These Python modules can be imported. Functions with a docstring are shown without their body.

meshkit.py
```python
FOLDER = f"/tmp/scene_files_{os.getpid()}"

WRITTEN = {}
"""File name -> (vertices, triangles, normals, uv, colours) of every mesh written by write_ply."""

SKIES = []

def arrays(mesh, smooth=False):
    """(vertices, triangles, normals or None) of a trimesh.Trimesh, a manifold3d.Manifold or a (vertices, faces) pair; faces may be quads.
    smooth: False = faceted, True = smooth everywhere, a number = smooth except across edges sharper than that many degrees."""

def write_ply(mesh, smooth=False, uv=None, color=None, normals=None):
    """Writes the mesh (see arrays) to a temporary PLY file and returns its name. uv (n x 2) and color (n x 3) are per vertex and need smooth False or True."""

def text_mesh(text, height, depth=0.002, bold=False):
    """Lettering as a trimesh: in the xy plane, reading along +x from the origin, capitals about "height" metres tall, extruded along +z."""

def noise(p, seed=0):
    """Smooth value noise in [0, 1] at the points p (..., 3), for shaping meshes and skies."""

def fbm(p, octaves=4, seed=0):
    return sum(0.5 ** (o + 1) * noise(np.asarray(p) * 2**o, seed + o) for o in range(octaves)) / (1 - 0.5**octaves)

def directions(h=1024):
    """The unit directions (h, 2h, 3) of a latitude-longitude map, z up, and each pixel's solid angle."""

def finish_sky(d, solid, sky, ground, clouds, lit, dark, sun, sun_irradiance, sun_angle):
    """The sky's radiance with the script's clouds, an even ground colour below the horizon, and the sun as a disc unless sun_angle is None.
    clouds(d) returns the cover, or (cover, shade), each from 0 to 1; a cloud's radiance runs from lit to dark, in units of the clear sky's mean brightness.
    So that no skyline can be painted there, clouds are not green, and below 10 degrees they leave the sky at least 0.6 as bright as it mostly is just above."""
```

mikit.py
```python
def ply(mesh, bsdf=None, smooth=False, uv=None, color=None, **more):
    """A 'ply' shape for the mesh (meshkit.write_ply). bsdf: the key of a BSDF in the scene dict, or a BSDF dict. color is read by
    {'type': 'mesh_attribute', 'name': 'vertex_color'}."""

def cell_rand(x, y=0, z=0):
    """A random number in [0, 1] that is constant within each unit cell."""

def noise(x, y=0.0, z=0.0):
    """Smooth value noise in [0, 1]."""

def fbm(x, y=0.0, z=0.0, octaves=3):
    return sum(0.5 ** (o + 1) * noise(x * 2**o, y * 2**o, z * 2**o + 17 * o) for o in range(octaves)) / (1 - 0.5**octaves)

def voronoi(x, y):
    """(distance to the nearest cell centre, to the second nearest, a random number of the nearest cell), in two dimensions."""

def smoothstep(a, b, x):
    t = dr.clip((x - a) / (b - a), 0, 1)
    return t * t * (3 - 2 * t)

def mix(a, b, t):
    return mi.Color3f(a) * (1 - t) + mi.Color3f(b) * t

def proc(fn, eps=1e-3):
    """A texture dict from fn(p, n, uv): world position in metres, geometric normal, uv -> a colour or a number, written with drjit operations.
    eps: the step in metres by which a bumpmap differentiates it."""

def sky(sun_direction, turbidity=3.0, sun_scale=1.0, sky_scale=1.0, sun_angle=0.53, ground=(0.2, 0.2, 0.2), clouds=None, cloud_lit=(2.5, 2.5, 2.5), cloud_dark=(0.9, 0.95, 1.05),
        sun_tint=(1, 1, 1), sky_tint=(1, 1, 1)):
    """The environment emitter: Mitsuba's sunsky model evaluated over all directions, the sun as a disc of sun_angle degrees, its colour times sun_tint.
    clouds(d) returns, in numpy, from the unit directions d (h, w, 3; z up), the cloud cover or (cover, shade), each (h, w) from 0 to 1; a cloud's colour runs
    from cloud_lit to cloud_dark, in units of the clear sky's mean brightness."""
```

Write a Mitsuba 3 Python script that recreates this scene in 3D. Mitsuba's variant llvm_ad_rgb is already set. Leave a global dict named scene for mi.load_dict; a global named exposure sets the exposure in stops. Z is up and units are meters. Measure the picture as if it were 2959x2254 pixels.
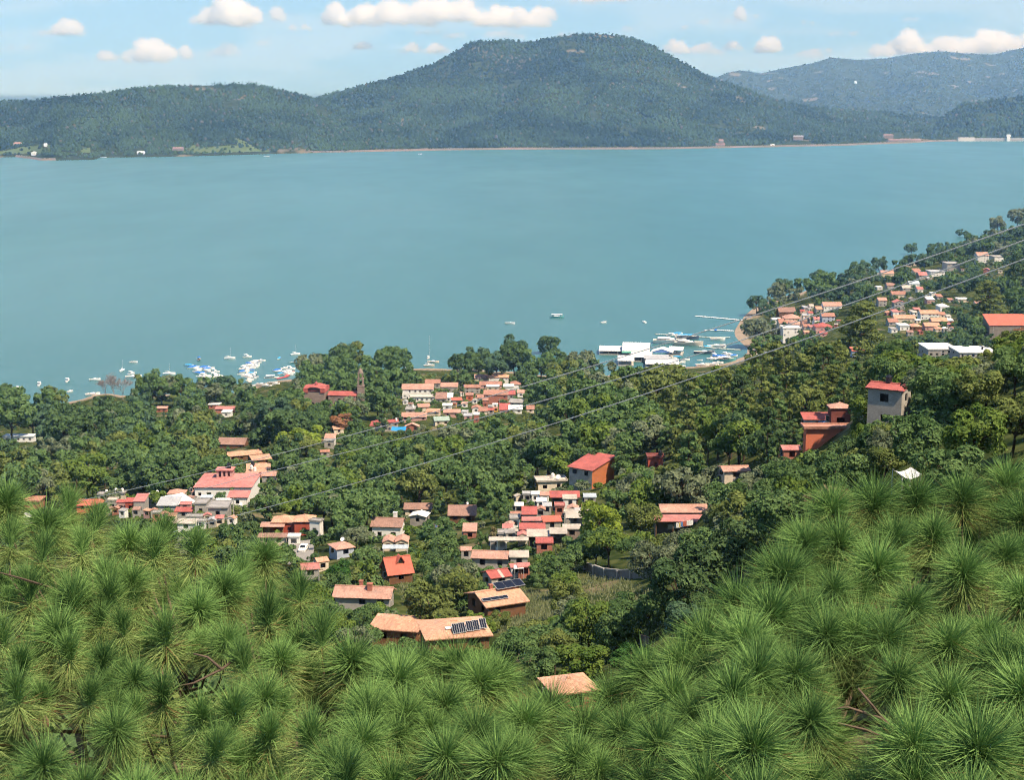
"""A hillside town above a lake, seen over the tops of young long-needled pines."""
import math, random
import numpy as np, trimesh, drjit as dr, mitsuba as mi
import mikit, meshkit
from mikit import proc, noise, fbm, voronoi, cell_rand, smoothstep, mix
from scipy.interpolate import RBFInterpolator, RegularGridInterpolator
from scipy.spatial import cKDTree

T = mi.ScalarTransform4f
rng = np.random.default_rng(7)
scene, labels = {}, {}

# ------------------------------------------------------------------ camera, sky, air, exposure
EYE = np.array([0.0, 0.0, 220.0])
FOV, PITCH = 36.0, math.radians(10.6)
FPX = 1479.5 / math.tan(math.radians(FOV / 2))          # focal length in photograph pixels (2959 wide)
FWD = np.array([0, math.cos(PITCH), -math.sin(PITCH)])
UPV = np.array([0, math.sin(PITCH), math.cos(PITCH)])
exposure = 2.42
SUN_AZ, SUN_EL = math.radians(134), math.radians(56)     # azimuth clockwise from the view direction
SUN = [math.sin(SUN_AZ) * math.cos(SUN_EL), math.cos(SUN_AZ) * math.cos(SUN_EL), math.sin(SUN_EL)]
HAZE_ON = True
HAZE = dict(r=0.135e-4, g=0.25e-4, b=0.45e-4)

scene['camera'] = {'type': 'perspective', 'fov': FOV, 'fov_axis': 'x', 'near_clip': 0.5, 'far_clip': 90000.0,
                   'to_world': T().look_at(origin=EYE.tolist(), target=(EYE + FWD).tolist(), up=[0, 0, 1])}
if HAZE_ON:
    scene['air'] = {'type': 'homogeneous', 'albedo': {'type': 'rgb', 'value': [0.93, 0.95, 0.97]},
                    'sigma_t': {'type': 'rgb', 'value': [HAZE['r'], HAZE['g'], HAZE['b']]}}
    scene['camera']['medium'] = {'type': 'ref', 'id': 'air'}


def ray(px, py):
    """Unit view directions through photograph pixels."""
    px, py = np.asarray(px, float), np.asarray(py, float)
    d = FWD + ((px - 1479.5) / FPX)[..., None] * np.array([1.0, 0, 0]) + ((1127 - py) / FPX)[..., None] * UPV
    return d / np.linalg.norm(d, axis=-1, keepdims=True)


def project(p):
    """Photograph pixels and depth of world points."""
    q = np.asarray(p, float) - EYE
    z = q @ FWD
    return 1479.5 + FPX * q[..., 0] / z, 1127 - FPX * (q @ UPV) / z, z


def at_depth(px, py, D):
    """The point on the pixel's ray at the forward distance y = D."""
    d = ray(px, py)
    return EYE + d * (np.asarray(D, float) / d[..., 1])[..., None]


def on_plane(px, py, z=0.0):
    d = ray(px, py)
    return EYE + d * ((z - EYE[2]) / d[..., 2])[..., None]


# clouds: small fair-weather cumulus, written as lumps with flat bases on the sky dome
CLOUDS = [  # px, py of the base's middle, half width, height, in photograph pixels; opacity
    (1120, 84, 150, 92, .95), (1250, 72, 140, 86, .95), (1480, 84, 110, 84, .9), (90, 150, 40, 20, .6), (1640, 120, 40, 24, .6), (1800, 100, 36, 22, .6), (2420, 110, 44, 22, .6), (2620, 70, 40, 20, .55), (780, 140, 40, 22, .6),
    (250, 110, 66, 77, .95), (190, 112, 50, 25, .6), (660, 84, 50, 129, .9),
    (470, 185, 105, 82, .95), (300, 182, 55, 47, .75), (540, 180, 45, 73, .9), (700, 170, 70, 53, .45),
    (700, 80, 120, 103, .95), (620, 78, 60, 35, .6), (810, 72, 30, 64, .9), (880, 96, 34, 30, .95),
    (1010, 78, 75, 84, .95), (1090, 76, 110, 70, .8), (1180, 75, 120, 92, .85), (1330, 68, 120, 84, .95), (1440, 85, 60, 82, .9), (1555, 66, 55, 64, .95),
    (1270, 110, 90, 21, .5), (1072, 148, 60, 37, .9), (1230, 162, 80, 49, .9), (1400, 120, 120, 35, .5),
    (1750, 20, 110, 47, .9), (1930, 160, 50, 51, .9), (1985, 165, 90, 29, .6), (2115, 70, 28, 61, .95), (2060, 78, 60, 21, .5), (2170, 62, 25, 14, .7), (1985, 90, 28, 18, .8),
    (2310, 80, 25, 21, .8), (2200, 160, 70, 56, .95), (2080, 152, 100, 35, .8), (2300, 172, 90, 29, .6), (2360, 160, 60, 21, .7),
    (2560, 165, 90, 84, .95), (2500, 170, 50, 53, .8), (2680, 170, 110, 70, .9), (2800, 165, 110, 84, .95), (2920, 160, 110, 80, .95), (3080, 150, 140, 94, .9),
]


def cloud_cover(d):
    z = d @ FWD
    ok = (z > 0.3)
    zz = np.where(ok, z, 1)
    px, py = 1479.5 + FPX * d[..., 0] / zz, 1127 - FPX * (d @ UPV) / zz
    cover, shade = np.zeros(z.shape), np.zeros(z.shape)
    # elsewhere in the sky: the same kind of scattered cumulus
    w = np.stack([d[..., 0] / np.maximum(d[..., 2] + .12, .05), d[..., 1] / np.maximum(d[..., 2] + .12, .05), 0 * z], -1)
    far = np.clip((meshkit.fbm(w * 1.6, 5, 21) - 0.60) * 7, 0, 1) * .8
    off = (~ok) | (px < -300) | (px > 3300) | (py < -120)
    veil = np.clip((meshkit.fbm(np.stack([px / 420.0, py / 60.0, 0 * px], -1), 4, 5) - .46) * 1.4, 0, .18) * ok
    cover = np.maximum(cover, np.where(off, far, veil))
    shade = np.where(off, .3, np.where(cover <= veil, .35, shade))
    return cover, shade


scene['daylight'] = mikit.sky(SUN, turbidity=3.0, ground=(0.06, 0.09, 0.07), clouds=cloud_cover, cloud_lit=(3.4, 3.35, 3.3), cloud_dark=(1.7, 1.8, 1.95), sun_angle=0.7, sky_tint=(.82, .99, 1.13), sky_scale=.78)

# ------------------------------------------------------------------ bookkeeping
used = {}


def key_for(name):
    n = used.get(name, 0)
    used[name] = n + 1
    return name if n == 0 else f'{name}_{n:03d}'


def tag(key, label=None, cat=None, group=None, kind=None):
    e = {}
    if label: e['label'] = label
    if cat: e['category'] = cat
    if group: e['group'] = group
    if kind: e['kind'] = kind
    labels[key] = e
    return key


def put(key, shape, bsdf=None, M=None, **more):
    """One entry of the scene: a ready ply dict (shared by copies) or a mesh."""
    d = dict(shape) if isinstance(shape, dict) else mikit.ply(shape, **more)
    if bsdf is not None:
        d['bsdf'] = {'type': 'ref', 'id': bsdf}
    if M is not None:
        d['to_world'] = M
    scene[key] = d
    return key


def part(parent, name, shape, bsdf=None, M=None, **more):
    return put(key_for(f'{parent}__{name}'), shape, bsdf, M, **more)


class MB:
    """Collects polygons into one mesh."""
    def __init__(s):
        s.v, s.f, s.n = [], [], 0

    def add(s, v, f):
        v, f = np.asarray(v, float), np.asarray(f, int)
        if f.shape[1] == 4:
            f = np.vstack([f[:, [0, 1, 2]], f[:, [0, 2, 3]]])
        s.v.append(v); s.f.append(f + s.n); s.n += len(v)
        return s

    def box(s, x0, x1, y0, y1, z0, z1):
        v = [[x, y, z] for z in (z0, z1) for y in (y0, y1) for x in (x0, x1)]
        f = [[0, 2, 3, 1], [4, 5, 7, 6], [0, 1, 5, 4], [2, 6, 7, 3], [0, 4, 6, 2], [1, 3, 7, 5]]
        return s.add(v, f)

    def prism(s, poly, axis, a, b):
        """A convex polygon of (u, z) swept along the axis ('x' or 'y') from a to b."""
        n = len(poly)
        if axis == 'x':
            v = [[a, u, z] for u, z in poly] + [[b, u, z] for u, z in poly]
        else:
            v = [[u, a, z] for u, z in poly] + [[u, b, z] for u, z in poly]
        f = [[i, (i + 1) % n, (i + 1) % n + n] for i in range(n)] + [[i, (i + 1) % n + n, i + n] for i in range(n)]
        f += [[0, i + 1, i] for i in range(1, n - 1)] + [[n, n + i, n + i + 1] for i in range(1, n - 1)]
        if axis == 'y':
            f = [t[::-1] for t in f]
        return s.add(v, f)

    def slab(s, quad, t):
        """A sheet of thickness t below a quadrilateral (four corners, anticlockwise from above)."""
        q = np.asarray(quad, float)
        n = np.cross(q[1] - q[0], q[2] - q[0]); n /= np.linalg.norm(n)
        v = np.vstack([q, q - n * t])
        m = len(q)
        f = [[0, i, i + 1] for i in range(1, m - 1)] + [[m, m + i + 1, m + i] for i in range(1, m - 1)]
        f += [[i, i + m, (i + 1) % m] for i in range(m)] + [[(i + 1) % m, i + m, (i + 1) % m + m] for i in range(m)]
        return s.add(v, f)

    def tube(s, pts, rad, n=7, cap=True):
        pts = np.asarray(pts, float); rad = np.broadcast_to(rad, (len(pts),))
        ring = []
        for i, p in enumerate(pts):
            t = pts[min(i + 1, len(pts) - 1)] - pts[max(i - 1, 0)]
            t = t / (np.linalg.norm(t) + 1e-12)
            a = np.cross(t, [0, 0, 1] if abs(t[2]) < .9 else [1, 0, 0]); a /= np.linalg.norm(a)
            b = np.cross(t, a)
            th = np.arange(n) * 2 * np.pi / n
            ring.append(p + rad[i] * (np.cos(th)[:, None] * a + np.sin(th)[:, None] * b))
        v = np.vstack(ring); f = []
        for i in range(len(pts) - 1):
            for k in range(n):
                a0, a1 = i * n + k, i * n + (k + 1) % n
                f.append([a0, a1, a1 + n, a0 + n])
        f = np.array(f)
        s.add(v, f)
        if cap:
            m = len(pts)
            s.add(np.vstack([v[-n:], pts[-1:]]), [[k, (k + 1) % n, n] for k in range(n)])
            s.add(np.vstack([v[:n], pts[:1]]), [[(k + 1) % n, k, n] for k in range(n)])
        return s

    def lathe(s, prof, n=12, c=(0, 0, 0)):
        """(radius, z) pairs turned about the z axis."""
        th = np.arange(n) * 2 * np.pi / n
        v = np.array([[r * math.cos(t) + c[0], r * math.sin(t) + c[1], z + c[2]] for r, z in prof for t in th])
        f = [[i * n + k, i * n + (k + 1) % n, (i + 1) * n + (k + 1) % n, (i + 1) * n + k] for i in range(len(prof) - 1) for k in range(n)]
        return s.add(v, f)

    def mesh(s):
        return np.vstack(s.v), np.vstack(s.f)


# ------------------------------------------------------------------ materials
def rgb(*c):
    return {'type': 'rgb', 'value': [float(x) for x in c]}


def matte(key, tex, rough=None, two=True):
    b = {'type': 'diffuse', 'reflectance': tex} if rough is None else {'type': 'principled', 'base_color': tex, 'roughness': rough, 'specular': .4}
    scene[key] = {'type': 'twosided', 'bsdf': b} if two else b
    return key


def mottled(c, amount=.18, scale=1.0, spot=.35):
    """A colour with stains and grain: large soft weathering patches, small specks."""
    c = np.array(c, float)

    def fn(p, n, uv):
        a = fbm(p.x * .7 * scale, p.y * .7 * scale, p.z * .9 * scale, 3)
        b = noise(p.x * 6 * scale, p.y * 6 * scale, p.z * 6 * scale)
        k = 1 + amount * 2 * (a - .5) + spot * .4 * (b - .5)
        return mi.Color3f(float(c[0]), float(c[1]), float(c[2])) * k
    return proc(fn)
# ------------------------------------------------------------------ the land on the near side
SHORE = np.array([(-700, 1225), (-400, 1205), (0, 1185), (110, 1178), (190, 1165), (260, 1142), (330, 1139), (400, 1146), (500, 1140), (600, 1146), (690, 1140), (725, 1114), (770, 1102),
                  (830, 1098), (900, 1086), (1000, 1078), (1100, 1074), (1160, 1070), (1290, 1066), (1400, 1070), (1500, 1075), (1620, 1085), (1750, 1085), (1850, 1076), (1950, 1062),
                  (2020, 1056), (2090, 1052), (2150, 1035), (2195, 1024), (2165, 1008), (2128, 985), (2113, 972), (2118, 957), (2138, 928), (2155, 908), (2172, 890), (2205, 874),
                  (2265, 856), (2370, 832), (2500, 797), (2620, 767), (2750, 724), (2850, 692), (2959, 652), (3200, 600), (3500, 560)], float)
LAND = [  # photograph pixel of a spot on the ground, and its distance
    (1235, 1850, 235), (1160, 1670, 300), (1000, 1600, 345), (1120, 1570, 385), (850, 1565, 390), (640, 1490, 430), (350, 1490, 470), (1340, 1520, 395), (1560, 1530, 345),
    (1700, 1420, 405), (1450, 1690, 275), (1760, 1720, 240), (1970, 1560, 300), (2120, 1400, 310), (2400, 1330, 232), (2540, 1270, 205), (2760, 1045, 262), (2900, 1010, 225),
    (720, 1375, 590), (1000, 1280, 720), (1250, 1195, 850), (940, 1185, 790), (1450, 1200, 840), (700, 1215, 900), (50, 1270, 880), (1640, 2040, 150), (1300, 1800, 225),
    (1000, 1380, 580), (1300, 1380, 540), (1700, 1290, 540), (2000, 1290, 430), (400, 1370, 620), (100, 1340, 740), (1500, 1800, 215), (1600, 1950, 165), (1400, 2050, 140),
    (2700, 1060, 330), (2400, 1085, 430), (2200, 1105, 520), (2000, 1130, 640), (1800, 1135, 780), (2250, 1250, 380), (2700, 1200, 190), (2900, 1150, 170), (3300, 950, 250),
    (1900, 1700, 210), (2200, 1600, 190), (2600, 1500, 130), (2900, 1480, 110),
    (2500, 945, 1254), (2700, 965, 1176), (2950, 930, 1120), (2350, 965, 1288), (2250, 960, 1344), (2700, 880, 1400), (2900, 800, 1680), (2500, 860, 1512), (2800, 760, 1904), (2350, 880, 1512),
    (2600, 1010, 985), (2950, 990, 896), (2350, 1030, 1064), (3400, 900, 1008), (3400, 700, 1680)]
NEAR = [(-.36, 480, 85), (-.36, 250, 125), (-.36, 100, 176), (-.2, 100, 178), (-.2, 250, 126), (0, 90, 183), (0, 60, 193), (.12, 90, 183), (.2, 60, 195), (.36, 60, 198), (-.36, 50, 194), (-.2, 50, 194),
        (-.36, 25, 203), (-.1, 25, 203.5), (.1, 25, 204), (.36, 25, 205), (-.36, 12, 206), (0, 12, 206.3), (.36, 12, 207), (-.36, 4, 207.5), (0, 4, 207.5), (.36, 4, 207.5), (.36, 700, 70), (-.36, 800, 30)]


def polar(p):
    return np.stack([p[..., 0] / p[..., 1] * 7.0, np.log(p[..., 1]) * 1.0], -1)


def make_land():
    s = on_plane(SHORE[:, 0], SHORE[:, 1])
    t = np.gradient(s[:, :2], axis=0)
    t /= np.linalg.norm(t, axis=1, keepdims=True)
    nrm = np.stack([-t[:, 1], t[:, 0]], 1)               # towards the water
    dd = np.clip(s[:, 1] * .022, 12, 60)[:, None]
    pts, z = [s[:, :2]], [np.zeros(len(s))]
    pts.append(s[:, :2] + nrm * dd); z.append(np.full(len(s), -3.0))
    pts.append(s[:, :2] + nrm * dd * 6); z.append(np.full(len(s), -9.0))
    pts.append(s[:, :2] - nrm * dd * .6); z.append(np.full(len(s), 1.6))
    L = np.array(LAND, float)
    g = at_depth(L[:, 0], L[:, 1], L[:, 2])
    pts.append(g[:, :2]); z.append(g[:, 2])
    N = np.array(NEAR, float)
    pts.append(np.stack([N[:, 0] * N[:, 1], N[:, 1]], 1)); z.append(N[:, 2])
    pts, z = np.vstack(pts), np.concatenate(z)
    ok = np.abs(pts[:, 0] / pts[:, 1]) < .5
    pts, z = pts[ok], z[ok]
    q = polar(pts)
    keep = [0]                                           # no two controls at the same spot
    for i in range(1, len(q)):
        if np.min(np.linalg.norm(q[keep] - q[i], axis=1)) > .012:
            keep.append(i)
    return RBFInterpolator(q[keep], z[keep], kernel='linear', smoothing=.02)


_rbf = make_land()
GA = np.linspace(-.44, .44, 330)
GL = np.linspace(math.log(3.0), math.log(3400.0), 420)
_ga, _gl = np.meshgrid(GA, GL, indexing='ij')
_z = _rbf(np.stack([_ga.ravel() * 7.0, _gl.ravel()], 1)).reshape(_ga.shape)
_z = np.clip(_z, -12, 209)
_z = np.where(_gl > math.log(3250), np.minimum(_z, -4), _z)
_grid = RegularGridInterpolator((GA, GL), _z, bounds_error=False, fill_value=None)


def ground(x, y):
    """Height of the land at points in front of the camera."""
    x, y = np.asarray(x, float), np.asarray(y, float)
    d = np.clip(y, 3.0, 3390)
    return _grid(np.stack([np.clip(x / d, -.439, .439), np.log(d)], -1))


def hit(px, py, lo=20.0, hi=3250.0):
    """Where the view ray through a pixel first meets the land beyond the distance lo."""
    d = ray(px, py)
    D = np.exp(np.linspace(math.log(lo), math.log(hi), 1400))
    p = EYE + d * (D / d[1])[:, None]
    below = p[:, 2] < ground(p[:, 0], p[:, 1])
    if not below.any():
        return None
    i = int(np.argmax(below))
    a, b = D[max(i - 1, 0)], D[i]
    for _ in range(12):
        m = (a + b) / 2
        q = EYE + d * (m / d[1])
        if q[2] < ground(q[0], q[1]): b = m
        else: a = m
    return EYE + d * (b / d[1])


# the visible wedge, then the same slope carried round behind the camera and out under the lake
def ground_mesh():
    va = np.concatenate([np.radians([-180, -150, -120, -90, -70, -55, -42, -32]), np.arctan(GA[::1]), np.radians([32, 42, 55, 70, 90, 120, 150, 180])])
    L = np.concatenate([[math.log(.4)], GL[::1], np.log([5000, 8000, 12000, 19000])])
    A, R = np.meshgrid(va, L, indexing='ij')
    at = np.tan(np.clip(A, np.arctan(-.439), np.arctan(.439)))
    D = np.exp(R)
    z = _grid(np.stack([at, np.clip(R, GL[0], GL[-1])], -1))
    fade = np.clip((np.abs(A) - .45) / 1.2, 0, 1)
    z = z * (1 - fade) + np.maximum(z, 150 * np.exp(-D / 2500.0) + 40) * fade
    z = np.where(D > 3300, -10, z)
    cosA = np.where(np.abs(A) <= np.arctan(.44) + 1e-6, np.cos(A), np.cos(np.arctan(.44)))
    r = D / cosA
    x, y = r * np.sin(A), r * np.cos(A)
    bump = (meshkit.fbm(np.stack([x / 9, y / 9, 0 * x], -1), 3, 4) - .5) * np.clip(D / 60, 0.2, 1.2) * (z > 1)
    z = z + bump
    n, m = A.shape
    i = np.arange(n - 1)[:, None] * m + np.arange(m - 1)[None]
    f = np.stack([i, i + m, i + m + 1, i + 1], -1).reshape(-1, 4)
    return np.stack([x, y, z], -1).reshape(-1, 3), f[:, ::-1]


def land_colour(p, n, uv):
    a = fbm(p.x / 14, p.y / 14, p.z / 14, 4)
    b = fbm(p.x / 3.1 + 40, p.y / 3.1, 0, 3)
    c = noise(p.x * 1.7, p.y * 1.7, p.z)
    green = mix((.030, .048, .016), (.085, .10, .035), smoothstep(.35, .7, b))
    dry = mix((.16, .125, .07), (.22, .19, .12), c)
    k = smoothstep(.62, .78, a)
    base = mix((0, 0, 0), (1, 1, 1), mi.Float(0)) + green * (1 - k) + dry * k
    sand = mix((.26, .20, .15), (.34, .28, .22), b)
    low = 1 - smoothstep(.5, 1.5, p.z + 1.2 * (b - .5))
    return base * (1 - low) + sand * low


scene['m_land'] = {'type': 'twosided', 'bsdf': {'type': 'diffuse', 'reflectance': proc(land_colour)}}
put('ground', ground_mesh(), 'm_land', smooth=True)
tag('ground', kind='structure')

# ------------------------------------------------------------------ the lake
def ripple(p, n, uv):
    u, v = p.x, p.y
    s = dr.minimum(1.0, 500.0 / (p.y + 1.0))
    return (fbm(u / 3.0 + v / 9.0, v / 1.6, 0, 3) * .16 + fbm(u / 23, v / 14, 0, 2) * .9 + fbm(u / 70, v / 30, 5, 2) * .35)


def lake_colour(p, n, uv):
    a = fbm(p.x / 420, p.y / 900, 0, 4)
    b = fbm(p.x / 60, p.y / 160, 3, 3)
    c = mix((.031, .104, .106), (.036, .112, .113), smoothstep(.3, .7, a))
    return c * (0.94 + .12 * b)


scene['m_lake'] = {'type': 'bumpmap', 'arbitrary': {**proc(ripple, eps=.15)}, 'scale': 1.0,
                   'bsdf': {'type': 'principled', 'base_color': proc(lake_colour), 'roughness': proc(lambda p, n, uv: .285 + .03 * smoothstep(.3, .7, fbm(p.x / 260, p.y / 900, 2, 4))), 'specular': .45}}
put('lake', trimesh.Trimesh([[-12000, 300, 0], [12000, 300, 0], [12000, 18500, 0], [-12000, 18500, 0]], [[0, 1, 2], [0, 2, 3]], process=False), 'm_lake')
tag('lake', kind='structure')

# ------------------------------------------------------------------ hills across the lake
FAR_SHORE = np.array([(-2500, 520), (-600, 478), (-100, 456), (80, 452), (142, 460), (150, 463), (262, 461), (282, 455), (500, 452), (900, 441), (1300, 433), (1480, 431), (1900, 430),
                      (2200, 424), (2400, 420), (2600, 412), (2660, 408), (2760, 406.5), (2959, 405.5), (3300, 402), (5500, 395)], float)
CREST_A = np.array([(-2500, 300), (-700, 330), (-300, 300), (0, 291), (70, 293), (130, 285), (270, 272), (400, 255), (520, 248), (650, 245), (730, 242), (800, 259), (870, 274), (960, 300), (1080, 350), (1200, 400), (1300, 430), (2000, 434)], float)
CREST_B = np.array([(300, 425), (500, 380), (700, 328), (800, 300), (905, 283), (1000, 258), (1130, 225), (1250, 184), (1320, 146), (1360, 121), (1450, 115), (1520, 122), (1600, 108), (1680, 97), (1760, 99), (1830, 111),
                    (1880, 128), (1960, 172), (2050, 222), (2130, 247), (2250, 291), (2400, 314), (2550, 322), (2700, 336), (2850, 372), (3000, 400), (3200, 402)], float)
CREST_C = np.array([(1500, 330), (1900, 290), (2060, 227), (2100, 209), (2140, 202), (2200, 211), (2260, 197), (2350, 181), (2400, 165), (2480, 172), (2560, 167), (2650, 152), (2720, 147), (2800, 154), (2870, 157), (2959, 136),
                    (3200, 110), (3600, 150), (5500, 200)], float)
CREST_D = np.array([(2640, 409), (2690, 385), (2720, 340), (2780, 300), (2850, 291), (2900, 283), (2959, 277), (3200, 250), (3600, 230), (5500, 250)], float)


def shore_dist(px):
    py = np.interp(px, FAR_SHORE[:, 0], FAR_SHORE[:, 1])
    return on_plane(px, py)[..., 1]


def hill(crest, depth, px0, px1, name, start=0.0, seed=1, step=7, rough=.16):
    """A ridge whose skyline follows the crest; rows run from the shore up to the crest and down behind."""
    px = np.arange(px0, px1 + 1, step, float)
    cy = np.interp(px, crest[:, 0], crest[:, 1])
    s = np.concatenate([[-.04], np.linspace(0, 1, 90), [1.12, 1.3, 1.6, 2.2]])
    Ds = shore_dist(px) + start
    Dc = Ds + np.interp(px, [px0, px1], [1, 1]) * depth
    top = at_depth(px, cy, Dc)
    D = Ds[:, None] + s[None] * (Dc - Ds)[:, None]
    x = (top[:, 0] / Dc)[:, None] * D
    prof = np.where(s <= 1, np.clip(s, 0, 1) ** 1.05 * (1 - .18 * np.sin(np.pi * np.clip(s, 0, 1))), 1 - (s - 1) * .75)
    z = top[:, 2:3] * prof[None]
    w = np.clip(np.sin(np.pi * np.clip(s, 0, 1)), 0, 1)[None]
    fold = meshkit.fbm(np.stack([x / 300, D / 1100, 0 * D], -1), 4, seed) - .5
    z = z + fold * rough * 2 * np.abs(top[:, 2:3]) * w
    z = np.maximum(z, 1.2 * np.clip(s, 0, 1)[None] * 6) if start == 0 else z
    z[:, 0] = -6
    v = np.stack([x, D, z], -1)
    n, m = x.shape
    i = np.arange(n - 1)[:, None] * m + np.arange(m - 1)[None]
    f = np.stack([i, i + m, i + m + 1, i + 1], -1).reshape(-1, 4)
    put(name, (v.reshape(-1, 3), f[:, ::-1]), 'm_hill', smooth=True)
    tag(name, kind='structure')
    return v


def hill_colour(p, n, uv):
    a = fbm(p.x / 170, p.y / 260, p.z / 90, 4)
    b = fbm(p.x / 28, p.y / 40, p.z / 20, 3)
    c = mix((.020, .034, .014), (.045, .060, .022), b)
    bare = mix((.12, .10, .055), (.17, .15, .09), b)
    k = smoothstep(.66, .74, a)
    return c * (1 - k) + bare * k


scene['m_hill'] = {'type': 'twosided', 'bsdf': {'type': 'diffuse', 'reflectance': proc(hill_colour)}}
HILLS = {'wooded_hill': hill(CREST_A, 1150, -2400, 1900, 'wooded_hill', seed=3, rough=.26),
         'mountain': hill(CREST_B, 1900, 310, 3190, 'mountain', start=60, seed=8, rough=.26),
         'distant_mountains': hill(CREST_C, 6000, 1500, 5400, 'distant_mountains', start=4600, seed=12, step=12, rough=.2),
         'headland_hill': hill(CREST_D, 900, 2640, 5400, 'headland_hill', seed=17, rough=.1)}

# meadows on the far shore and the strip of bare bank left by the low water
MEADOWS = [[(-60, 446), (0, 446), (150, 443), (160, 432), (152, 416), (120, 416), (60, 424), (0, 436)],
           [(500, 444), (545, 443), (640, 442), (700, 441), (780, 440), (790, 436), (740, 426), (715, 410), (690, 398), (676, 396), (680, 418), (600, 424), (560, 416), (540, 424), (515, 432)],
           [(228, 443), (265, 443), (262, 424), (235, 426)]]


def in_poly(x, y, poly):
    x, y = np.asarray(x), np.asarray(y)
    c = np.zeros(x.shape, bool)
    for (x0, y0), (x1, y1) in zip(poly, poly[1:] + poly[:1]):
        c ^= ((y0 > y) != (y1 > y)) & (x < (x1 - x0) * (y - y0) / ((y1 - y0) or 1e-9) + x0)
    return c


def sheet_on(v, polys, lift):
    """The faces of a hill that lie inside outlines, raised a little."""
    px, py, _ = project(v)
    inside = np.zeros(px.shape, bool)
    for q in polys:
        inside |= in_poly(px, py, q)
    n, m = px.shape
    cell = inside[:-1, :-1] & inside[1:, :-1] & inside[:-1, 1:] & inside[1:, 1:]
    i = (np.arange(n - 1)[:, None] * m + np.arange(m - 1)[None])[cell]
    f = np.stack([i, i + m, i + m + 1, i + 1], -1)
    return (v + [0, 0, lift]).reshape(-1, 3), f[:, ::-1], inside


def trim(v, f):
    u, inv = np.unique(f, return_inverse=True)
    return v[u], inv.reshape(f.shape)


scene['m_meadow'] = {'type': 'twosided', 'bsdf': {'type': 'diffuse', 'reflectance': proc(lambda p, n, uv: mix((.065, .105, .038), (.11, .14, .055), fbm(p.x / 30, p.y / 50, 0, 3)))}}
_v, _f, _ = sheet_on(HILLS['wooded_hill'], MEADOWS, .5)
put('meadow', trim(_v, _f), 'm_meadow', smooth=True); tag('meadow', kind='structure')


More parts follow.
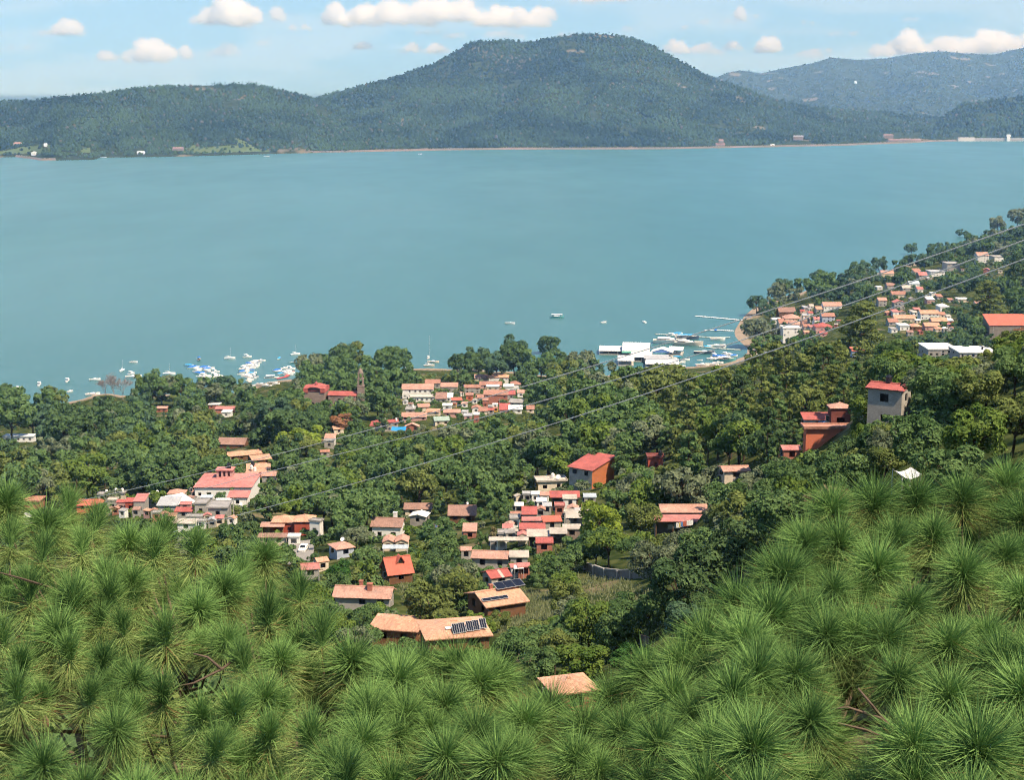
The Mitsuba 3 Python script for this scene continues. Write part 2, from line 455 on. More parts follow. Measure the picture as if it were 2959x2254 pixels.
def bank_mesh():
    px = np.arange(-1000, 4200, 9.0)
    py = np.interp(px, FAR_SHORE[:, 0], FAR_SHORE[:, 1])
    D0 = on_plane(px, py)[:, 1]
    w = 12 + 34 * meshkit.fbm(np.stack([px / 70, 0 * px, 0 * px], -1), 3, 2)
    rows = []
    for s, z in ((-.25, -1.5), (0, .25), (.5, 2.2), (1.0, 5.0), (1.5, 6.5)):
        D = D0 + w * s - 14
        rows.append(np.stack([(px - 1479.5) / FPX * D / math.cos(PITCH), D, np.full(len(px), z)], -1))
    v = np.stack(rows, 1)
    n, m = v.shape[:2]
    i = np.arange(n - 1)[:, None] * m + np.arange(m - 1)[None]
    return v.reshape(-1, 3), np.stack([i, i + m, i + m + 1, i + 1], -1).reshape(-1, 4)[:, ::-1]


def bank_colour(p, n, uv):
    a = fbm(p.x / 90, p.y / 200, 0, 3)
    b = fbm(p.x / 12, p.y / 12, p.z, 3)
    return mix((.15, .135, .10), (.19, .150, .115), smoothstep(.45, .65, a)) * (.75 + .5 * b)


scene['m_bank'] = {'type': 'twosided', 'bsdf': {'type': 'diffuse', 'reflectance': proc(bank_colour)}}
put('shore', bank_mesh(), 'm_bank', smooth=True); tag('shore', kind='structure')


# the woods on the hills: crowns as small uneven lumps, tone per tree
ICO = trimesh.creation.icosphere(subdivisions=1)
ICV, ICF = np.array(ICO.vertices), np.array(ICO.faces)
_r = np.arange(5) * 2 * np.pi / 5
ICO0 = trimesh.Trimesh(np.vstack([[[0, 0, 1.0]], np.stack([.78 * np.cos(_r), .78 * np.sin(_r), 0 * _r + .55], 1), np.stack([np.cos(_r + .6), np.sin(_r + .6), 0 * _r - .55], 1)]),
                       [[0, 1 + k, 1 + (k + 1) % 5] for k in range(5)] + [[1 + k, 6 + k, 1 + (k + 1) % 5] for k in range(5)] + [[6 + k, 6 + (k + 1) % 5, 1 + (k + 1) % 5] for k in range(5)], process=False)


def wood(name, v, count, rad, seed, keepout=(), base=ICO0, s_max=1.02):
    r = np.random.default_rng(seed)
    n, m, _ = v.shape
    px, py, z = project(v)
    # chance in proportion to how much of the picture a cell fills, plus a floor for what is hidden
    cell = np.abs((px[1:, :-1] - px[:-1, :-1]) * (py[:-1, 1:] - py[:-1, :-1])) * (py[:-1, 1:] < py[:-1, :-1] + 3) + 1.0
    srow = np.concatenate([[0], np.ones(90), [1, 0, 0, 0]])[:-1]
    inpic = (px[:-1, :-1] > -250) & (px[:-1, :-1] < 3250)
    cell = cell * srow[None] * np.where(inpic, 1, .12)
    pr = (cell / cell.sum()).ravel()
    k = r.choice(pr.size, count, p=pr)
    ci, cj = np.unravel_index(k, cell.shape)
    a, b = r.random(count)[:, None], r.random(count)[:, None]
    p = v[ci, cj] * (1 - a) * (1 - b) + v[ci + 1, cj] * a * (1 - b) + v[ci, cj + 1] * (1 - a) * b + v[ci + 1, cj + 1] * a * b
    qx, qy, _ = project(p)
    ok = p[:, 2] > 5
    for q in keepout:
        ok &= ~in_poly(qx, qy, q) | (r.random(count) < .10)
    bare = meshkit.fbm(np.stack([p[:, 0] / 170, p[:, 1] / 260, p[:, 2] / 90], -1), 4, 44)
    ok &= (bare < .66) | (r.random(count) < .25)
    p = p[ok]
    c = len(p)
    R = rad * r.uniform(.55, 1.35, c)
    bv, bf = np.array(base.vertices), np.array(base.faces)
    jit = r.uniform(.72, 1.28, (c, len(bv), 1))
    ang = r.uniform(0, 6.28, c)
    ca, sa = np.cos(ang), np.sin(ang)
    w = bv[None] * jit * R[:, None, None]
    x = w[..., 0] * ca[:, None] - w[..., 1] * sa[:, None]
    y = w[..., 0] * sa[:, None] + w[..., 1] * ca[:, None]
    zz = w[..., 2] * r.uniform(.75, 1.25, c)[:, None]
    vv = np.stack([x, y, zz], -1) + p[:, None] + np.stack([0 * R, 0 * R, R * .8], -1)[:, None]
    ff = bf[None] + (np.arange(c) * len(bv))[:, None, None]
    patch = meshkit.fbm(p / [230, 330, 110], 5, seed + 5)
    tone = np.clip(r.normal(.46, .13, c) + (patch - .5) * 2.4, 0, 1)[:, None]
    col = np.array([.015, .030, .015]) * (1 - tone) + np.array([.047, .080, .030]) * tone
    dry = r.random(c) < .02
    col[dry] = np.array([.085, .075, .045])
    col = np.repeat(col, len(bv), 0)
    put(name, (vv.reshape(-1, 3), ff.reshape(-1, 3)), 'm_wood', smooth=True, color=col)
    tag(name, kind='stuff')


scene['m_wood'] = {'type': 'twosided', 'bsdf': {'type': 'diffuse', 'reflectance': {'type': 'mesh_attribute', 'name': 'vertex_color'}}}
BARE = [[(1615, 122), (1650, 116), (1672, 128), (1655, 150), (1625, 146)], [(1700, 300), (1735, 305), (1745, 345), (1715, 360), (1698, 330)], [(2100, 205), (2150, 202), (2180, 222), (2110, 226)],
        [(925, 300), (960, 318), (950, 345), (915, 330)], [(640, 285), (690, 290), (690, 320), (650, 318)]]
FAR_PLOTS = [[(375, 447), (425, 447), (425, 426), (385, 426)], [(2050, 428), (2115, 428), (2110, 398), (2060, 400)], [(2560, 417), (2670, 416), (2660, 382), (2560, 385)], [(2270, 424), (2350, 424), (2345, 405), (2280, 405)]]
wood('hill_woodland', HILLS['wooded_hill'], 22000, 5.4, 5, MEADOWS + FAR_PLOTS + BARE)
wood('mountain_woodland', HILLS['mountain'], 34000, 5.8, 6, BARE + FAR_PLOTS)
wood('headland_woodland', HILLS['headland_hill'], 4500, 7.5, 7, FAR_PLOTS)
wood('distant_woodland', HILLS['distant_mountains'], 9000, 8, 8, BARE)
# ------------------------------------------------------------------ plants: builders
def leaf_mat(key, dark, light, trans=.22):
    """Leaves: tone changes from clump to clump and leaf to leaf."""
    def fn(p, n, uv):
        a = fbm(p.x / 2.6, p.y / 2.6, p.z / 2.6, 2)
        b = cell_rand(p.x * 1.9, p.y * 1.9, p.z * 1.9)
        return mix(dark, light, smoothstep(.2, .8, .65 * a + .35 * b))
    scene[key] = {'type': 'principledthin', 'base_color': proc(fn), 'roughness': .55, 'spec_trans': 0.0, 'diff_trans': 2 * trans, 'eta': 1.4}
    return key


LEAF = {'mid': leaf_mat('leaf_mid', (.056, .112, .042), (.150, .235, .086)),
        'dark': leaf_mat('leaf_dark', (.044, .088, .038), (.112, .178, .072)),
        'deep': leaf_mat('leaf_deep', (.025, .070, .020), (.066, .160, .040)),
        'olive': leaf_mat('leaf_olive', (.085, .122, .038), (.205, .250, .080)),
        'yellow': leaf_mat('leaf_yellow', (.130, .190, .030), (.280, .370, .065)),
        'bright': leaf_mat('leaf_bright', (.075, .135, .030), (.165, .235, .055)),
        'grey': leaf_mat('leaf_grey', (0.094, 0.129, 0.075), (0.219, 0.260, 0.156)),
        'brown': leaf_mat('leaf_brown', (0.125, 0.115, 0.061), (0.250, 0.219, 0.121)),
        'rust': leaf_mat('leaf_rust', (0.209, 0.104, 0.061), (0.354, 0.189, 0.104)),
        'blue': leaf_mat('leaf_blue', (.042, .090, .052), (.112, .186, .105))}
matte('m_bark', mottled((.085, .062, .045), .3, 4, .6))
matte('m_grey_bark', mottled((.25, .225, .22), .3, 4, .6))


def leaves(pos, nrm, size, r, quad=False, spread=.7):
    """Leaf sprays: a triangle (or kinked quad) at each position, loosely facing nrm."""
    c = len(pos)
    n = nrm + r.normal(0, spread, (c, 3))
    n /= np.linalg.norm(n, axis=1, keepdims=True)
    a = np.cross(n, r.normal(0, 1, (c, 3))); a /= np.linalg.norm(a, axis=1, keepdims=True)
    b = np.cross(n, a)
    s = (size * r.uniform(.6, 1.4, c))[:, None]
    if not quad:
        v = np.stack([pos + a * s, pos - a * s * .55 + b * s * .85, pos - a * s * .55 - b * s * .85], 1)
        return v.reshape(-1, 3), np.arange(c * 3).reshape(-1, 3)
    v = np.stack([pos + a * s, pos + b * s * .6 + n * s * .18, pos - a * s, pos - b * s * .6 + n * s * .18], 1)
    f = np.array([[0, 1, 2], [0, 2, 3]])[None] + (np.arange(c) * 4)[:, None, None]
    return v.reshape(-1, 3), f.reshape(-1, 3)


def crown_lobes(r, n, kind):
    """Centres and radii of the clumps that make up a crown of unit radius, base at z = 0."""
    out = []
    for k in range(n):
        if kind == 'round':
            th, h = k * 2.399 + r.uniform(-.5, .5), r.uniform(.18, 1.0)
            rr = .74 * math.sin(math.acos(np.clip(2 * (h - .12) / 1.05 - 1, -1, 1))) ** .6 * r.uniform(.55, 1.05)
            out.append((rr * math.cos(th), rr * math.sin(th), h * 1.25 + .12, r.uniform(.19, .34)))
        elif kind == 'tall':
            th, h = k * 2.399 + r.uniform(-.5, .5), r.uniform(.05, 1.0)
            rr = .62 * (1 - h) ** .55 * r.uniform(.5, 1.1) + .05
            out.append((rr * math.cos(th), rr * math.sin(th), .25 + h * 2.2, r.uniform(.22, .38) * (1.15 - .45 * h)))
        elif kind == 'spread':
            th, h = k * 2.399 + r.uniform(-.5, .5), r.uniform(0, 1.0)
            rr = .86 * r.uniform(.1, 1.0) ** .6
            out.append((rr * math.cos(th), rr * math.sin(th), .55 + .55 * (1 - rr * rr) * r.uniform(.7, 1.1) , r.uniform(.20, .32)))
        elif kind == 'pine':
            th, h = k * 2.399 + r.uniform(-.5, .5), (k + .5) / n
            rr = .80 * (1 - h * .88) ** .7 * r.uniform(.55, 1.05)
            out.append((rr * math.cos(th), rr * math.sin(th), .35 + 2.0 * h, r.uniform(.17, .27) * (1.1 - .3 * h)))
        elif kind == 'column':
            h = (k + .5) / n
            th = k * 2.399
            rr = .35 * (1 - h) ** .5
            out.append((rr * math.cos(th), rr * math.sin(th), .3 + 7.0 * h, .62 * (1.08 - h) ** .5))
        else:                                               # bush
            th = k * 2.399 + r.uniform(-.4, .4)
            rr = r.uniform(.1, .8)
            out.append((rr * math.cos(th), rr * math.sin(th), .15 + .55 * (1 - rr) + r.uniform(0, .2), r.uniform(.28, .42)))
    return np.array(out)


def make_crown(seed, kind, nl, count, size, quad=False, gap=.16):
    r = np.random.default_rng(seed)
    L = crown_lobes(r, nl, kind)
    w = L[:, 3] ** 2; w /= w.sum()
    k = r.choice(nl, count * 3, p=w)
    d = r.normal(0, 1, (count * 3, 3)); d /= np.linalg.norm(d, axis=1, keepdims=True)
    d[:, 2] = np.where(r.random(len(d)) < .45, np.abs(d[:, 2]), d[:, 2])
    squash = np.array([1, 1, .62]) if kind == 'pine' else np.array([1, 1, .82])
    shell = (r.uniform(.55, 1.0, (count * 3, 1)) ** .45) * r.uniform(.9, 1.12, (count * 3, 1))
    p = L[k, :3] + d * squash * L[k, 3:4] * shell
    keep = np.ones(len(p), bool)                            # nothing deep inside another clump
    for c in L:
        q = np.linalg.norm((p - c[:3]) / squash, axis=1) / c[3]
        keep &= q > .76
    holes = meshkit.fbm(p * 3.2 + seed, 3, seed) > .5 - gap * .5 + .0
    keep &= holes | (r.random(len(p)) < .55)
    p, d = p[keep][:count], d[keep][:count]
    out = d * .9 + np.array([0, 0, .35])
    v, f = leaves(p, out, size, r, quad, .5)
    return (v, f), L


def make_trunk(seed, kind, L, nbr=7):
    """Trunk from z = -.9 of the unit crown, with limbs out to the clumps."""
    r = np.random.default_rng(seed)
    m = MB()
    top = L[:, 2].max() * (.9 if kind in ('pine', 'column', 'tall') else .62)
    r0 = {'pine': .052, 'column': .12, 'bush': .02}.get(kind, .065)
    n = 7
    zs = np.linspace(-1.0 if kind not in ('bush',) else -.3, top, n)
    wob = np.cumsum(r.normal(0, .022, (n, 2)), 0) * (0 if kind == 'column' else 1)
    m.tube(np.c_[wob, zs], np.linspace(r0, r0 * .3, n), 6)
    for i in r.permutation(len(L))[:nbr]:
        c = L[i, :3]
        zb = np.clip(c[2] * .55 - .05, -.5, top * .9) if kind != 'pine' else max(c[2] - .12, -.5)
        j = np.interp(zb, zs, np.arange(n)); b0 = wob[min(int(j), n - 1)]
        p0 = np.array([b0[0], b0[1], zb])
        mid = (p0 + c) / 2 + np.array([0, 0, .06 if kind != 'pine' else -.03])
        m.tube([p0, mid, c], [r0 * .5, r0 * .33, r0 * .12], 5, cap=False)
    return m.mesh()


SPECIES = {}


def species(name, kind, nl, count, size, variants, quad=False, gap=.16, nbr=7, seed=100):
    SPECIES[name] = []
    for k in range(variants):
        (cv, cf), L = make_crown(seed + k * 17, kind, nl, count, size, quad, gap)
        SPECIES[name].append((mikit.ply((cv, cf)), mikit.ply(make_trunk(seed + k, kind, L, nbr), smooth=True), kind))


species('round_far', 'round', 22, 1500, .088, 4, seed=110)
species('tall_far', 'tall', 18, 1600, .085, 2, seed=210)
species('spread_far', 'spread', 15, 1400, .085, 2, seed=310)
species('pine_far', 'pine', 20, 1500, .075, 3, seed=410, nbr=12, gap=.3)
species('round_near', 'round', 26, 3600, .058, 3, quad=True, seed=510, nbr=12)
species('spread_near', 'spread', 24, 3300, .058, 2, quad=True, seed=560, nbr=12)
species('pine_near', 'pine', 34, 3800, .052, 2, quad=True, seed=610, nbr=20, gap=.35)
species('bush_near', 'bush', 14, 1900, .072, 3, quad=True, seed=710, nbr=5)
species('column_tree', 'column', 9, 1300, .20, 1, seed=810, nbr=0)

TREES = []
UPF = {'round': .42, 'tall': .35, 'spread': .5, 'pine': .55, 'column': .22, 'bush': .12}          # clear stem below the crown, in crown heights


def tree(x, y, sp, hue, R, H=None, label=None, group=None, name=None, cat='tree', variant=None, lean=0, spin=None):
    """One tree standing on the ground: R crown radius, H scale of the height."""
    r = np.random.default_rng(int(abs(x) * 131 + y * 17) % 2 ** 31)
    vs = SPECIES[sp]
    cr, tr, kind = vs[variant if variant is not None else r.integers(len(vs))]
    z = float(ground(x, y))
    name = name or {'pine': 'pine_tree', 'column': 'cypress_tree', 'bush': 'shrub'}.get(kind, 'broadleaf_tree')
    key = key_for(name)
    H = H or R
    a = r.uniform(0, 360) if spin is None else spin
    up = H * UPF[kind]
    M = T().translate([x, y, z + up]).rotate([1, 0, 0], float(r.normal(0, 2.5))).rotate([0, 0, 1], float(a)).scale([R, R * r.uniform(.9, 1.1), H])
    put(f'{key}__crown', cr, LEAF[hue], M)
    put(f'{key}__trunk', tr, 'm_bark', M)
    tag(key, label, cat, group)
    ztop = {'round': 1.6, 'tall': 2.7, 'spread': 1.35, 'pine': 2.55, 'column': 7.6, 'bush': 1.0}[kind]
    TREES.append(dict(key=key, x=x, y=y, z=z, R=R, top=z + up + ztop * H, hue=hue, sp=sp, kind=kind))
    return key
# ------------------------------------------------------------------ houses: materials and builder
def tiles(key, c, vary=.30, rowlen=.42, pitch=.24, stain=.3, rough=.8):
    """Clay tiles or ribbed sheet in courses that follow the slope; each piece its own tone, with lichen and weather stains."""
    c = np.array(c, float) * .80

    def frame(p, n):
        L = dr.maximum(dr.sqrt(n.x * n.x + n.y * n.y), 1e-3)
        u = (-n.y * p.x + n.x * p.y) / L
        return u, p.z / dr.maximum(L, .15)

    def col(p, n, uv):
        u, v = frame(p, n)
        t = cell_rand(u / pitch, v / rowlen, 7)
        a = fbm(p.x * .55, p.y * .55, p.z * .8, 3)
        k = 1 + vary * (t - .5) + stain * 2 * (a - .5)
        grey = smoothstep(.60, .78, fbm(p.x * .9 + 9, p.y * .9, p.z, 3)) * stain
        return mi.Color3f(float(c[0]), float(c[1]), float(c[2])) * k * (1 - grey) + mi.Color3f(float(c.mean() * .62)) * grey

    def relief(p, n, uv):
        u, v = frame(p, n)
        return .035 * dr.abs(dr.sin(u / pitch * 3.14159)) + .02 * (v / rowlen - dr.floor(v / rowlen))
    scene[key] = {'type': 'twosided', 'bsdf': {'type': 'bumpmap', 'arbitrary': proc(relief, eps=.03), 'scale': 1.0,
                                               'bsdf': {'type': 'principled', 'base_color': proc(col), 'roughness': rough, 'specular': .3}}}
    return key


ROOF = {'orange': tiles('roof_orange', (.60, .335, .225), .34, stain=.34), 'salmon': tiles('roof_salmon', (.52, .30, .235)), 'clay': tiles('roof_clay', (.42, .215, .16)), 'brown': tiles('roof_brown', (.34, .205, .165)),
        'red': tiles('roof_red', (.43, .12, .105), .18, stain=.28, pitch=.3), 'pink': tiles('roof_pink', (.52, .21, .19), .16, stain=.34), 'scarlet': tiles('roof_scarlet', (.56, .16, .11), .16, stain=.12),
        'maroon': tiles('roof_maroon', (.22, .07, .06), .2), 'white': tiles('roof_white', (.80, .80, .78), .08, stain=.22, pitch=.5, rough=.5), 'cream': tiles('roof_cream', (.50, .45, .39), .16, stain=.35, pitch=.3),
        'grey': tiles('roof_grey', (.33, .32, .31), .12, stain=.35, pitch=.3), 'metal': tiles('roof_metal', (.46, .47, .48), .1, stain=.25, pitch=.3, rough=.45), 'blue': tiles('roof_blue', (.45, .52, .58), .1, stain=.2, pitch=.3),
        'green': tiles('roof_green', (.34, .44, .38), .1, stain=.2, pitch=.3), 'blue_tarp': tiles('roof_blue_tarp', (.03, .28, .62), .05, stain=.1, pitch=.5), 'jade': tiles('roof_jade', (.12, .38, .28), .1, stain=.12, pitch=.3)}
WALL = {k: matte('wall_' + k, mottled(c, a, 1, s)) for k, c, a, s in (
    ('white', (.74, .73, .70), .10, .12), ('grey', (.33, .315, .295), .22, .4), ('block', (.345, .325, .295), .28, .6), ('shaded_block', (.19, .185, .18), .30, .7), ('pink', (.50, .30, .27), .15, .25), ('red', (.38, .09, .06), .15, .25),  # one block tone is darkened so the retaining wall looks shaded
    ('orange', (.42, .15, .07), .14, .25), ('coral', (.55, .17, .10), .14, .25), ('ochre', (.48, .28, .08), .15, .3), ('cream', (.60, .52, .41), .15, .25), ('stone', (.25, .195, .165), .30, .8), ('brick', (.36, .15, .11), .2, .5),
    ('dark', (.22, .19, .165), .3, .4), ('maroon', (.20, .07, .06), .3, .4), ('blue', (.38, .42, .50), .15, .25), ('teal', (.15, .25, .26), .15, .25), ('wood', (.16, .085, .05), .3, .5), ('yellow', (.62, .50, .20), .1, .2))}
scene['m_pane'] = {'type': 'twosided', 'bsdf': {'type': 'principled', 'base_color': rgb(.018, .021, .024), 'roughness': .12, 'specular': .6}}
matte('m_frame', rgb(.42, .39, .35), .5)
matte('m_white_paint', mottled((.80, .80, .78), .06, 1, .1), .45)
matte('m_black_plastic', rgb(.014, .014, .016), .35)
matte('m_white_plastic', rgb(.72, .72, .70), .4)
matte('m_concrete', mottled((.36, .345, .32), .25, 1, .5))
matte('m_timber', mottled((.17, .10, .06), .3, 3, .5))
matte('m_steel', rgb(.40, .41, .42), .4)
PROT = []          # what the photograph shows of each building: pixel box and distance
FOOT = []          # footprints: x, y, radius


def facade(mb, w, h, holes, t=.22, z0=-3.0):
    """A wall panel in the xz plane at y in [0, t] from x = -w/2 to w/2, with openings (x0, x1, z0, z1)."""
    xs = sorted({-w / 2, w / 2, *[a for o in holes for a in o[:2]]})
    for a, b in zip(xs, xs[1:]):
        if b - a < 1e-4:
            continue
        zs = sorted([(o[2], o[3]) for o in holes if o[0] <= a + 1e-6 and o[1] >= b - 1e-6])
        lo = z0
        for c, d in zs:
            if c > lo: mb.box(a, b, 0, t, lo, c)
            lo = max(lo, d)
        if h > lo: mb.box(a, b, 0, t, lo, h)


def turn(v, ang, off):
    c, s = math.cos(ang), math.sin(ang)
    v = np.asarray(v, float)
    return np.stack([v[..., 0] * c - v[..., 1] * s + off[0], v[..., 0] * s + v[..., 1] * c + off[1], v[..., 2] + off[2]], -1)


def roof_mesh(kind, w, d, h, rise, oh, th=.16):
    m = MB()
    a, b = w / 2 + oh, d / 2 + oh
    if kind == 'gable':
        sl = rise / (d / 2); e = h - oh * sl; r = h + rise
        m.slab([[-a, -b, e], [a, -b, e], [a, 0, r], [-a, 0, r]], th); m.slab([[-a, 0, r], [a, 0, r], [a, b, e], [-a, b, e]], th)
    elif kind == 'gabley':
        sl = rise / (w / 2); e = h - oh * sl; r = h + rise
        m.slab([[-a, -b, e], [0, -b, r], [0, b, r], [-a, b, e]], th); m.slab([[0, -b, r], [a, -b, e], [a, b, e], [0, b, r]], th)
    elif kind == 'hip':
        sl = rise / (min(w, d) / 2); e = h - oh * sl; r = h + rise
        k = max(a - b, 0.15) if w >= d else .15
        kk = max(b - a, 0.0) if d > w else 0.0
        m.slab([[-a, -b, e], [a, -b, e], [k, -kk, r], [-k, -kk, r]], th); m.slab([[a, b, e], [-a, b, e], [-k, kk, r], [k, kk, r]], th)
        m.slab([[a, -b, e], [a, b, e], [k, kk, r], [k, -kk, r]], th); m.slab([[-a, b, e], [-a, -b, e], [-k, -kk, r], [-k, kk, r]], th)
    elif kind == 'shed':
        m.slab([[-a, -b, h], [a, -b, h], [a, b, h + rise], [-a, b, h + rise]], th)
    elif kind == 'shedx':
        m.slab([[-a, -b, h], [a, -b, h + rise], [a, b, h + rise], [-a, b, h]], th)
    elif kind == 'shedl':
        m.slab([[-a, -b, h + rise], [a, -b, h], [a, b, h], [-a, b, h + rise]], th)
    else:                                                   # flat, with a kerb round the edge
        m.box(-a, a, -b, b, h, h + .18)
        for q in ((-a, a, -b, -b + .15), (-a, a, b - .15, b), (-a, -a + .15, -b + .15, b - .15), (a - .15, a, -b + .15, b - .15)):
            m.box(*q, h + .18, h + .45)
    return m.mesh()


def house(x0, yt, x1, ye, yb, kind, roof, wall, yaw, label, name='house', cat='house', group=None, win=True, D=None, pitch=None, depth=None, oh=None, wmax=None, doors=False, open_front=False, wallh=None, panes=True, prot=True, posts=False, width=None):
    cx = (x0 + x1) / 2
    if D is None:
        p = hit(cx, yb)
        D = p[1]
    else:
        p = at_depth(cx, yb, D)
    m = D / FPX
    tan = (ye - 275) / FPX
    pitch = pitch if pitch is not None else {'gable': .42, 'gabley': .42, 'hip': .40, 'shed': .16, 'shedx': .14, 'shedl': .14, 'flat': 0}[kind]
    W, E = (x1 - x0) * m, max(ye - yt, 2) * m
    y_ = math.radians(yaw)
    if depth is None:
        if kind in ('gable', 'hip'): depth = 2 * E / (pitch + tan)
        elif kind == 'gabley': depth = max(E - pitch * W / 2, .8 * m * 4) / tan
        elif kind == 'shed': depth = E / (pitch + tan)
        else: depth = E / max(tan, .1)
        depth = float(np.clip(depth, 2.6, 24))
    if abs(yaw) > 5: depth = min(depth, .8 * W)
    w = width or max((W - depth * abs(math.sin(y_))) / max(math.cos(y_), .3), 2.4)
    oh = min(.5, .07 * w) if oh is None else oh
    w_, d_ = max(w - 2 * oh, 2.0), max(depth - 2 * oh, 1.6)
    h = wallh if wallh is not None else max((yb - ye) * m, 2.2)
    cy = p[1] + (w * abs(math.sin(y_)) + depth * math.cos(y_)) / 2
    off = np.array([p[0] * cy / p[1], cy, p[2]])
    rise = pitch * ({'gable': d_ / 2, 'gabley': w_ / 2, 'hip': min(w_, d_) / 2, 'shed': d_, 'shedx': w_, 'shedl': w_, 'flat': 0}[kind])
    key = key_for(name)
    tag(key, label, cat, group)
    put(f'{key}__roof', (lambda q: (turn(q[0], y_, off), q[1]))(roof_mesh(kind, w_, d_, h, rise, oh)), ROOF[roof])
    if D < 480 and kind in ('gable', 'gabley', 'hip') and min(w_, d_) > 3:     # a row of ridge tiles
        L2 = {'gable': w_ / 2 + oh, 'gabley': d_ / 2 + oh, 'hip': max((w_ + oh * 2 - d_ - oh * 2) / 2, .15)}[kind]
        a_, b_ = (([0, -L2, h + rise + .03], [0, L2, h + rise + .03]) if kind == 'gabley' else ([-L2, 0, h + rise + .03], [L2, 0, h + rise + .03]))
        v, f = MB().tube([a_, b_], .13, 6).mesh()
        put(f'{key}__ridge', (turn(v, y_, off), f), ROOF[roof])
    if prot:
        PROT.append((x0, yt, x1, ye + .75 * (yb - ye), D))
    FOOT.append((off[0], off[1], math.hypot(w_, d_) / 2 * .8))
    # walls: four panels with real openings, gable ends closed
    r = np.random.default_rng(int(cx * 7 + yt))
    th = .22
    top = h - .02 if kind != 'flat' else h
    sides = [(0, w_, (0, -d_ / 2), 0.0), (1, d_ - 2 * th, (w_ / 2, 0), math.pi / 2), (2, w_, (0, d_ / 2), math.pi), (3, d_ - 2 * th, (-w_ / 2, 0), -math.pi / 2)]
    mb, glass, frames = MB(), [], []
    n_st = max(1, int(round(h / 2.9)))
    for s, L, o, a in sides:
        holes = []
        if (s == 0 or (s == 1 and yaw < -5) or (s == 3 and yaw > 5)) and win and L > 1.8:
            sh = h / n_st
            for st in range(n_st):
                nw = max(1, int(L / 2.9))
                for k in range(nw):
                    if r.random() < .18 and nw > 1: continue
                    c = -L / 2 + (k + .5) * L / nw + r.uniform(-.15, .15)
                    ww = min(r.uniform(.9, 1.5), L / nw * .7) / 2
                    isdoor = st == 0 and s == 0 and k == nw // 2 and doors
                    zb = st * sh + (0.05 if isdoor else min(.95, sh * .32))
                    zt = min(zb + (2.05 if isdoor else r.uniform(1.0, 1.35)), (st + 1) * sh - .3)
                    if zt - zb > .4:
                        holes.append((c - ww, c + ww, zb, zt, isdoor))
        q = MB()
        if open_front and s == 0:
            continue
        ht = top
        if kind == 'shed' and s == 2: ht = h + rise - .2
        if kind == 'shedx' and s == 1: ht = h + rise - .2
        if kind == 'shedl' and s == 3: ht = h + rise - .2
        facade(q, L, ht - (.16 if kind != 'flat' else 0), [x[:4] for x in holes], th)
        vv, ff = q.mesh()
        place = lambda v: turn(turn(v, a, (o[0], o[1], 0)), y_, off)
        mb.add(place(vv), ff)
        for x in holes:
            (frames if True else glass).append((x, place))
    inset = .02
    if kind == 'gable':
        for sx in (-1, 1):
            a0, a1 = sorted((sx * w_ / 2, sx * (w_ / 2 - th)))
            g = MB().prism([(-d_ / 2 + inset, h - .18), (d_ / 2 - inset, h - .18), (0, h + rise - .2)], 'x', a0, a1).mesh()
            mb.add(turn(g[0], y_, off), g[1])
    elif kind == 'gabley':
        for sy in (-1, 1):
            a0, a1 = sorted((sy * d_ / 2, sy * (d_ / 2 - th)))
            g = MB().prism([(-w_ / 2 + inset, h - .18), (w_ / 2 - inset, h - .18), (0, h + rise - .2)], 'y', a0, a1).mesh()
            mb.add(turn(g[0], y_, off), g[1])
    elif kind in ('shed', 'shedx', 'shedl'):
        if kind == 'shed':
            for sx in (-1, 1):
                a0, a1 = sorted((sx * w_ / 2, sx * (w_ / 2 - th)))
                g = MB().prism([(-d_ / 2 + th, h - .18), (d_ / 2 - th, h - .18), (d_ / 2 - th, h + rise * .98 - .2)], 'x', a0, a1).mesh(); mb.add(turn(g[0], y_, off), g[1])
        else:
            hi = 1 if kind == 'shedx' else -1
            for sy in (-1, 1):
                a0, a1 = sorted((sy * d_ / 2, sy * (d_ / 2 - th)))
                poly = [(-w_ / 2 + th, h - .18), (w_ / 2 - th, h - .18), (hi * (w_ / 2 - th), h + rise * .98 - .2)]
                g = MB().prism(poly if hi > 0 else [poly[0], poly[1], poly[2]], 'y', a0, a1).mesh(); mb.add(turn(g[0], y_, off), g[1])
    put(f'{key}__wall', mb.mesh(), WALL[wall])
    for x, place in frames:
        a, b, c, d, isdoor = x
        nm = 'door' if isdoor else 'window'
        fr = MB().box(a, a + .06, -.03, .12, c, d).box(b - .06, b, -.03, .12, c, d).box(a + .06, b - .06, -.03, .12, d - .06, d).box(a + .06, b - .06, -.03, .12, c, c + .06)
        if not isdoor: fr.box(a - .08, b + .08, -.10, -.031, c - .08, c - .005)
        pk = key_for(f'{key}__{nm}')
        v, f = fr.mesh(); put(pk, (place(v), f), 'm_frame')
        v, f = MB().box(a + .06, b - .06, .09, .12, c + .06, d - .06).mesh()
        put(f'{pk}__{"panel" if isdoor else "pane"}', (place(v), f), 'm_timber' if isdoor else 'm_pane')
    # inside: a dark floor slab so that openings do not show the ground through
    if posts:
        for sx in np.linspace(-w_ / 2 + .1, w_ / 2 - .1, max(2, int(w_ / 3.2) + 1)):
            v, f = MB().box(sx - .09, sx + .09, -d_ / 2, -d_ / 2 + .18, -2.5, h - .2).mesh()
            part(key, 'post', (turn(v, y_, off), f), 'm_timber')
    return dict(key=key, off=off, yaw=y_, w=w_, d=d_, h=h, rise=rise, m=m, D=D, local=lambda v, o=off, y=y_: turn(v, y, o))


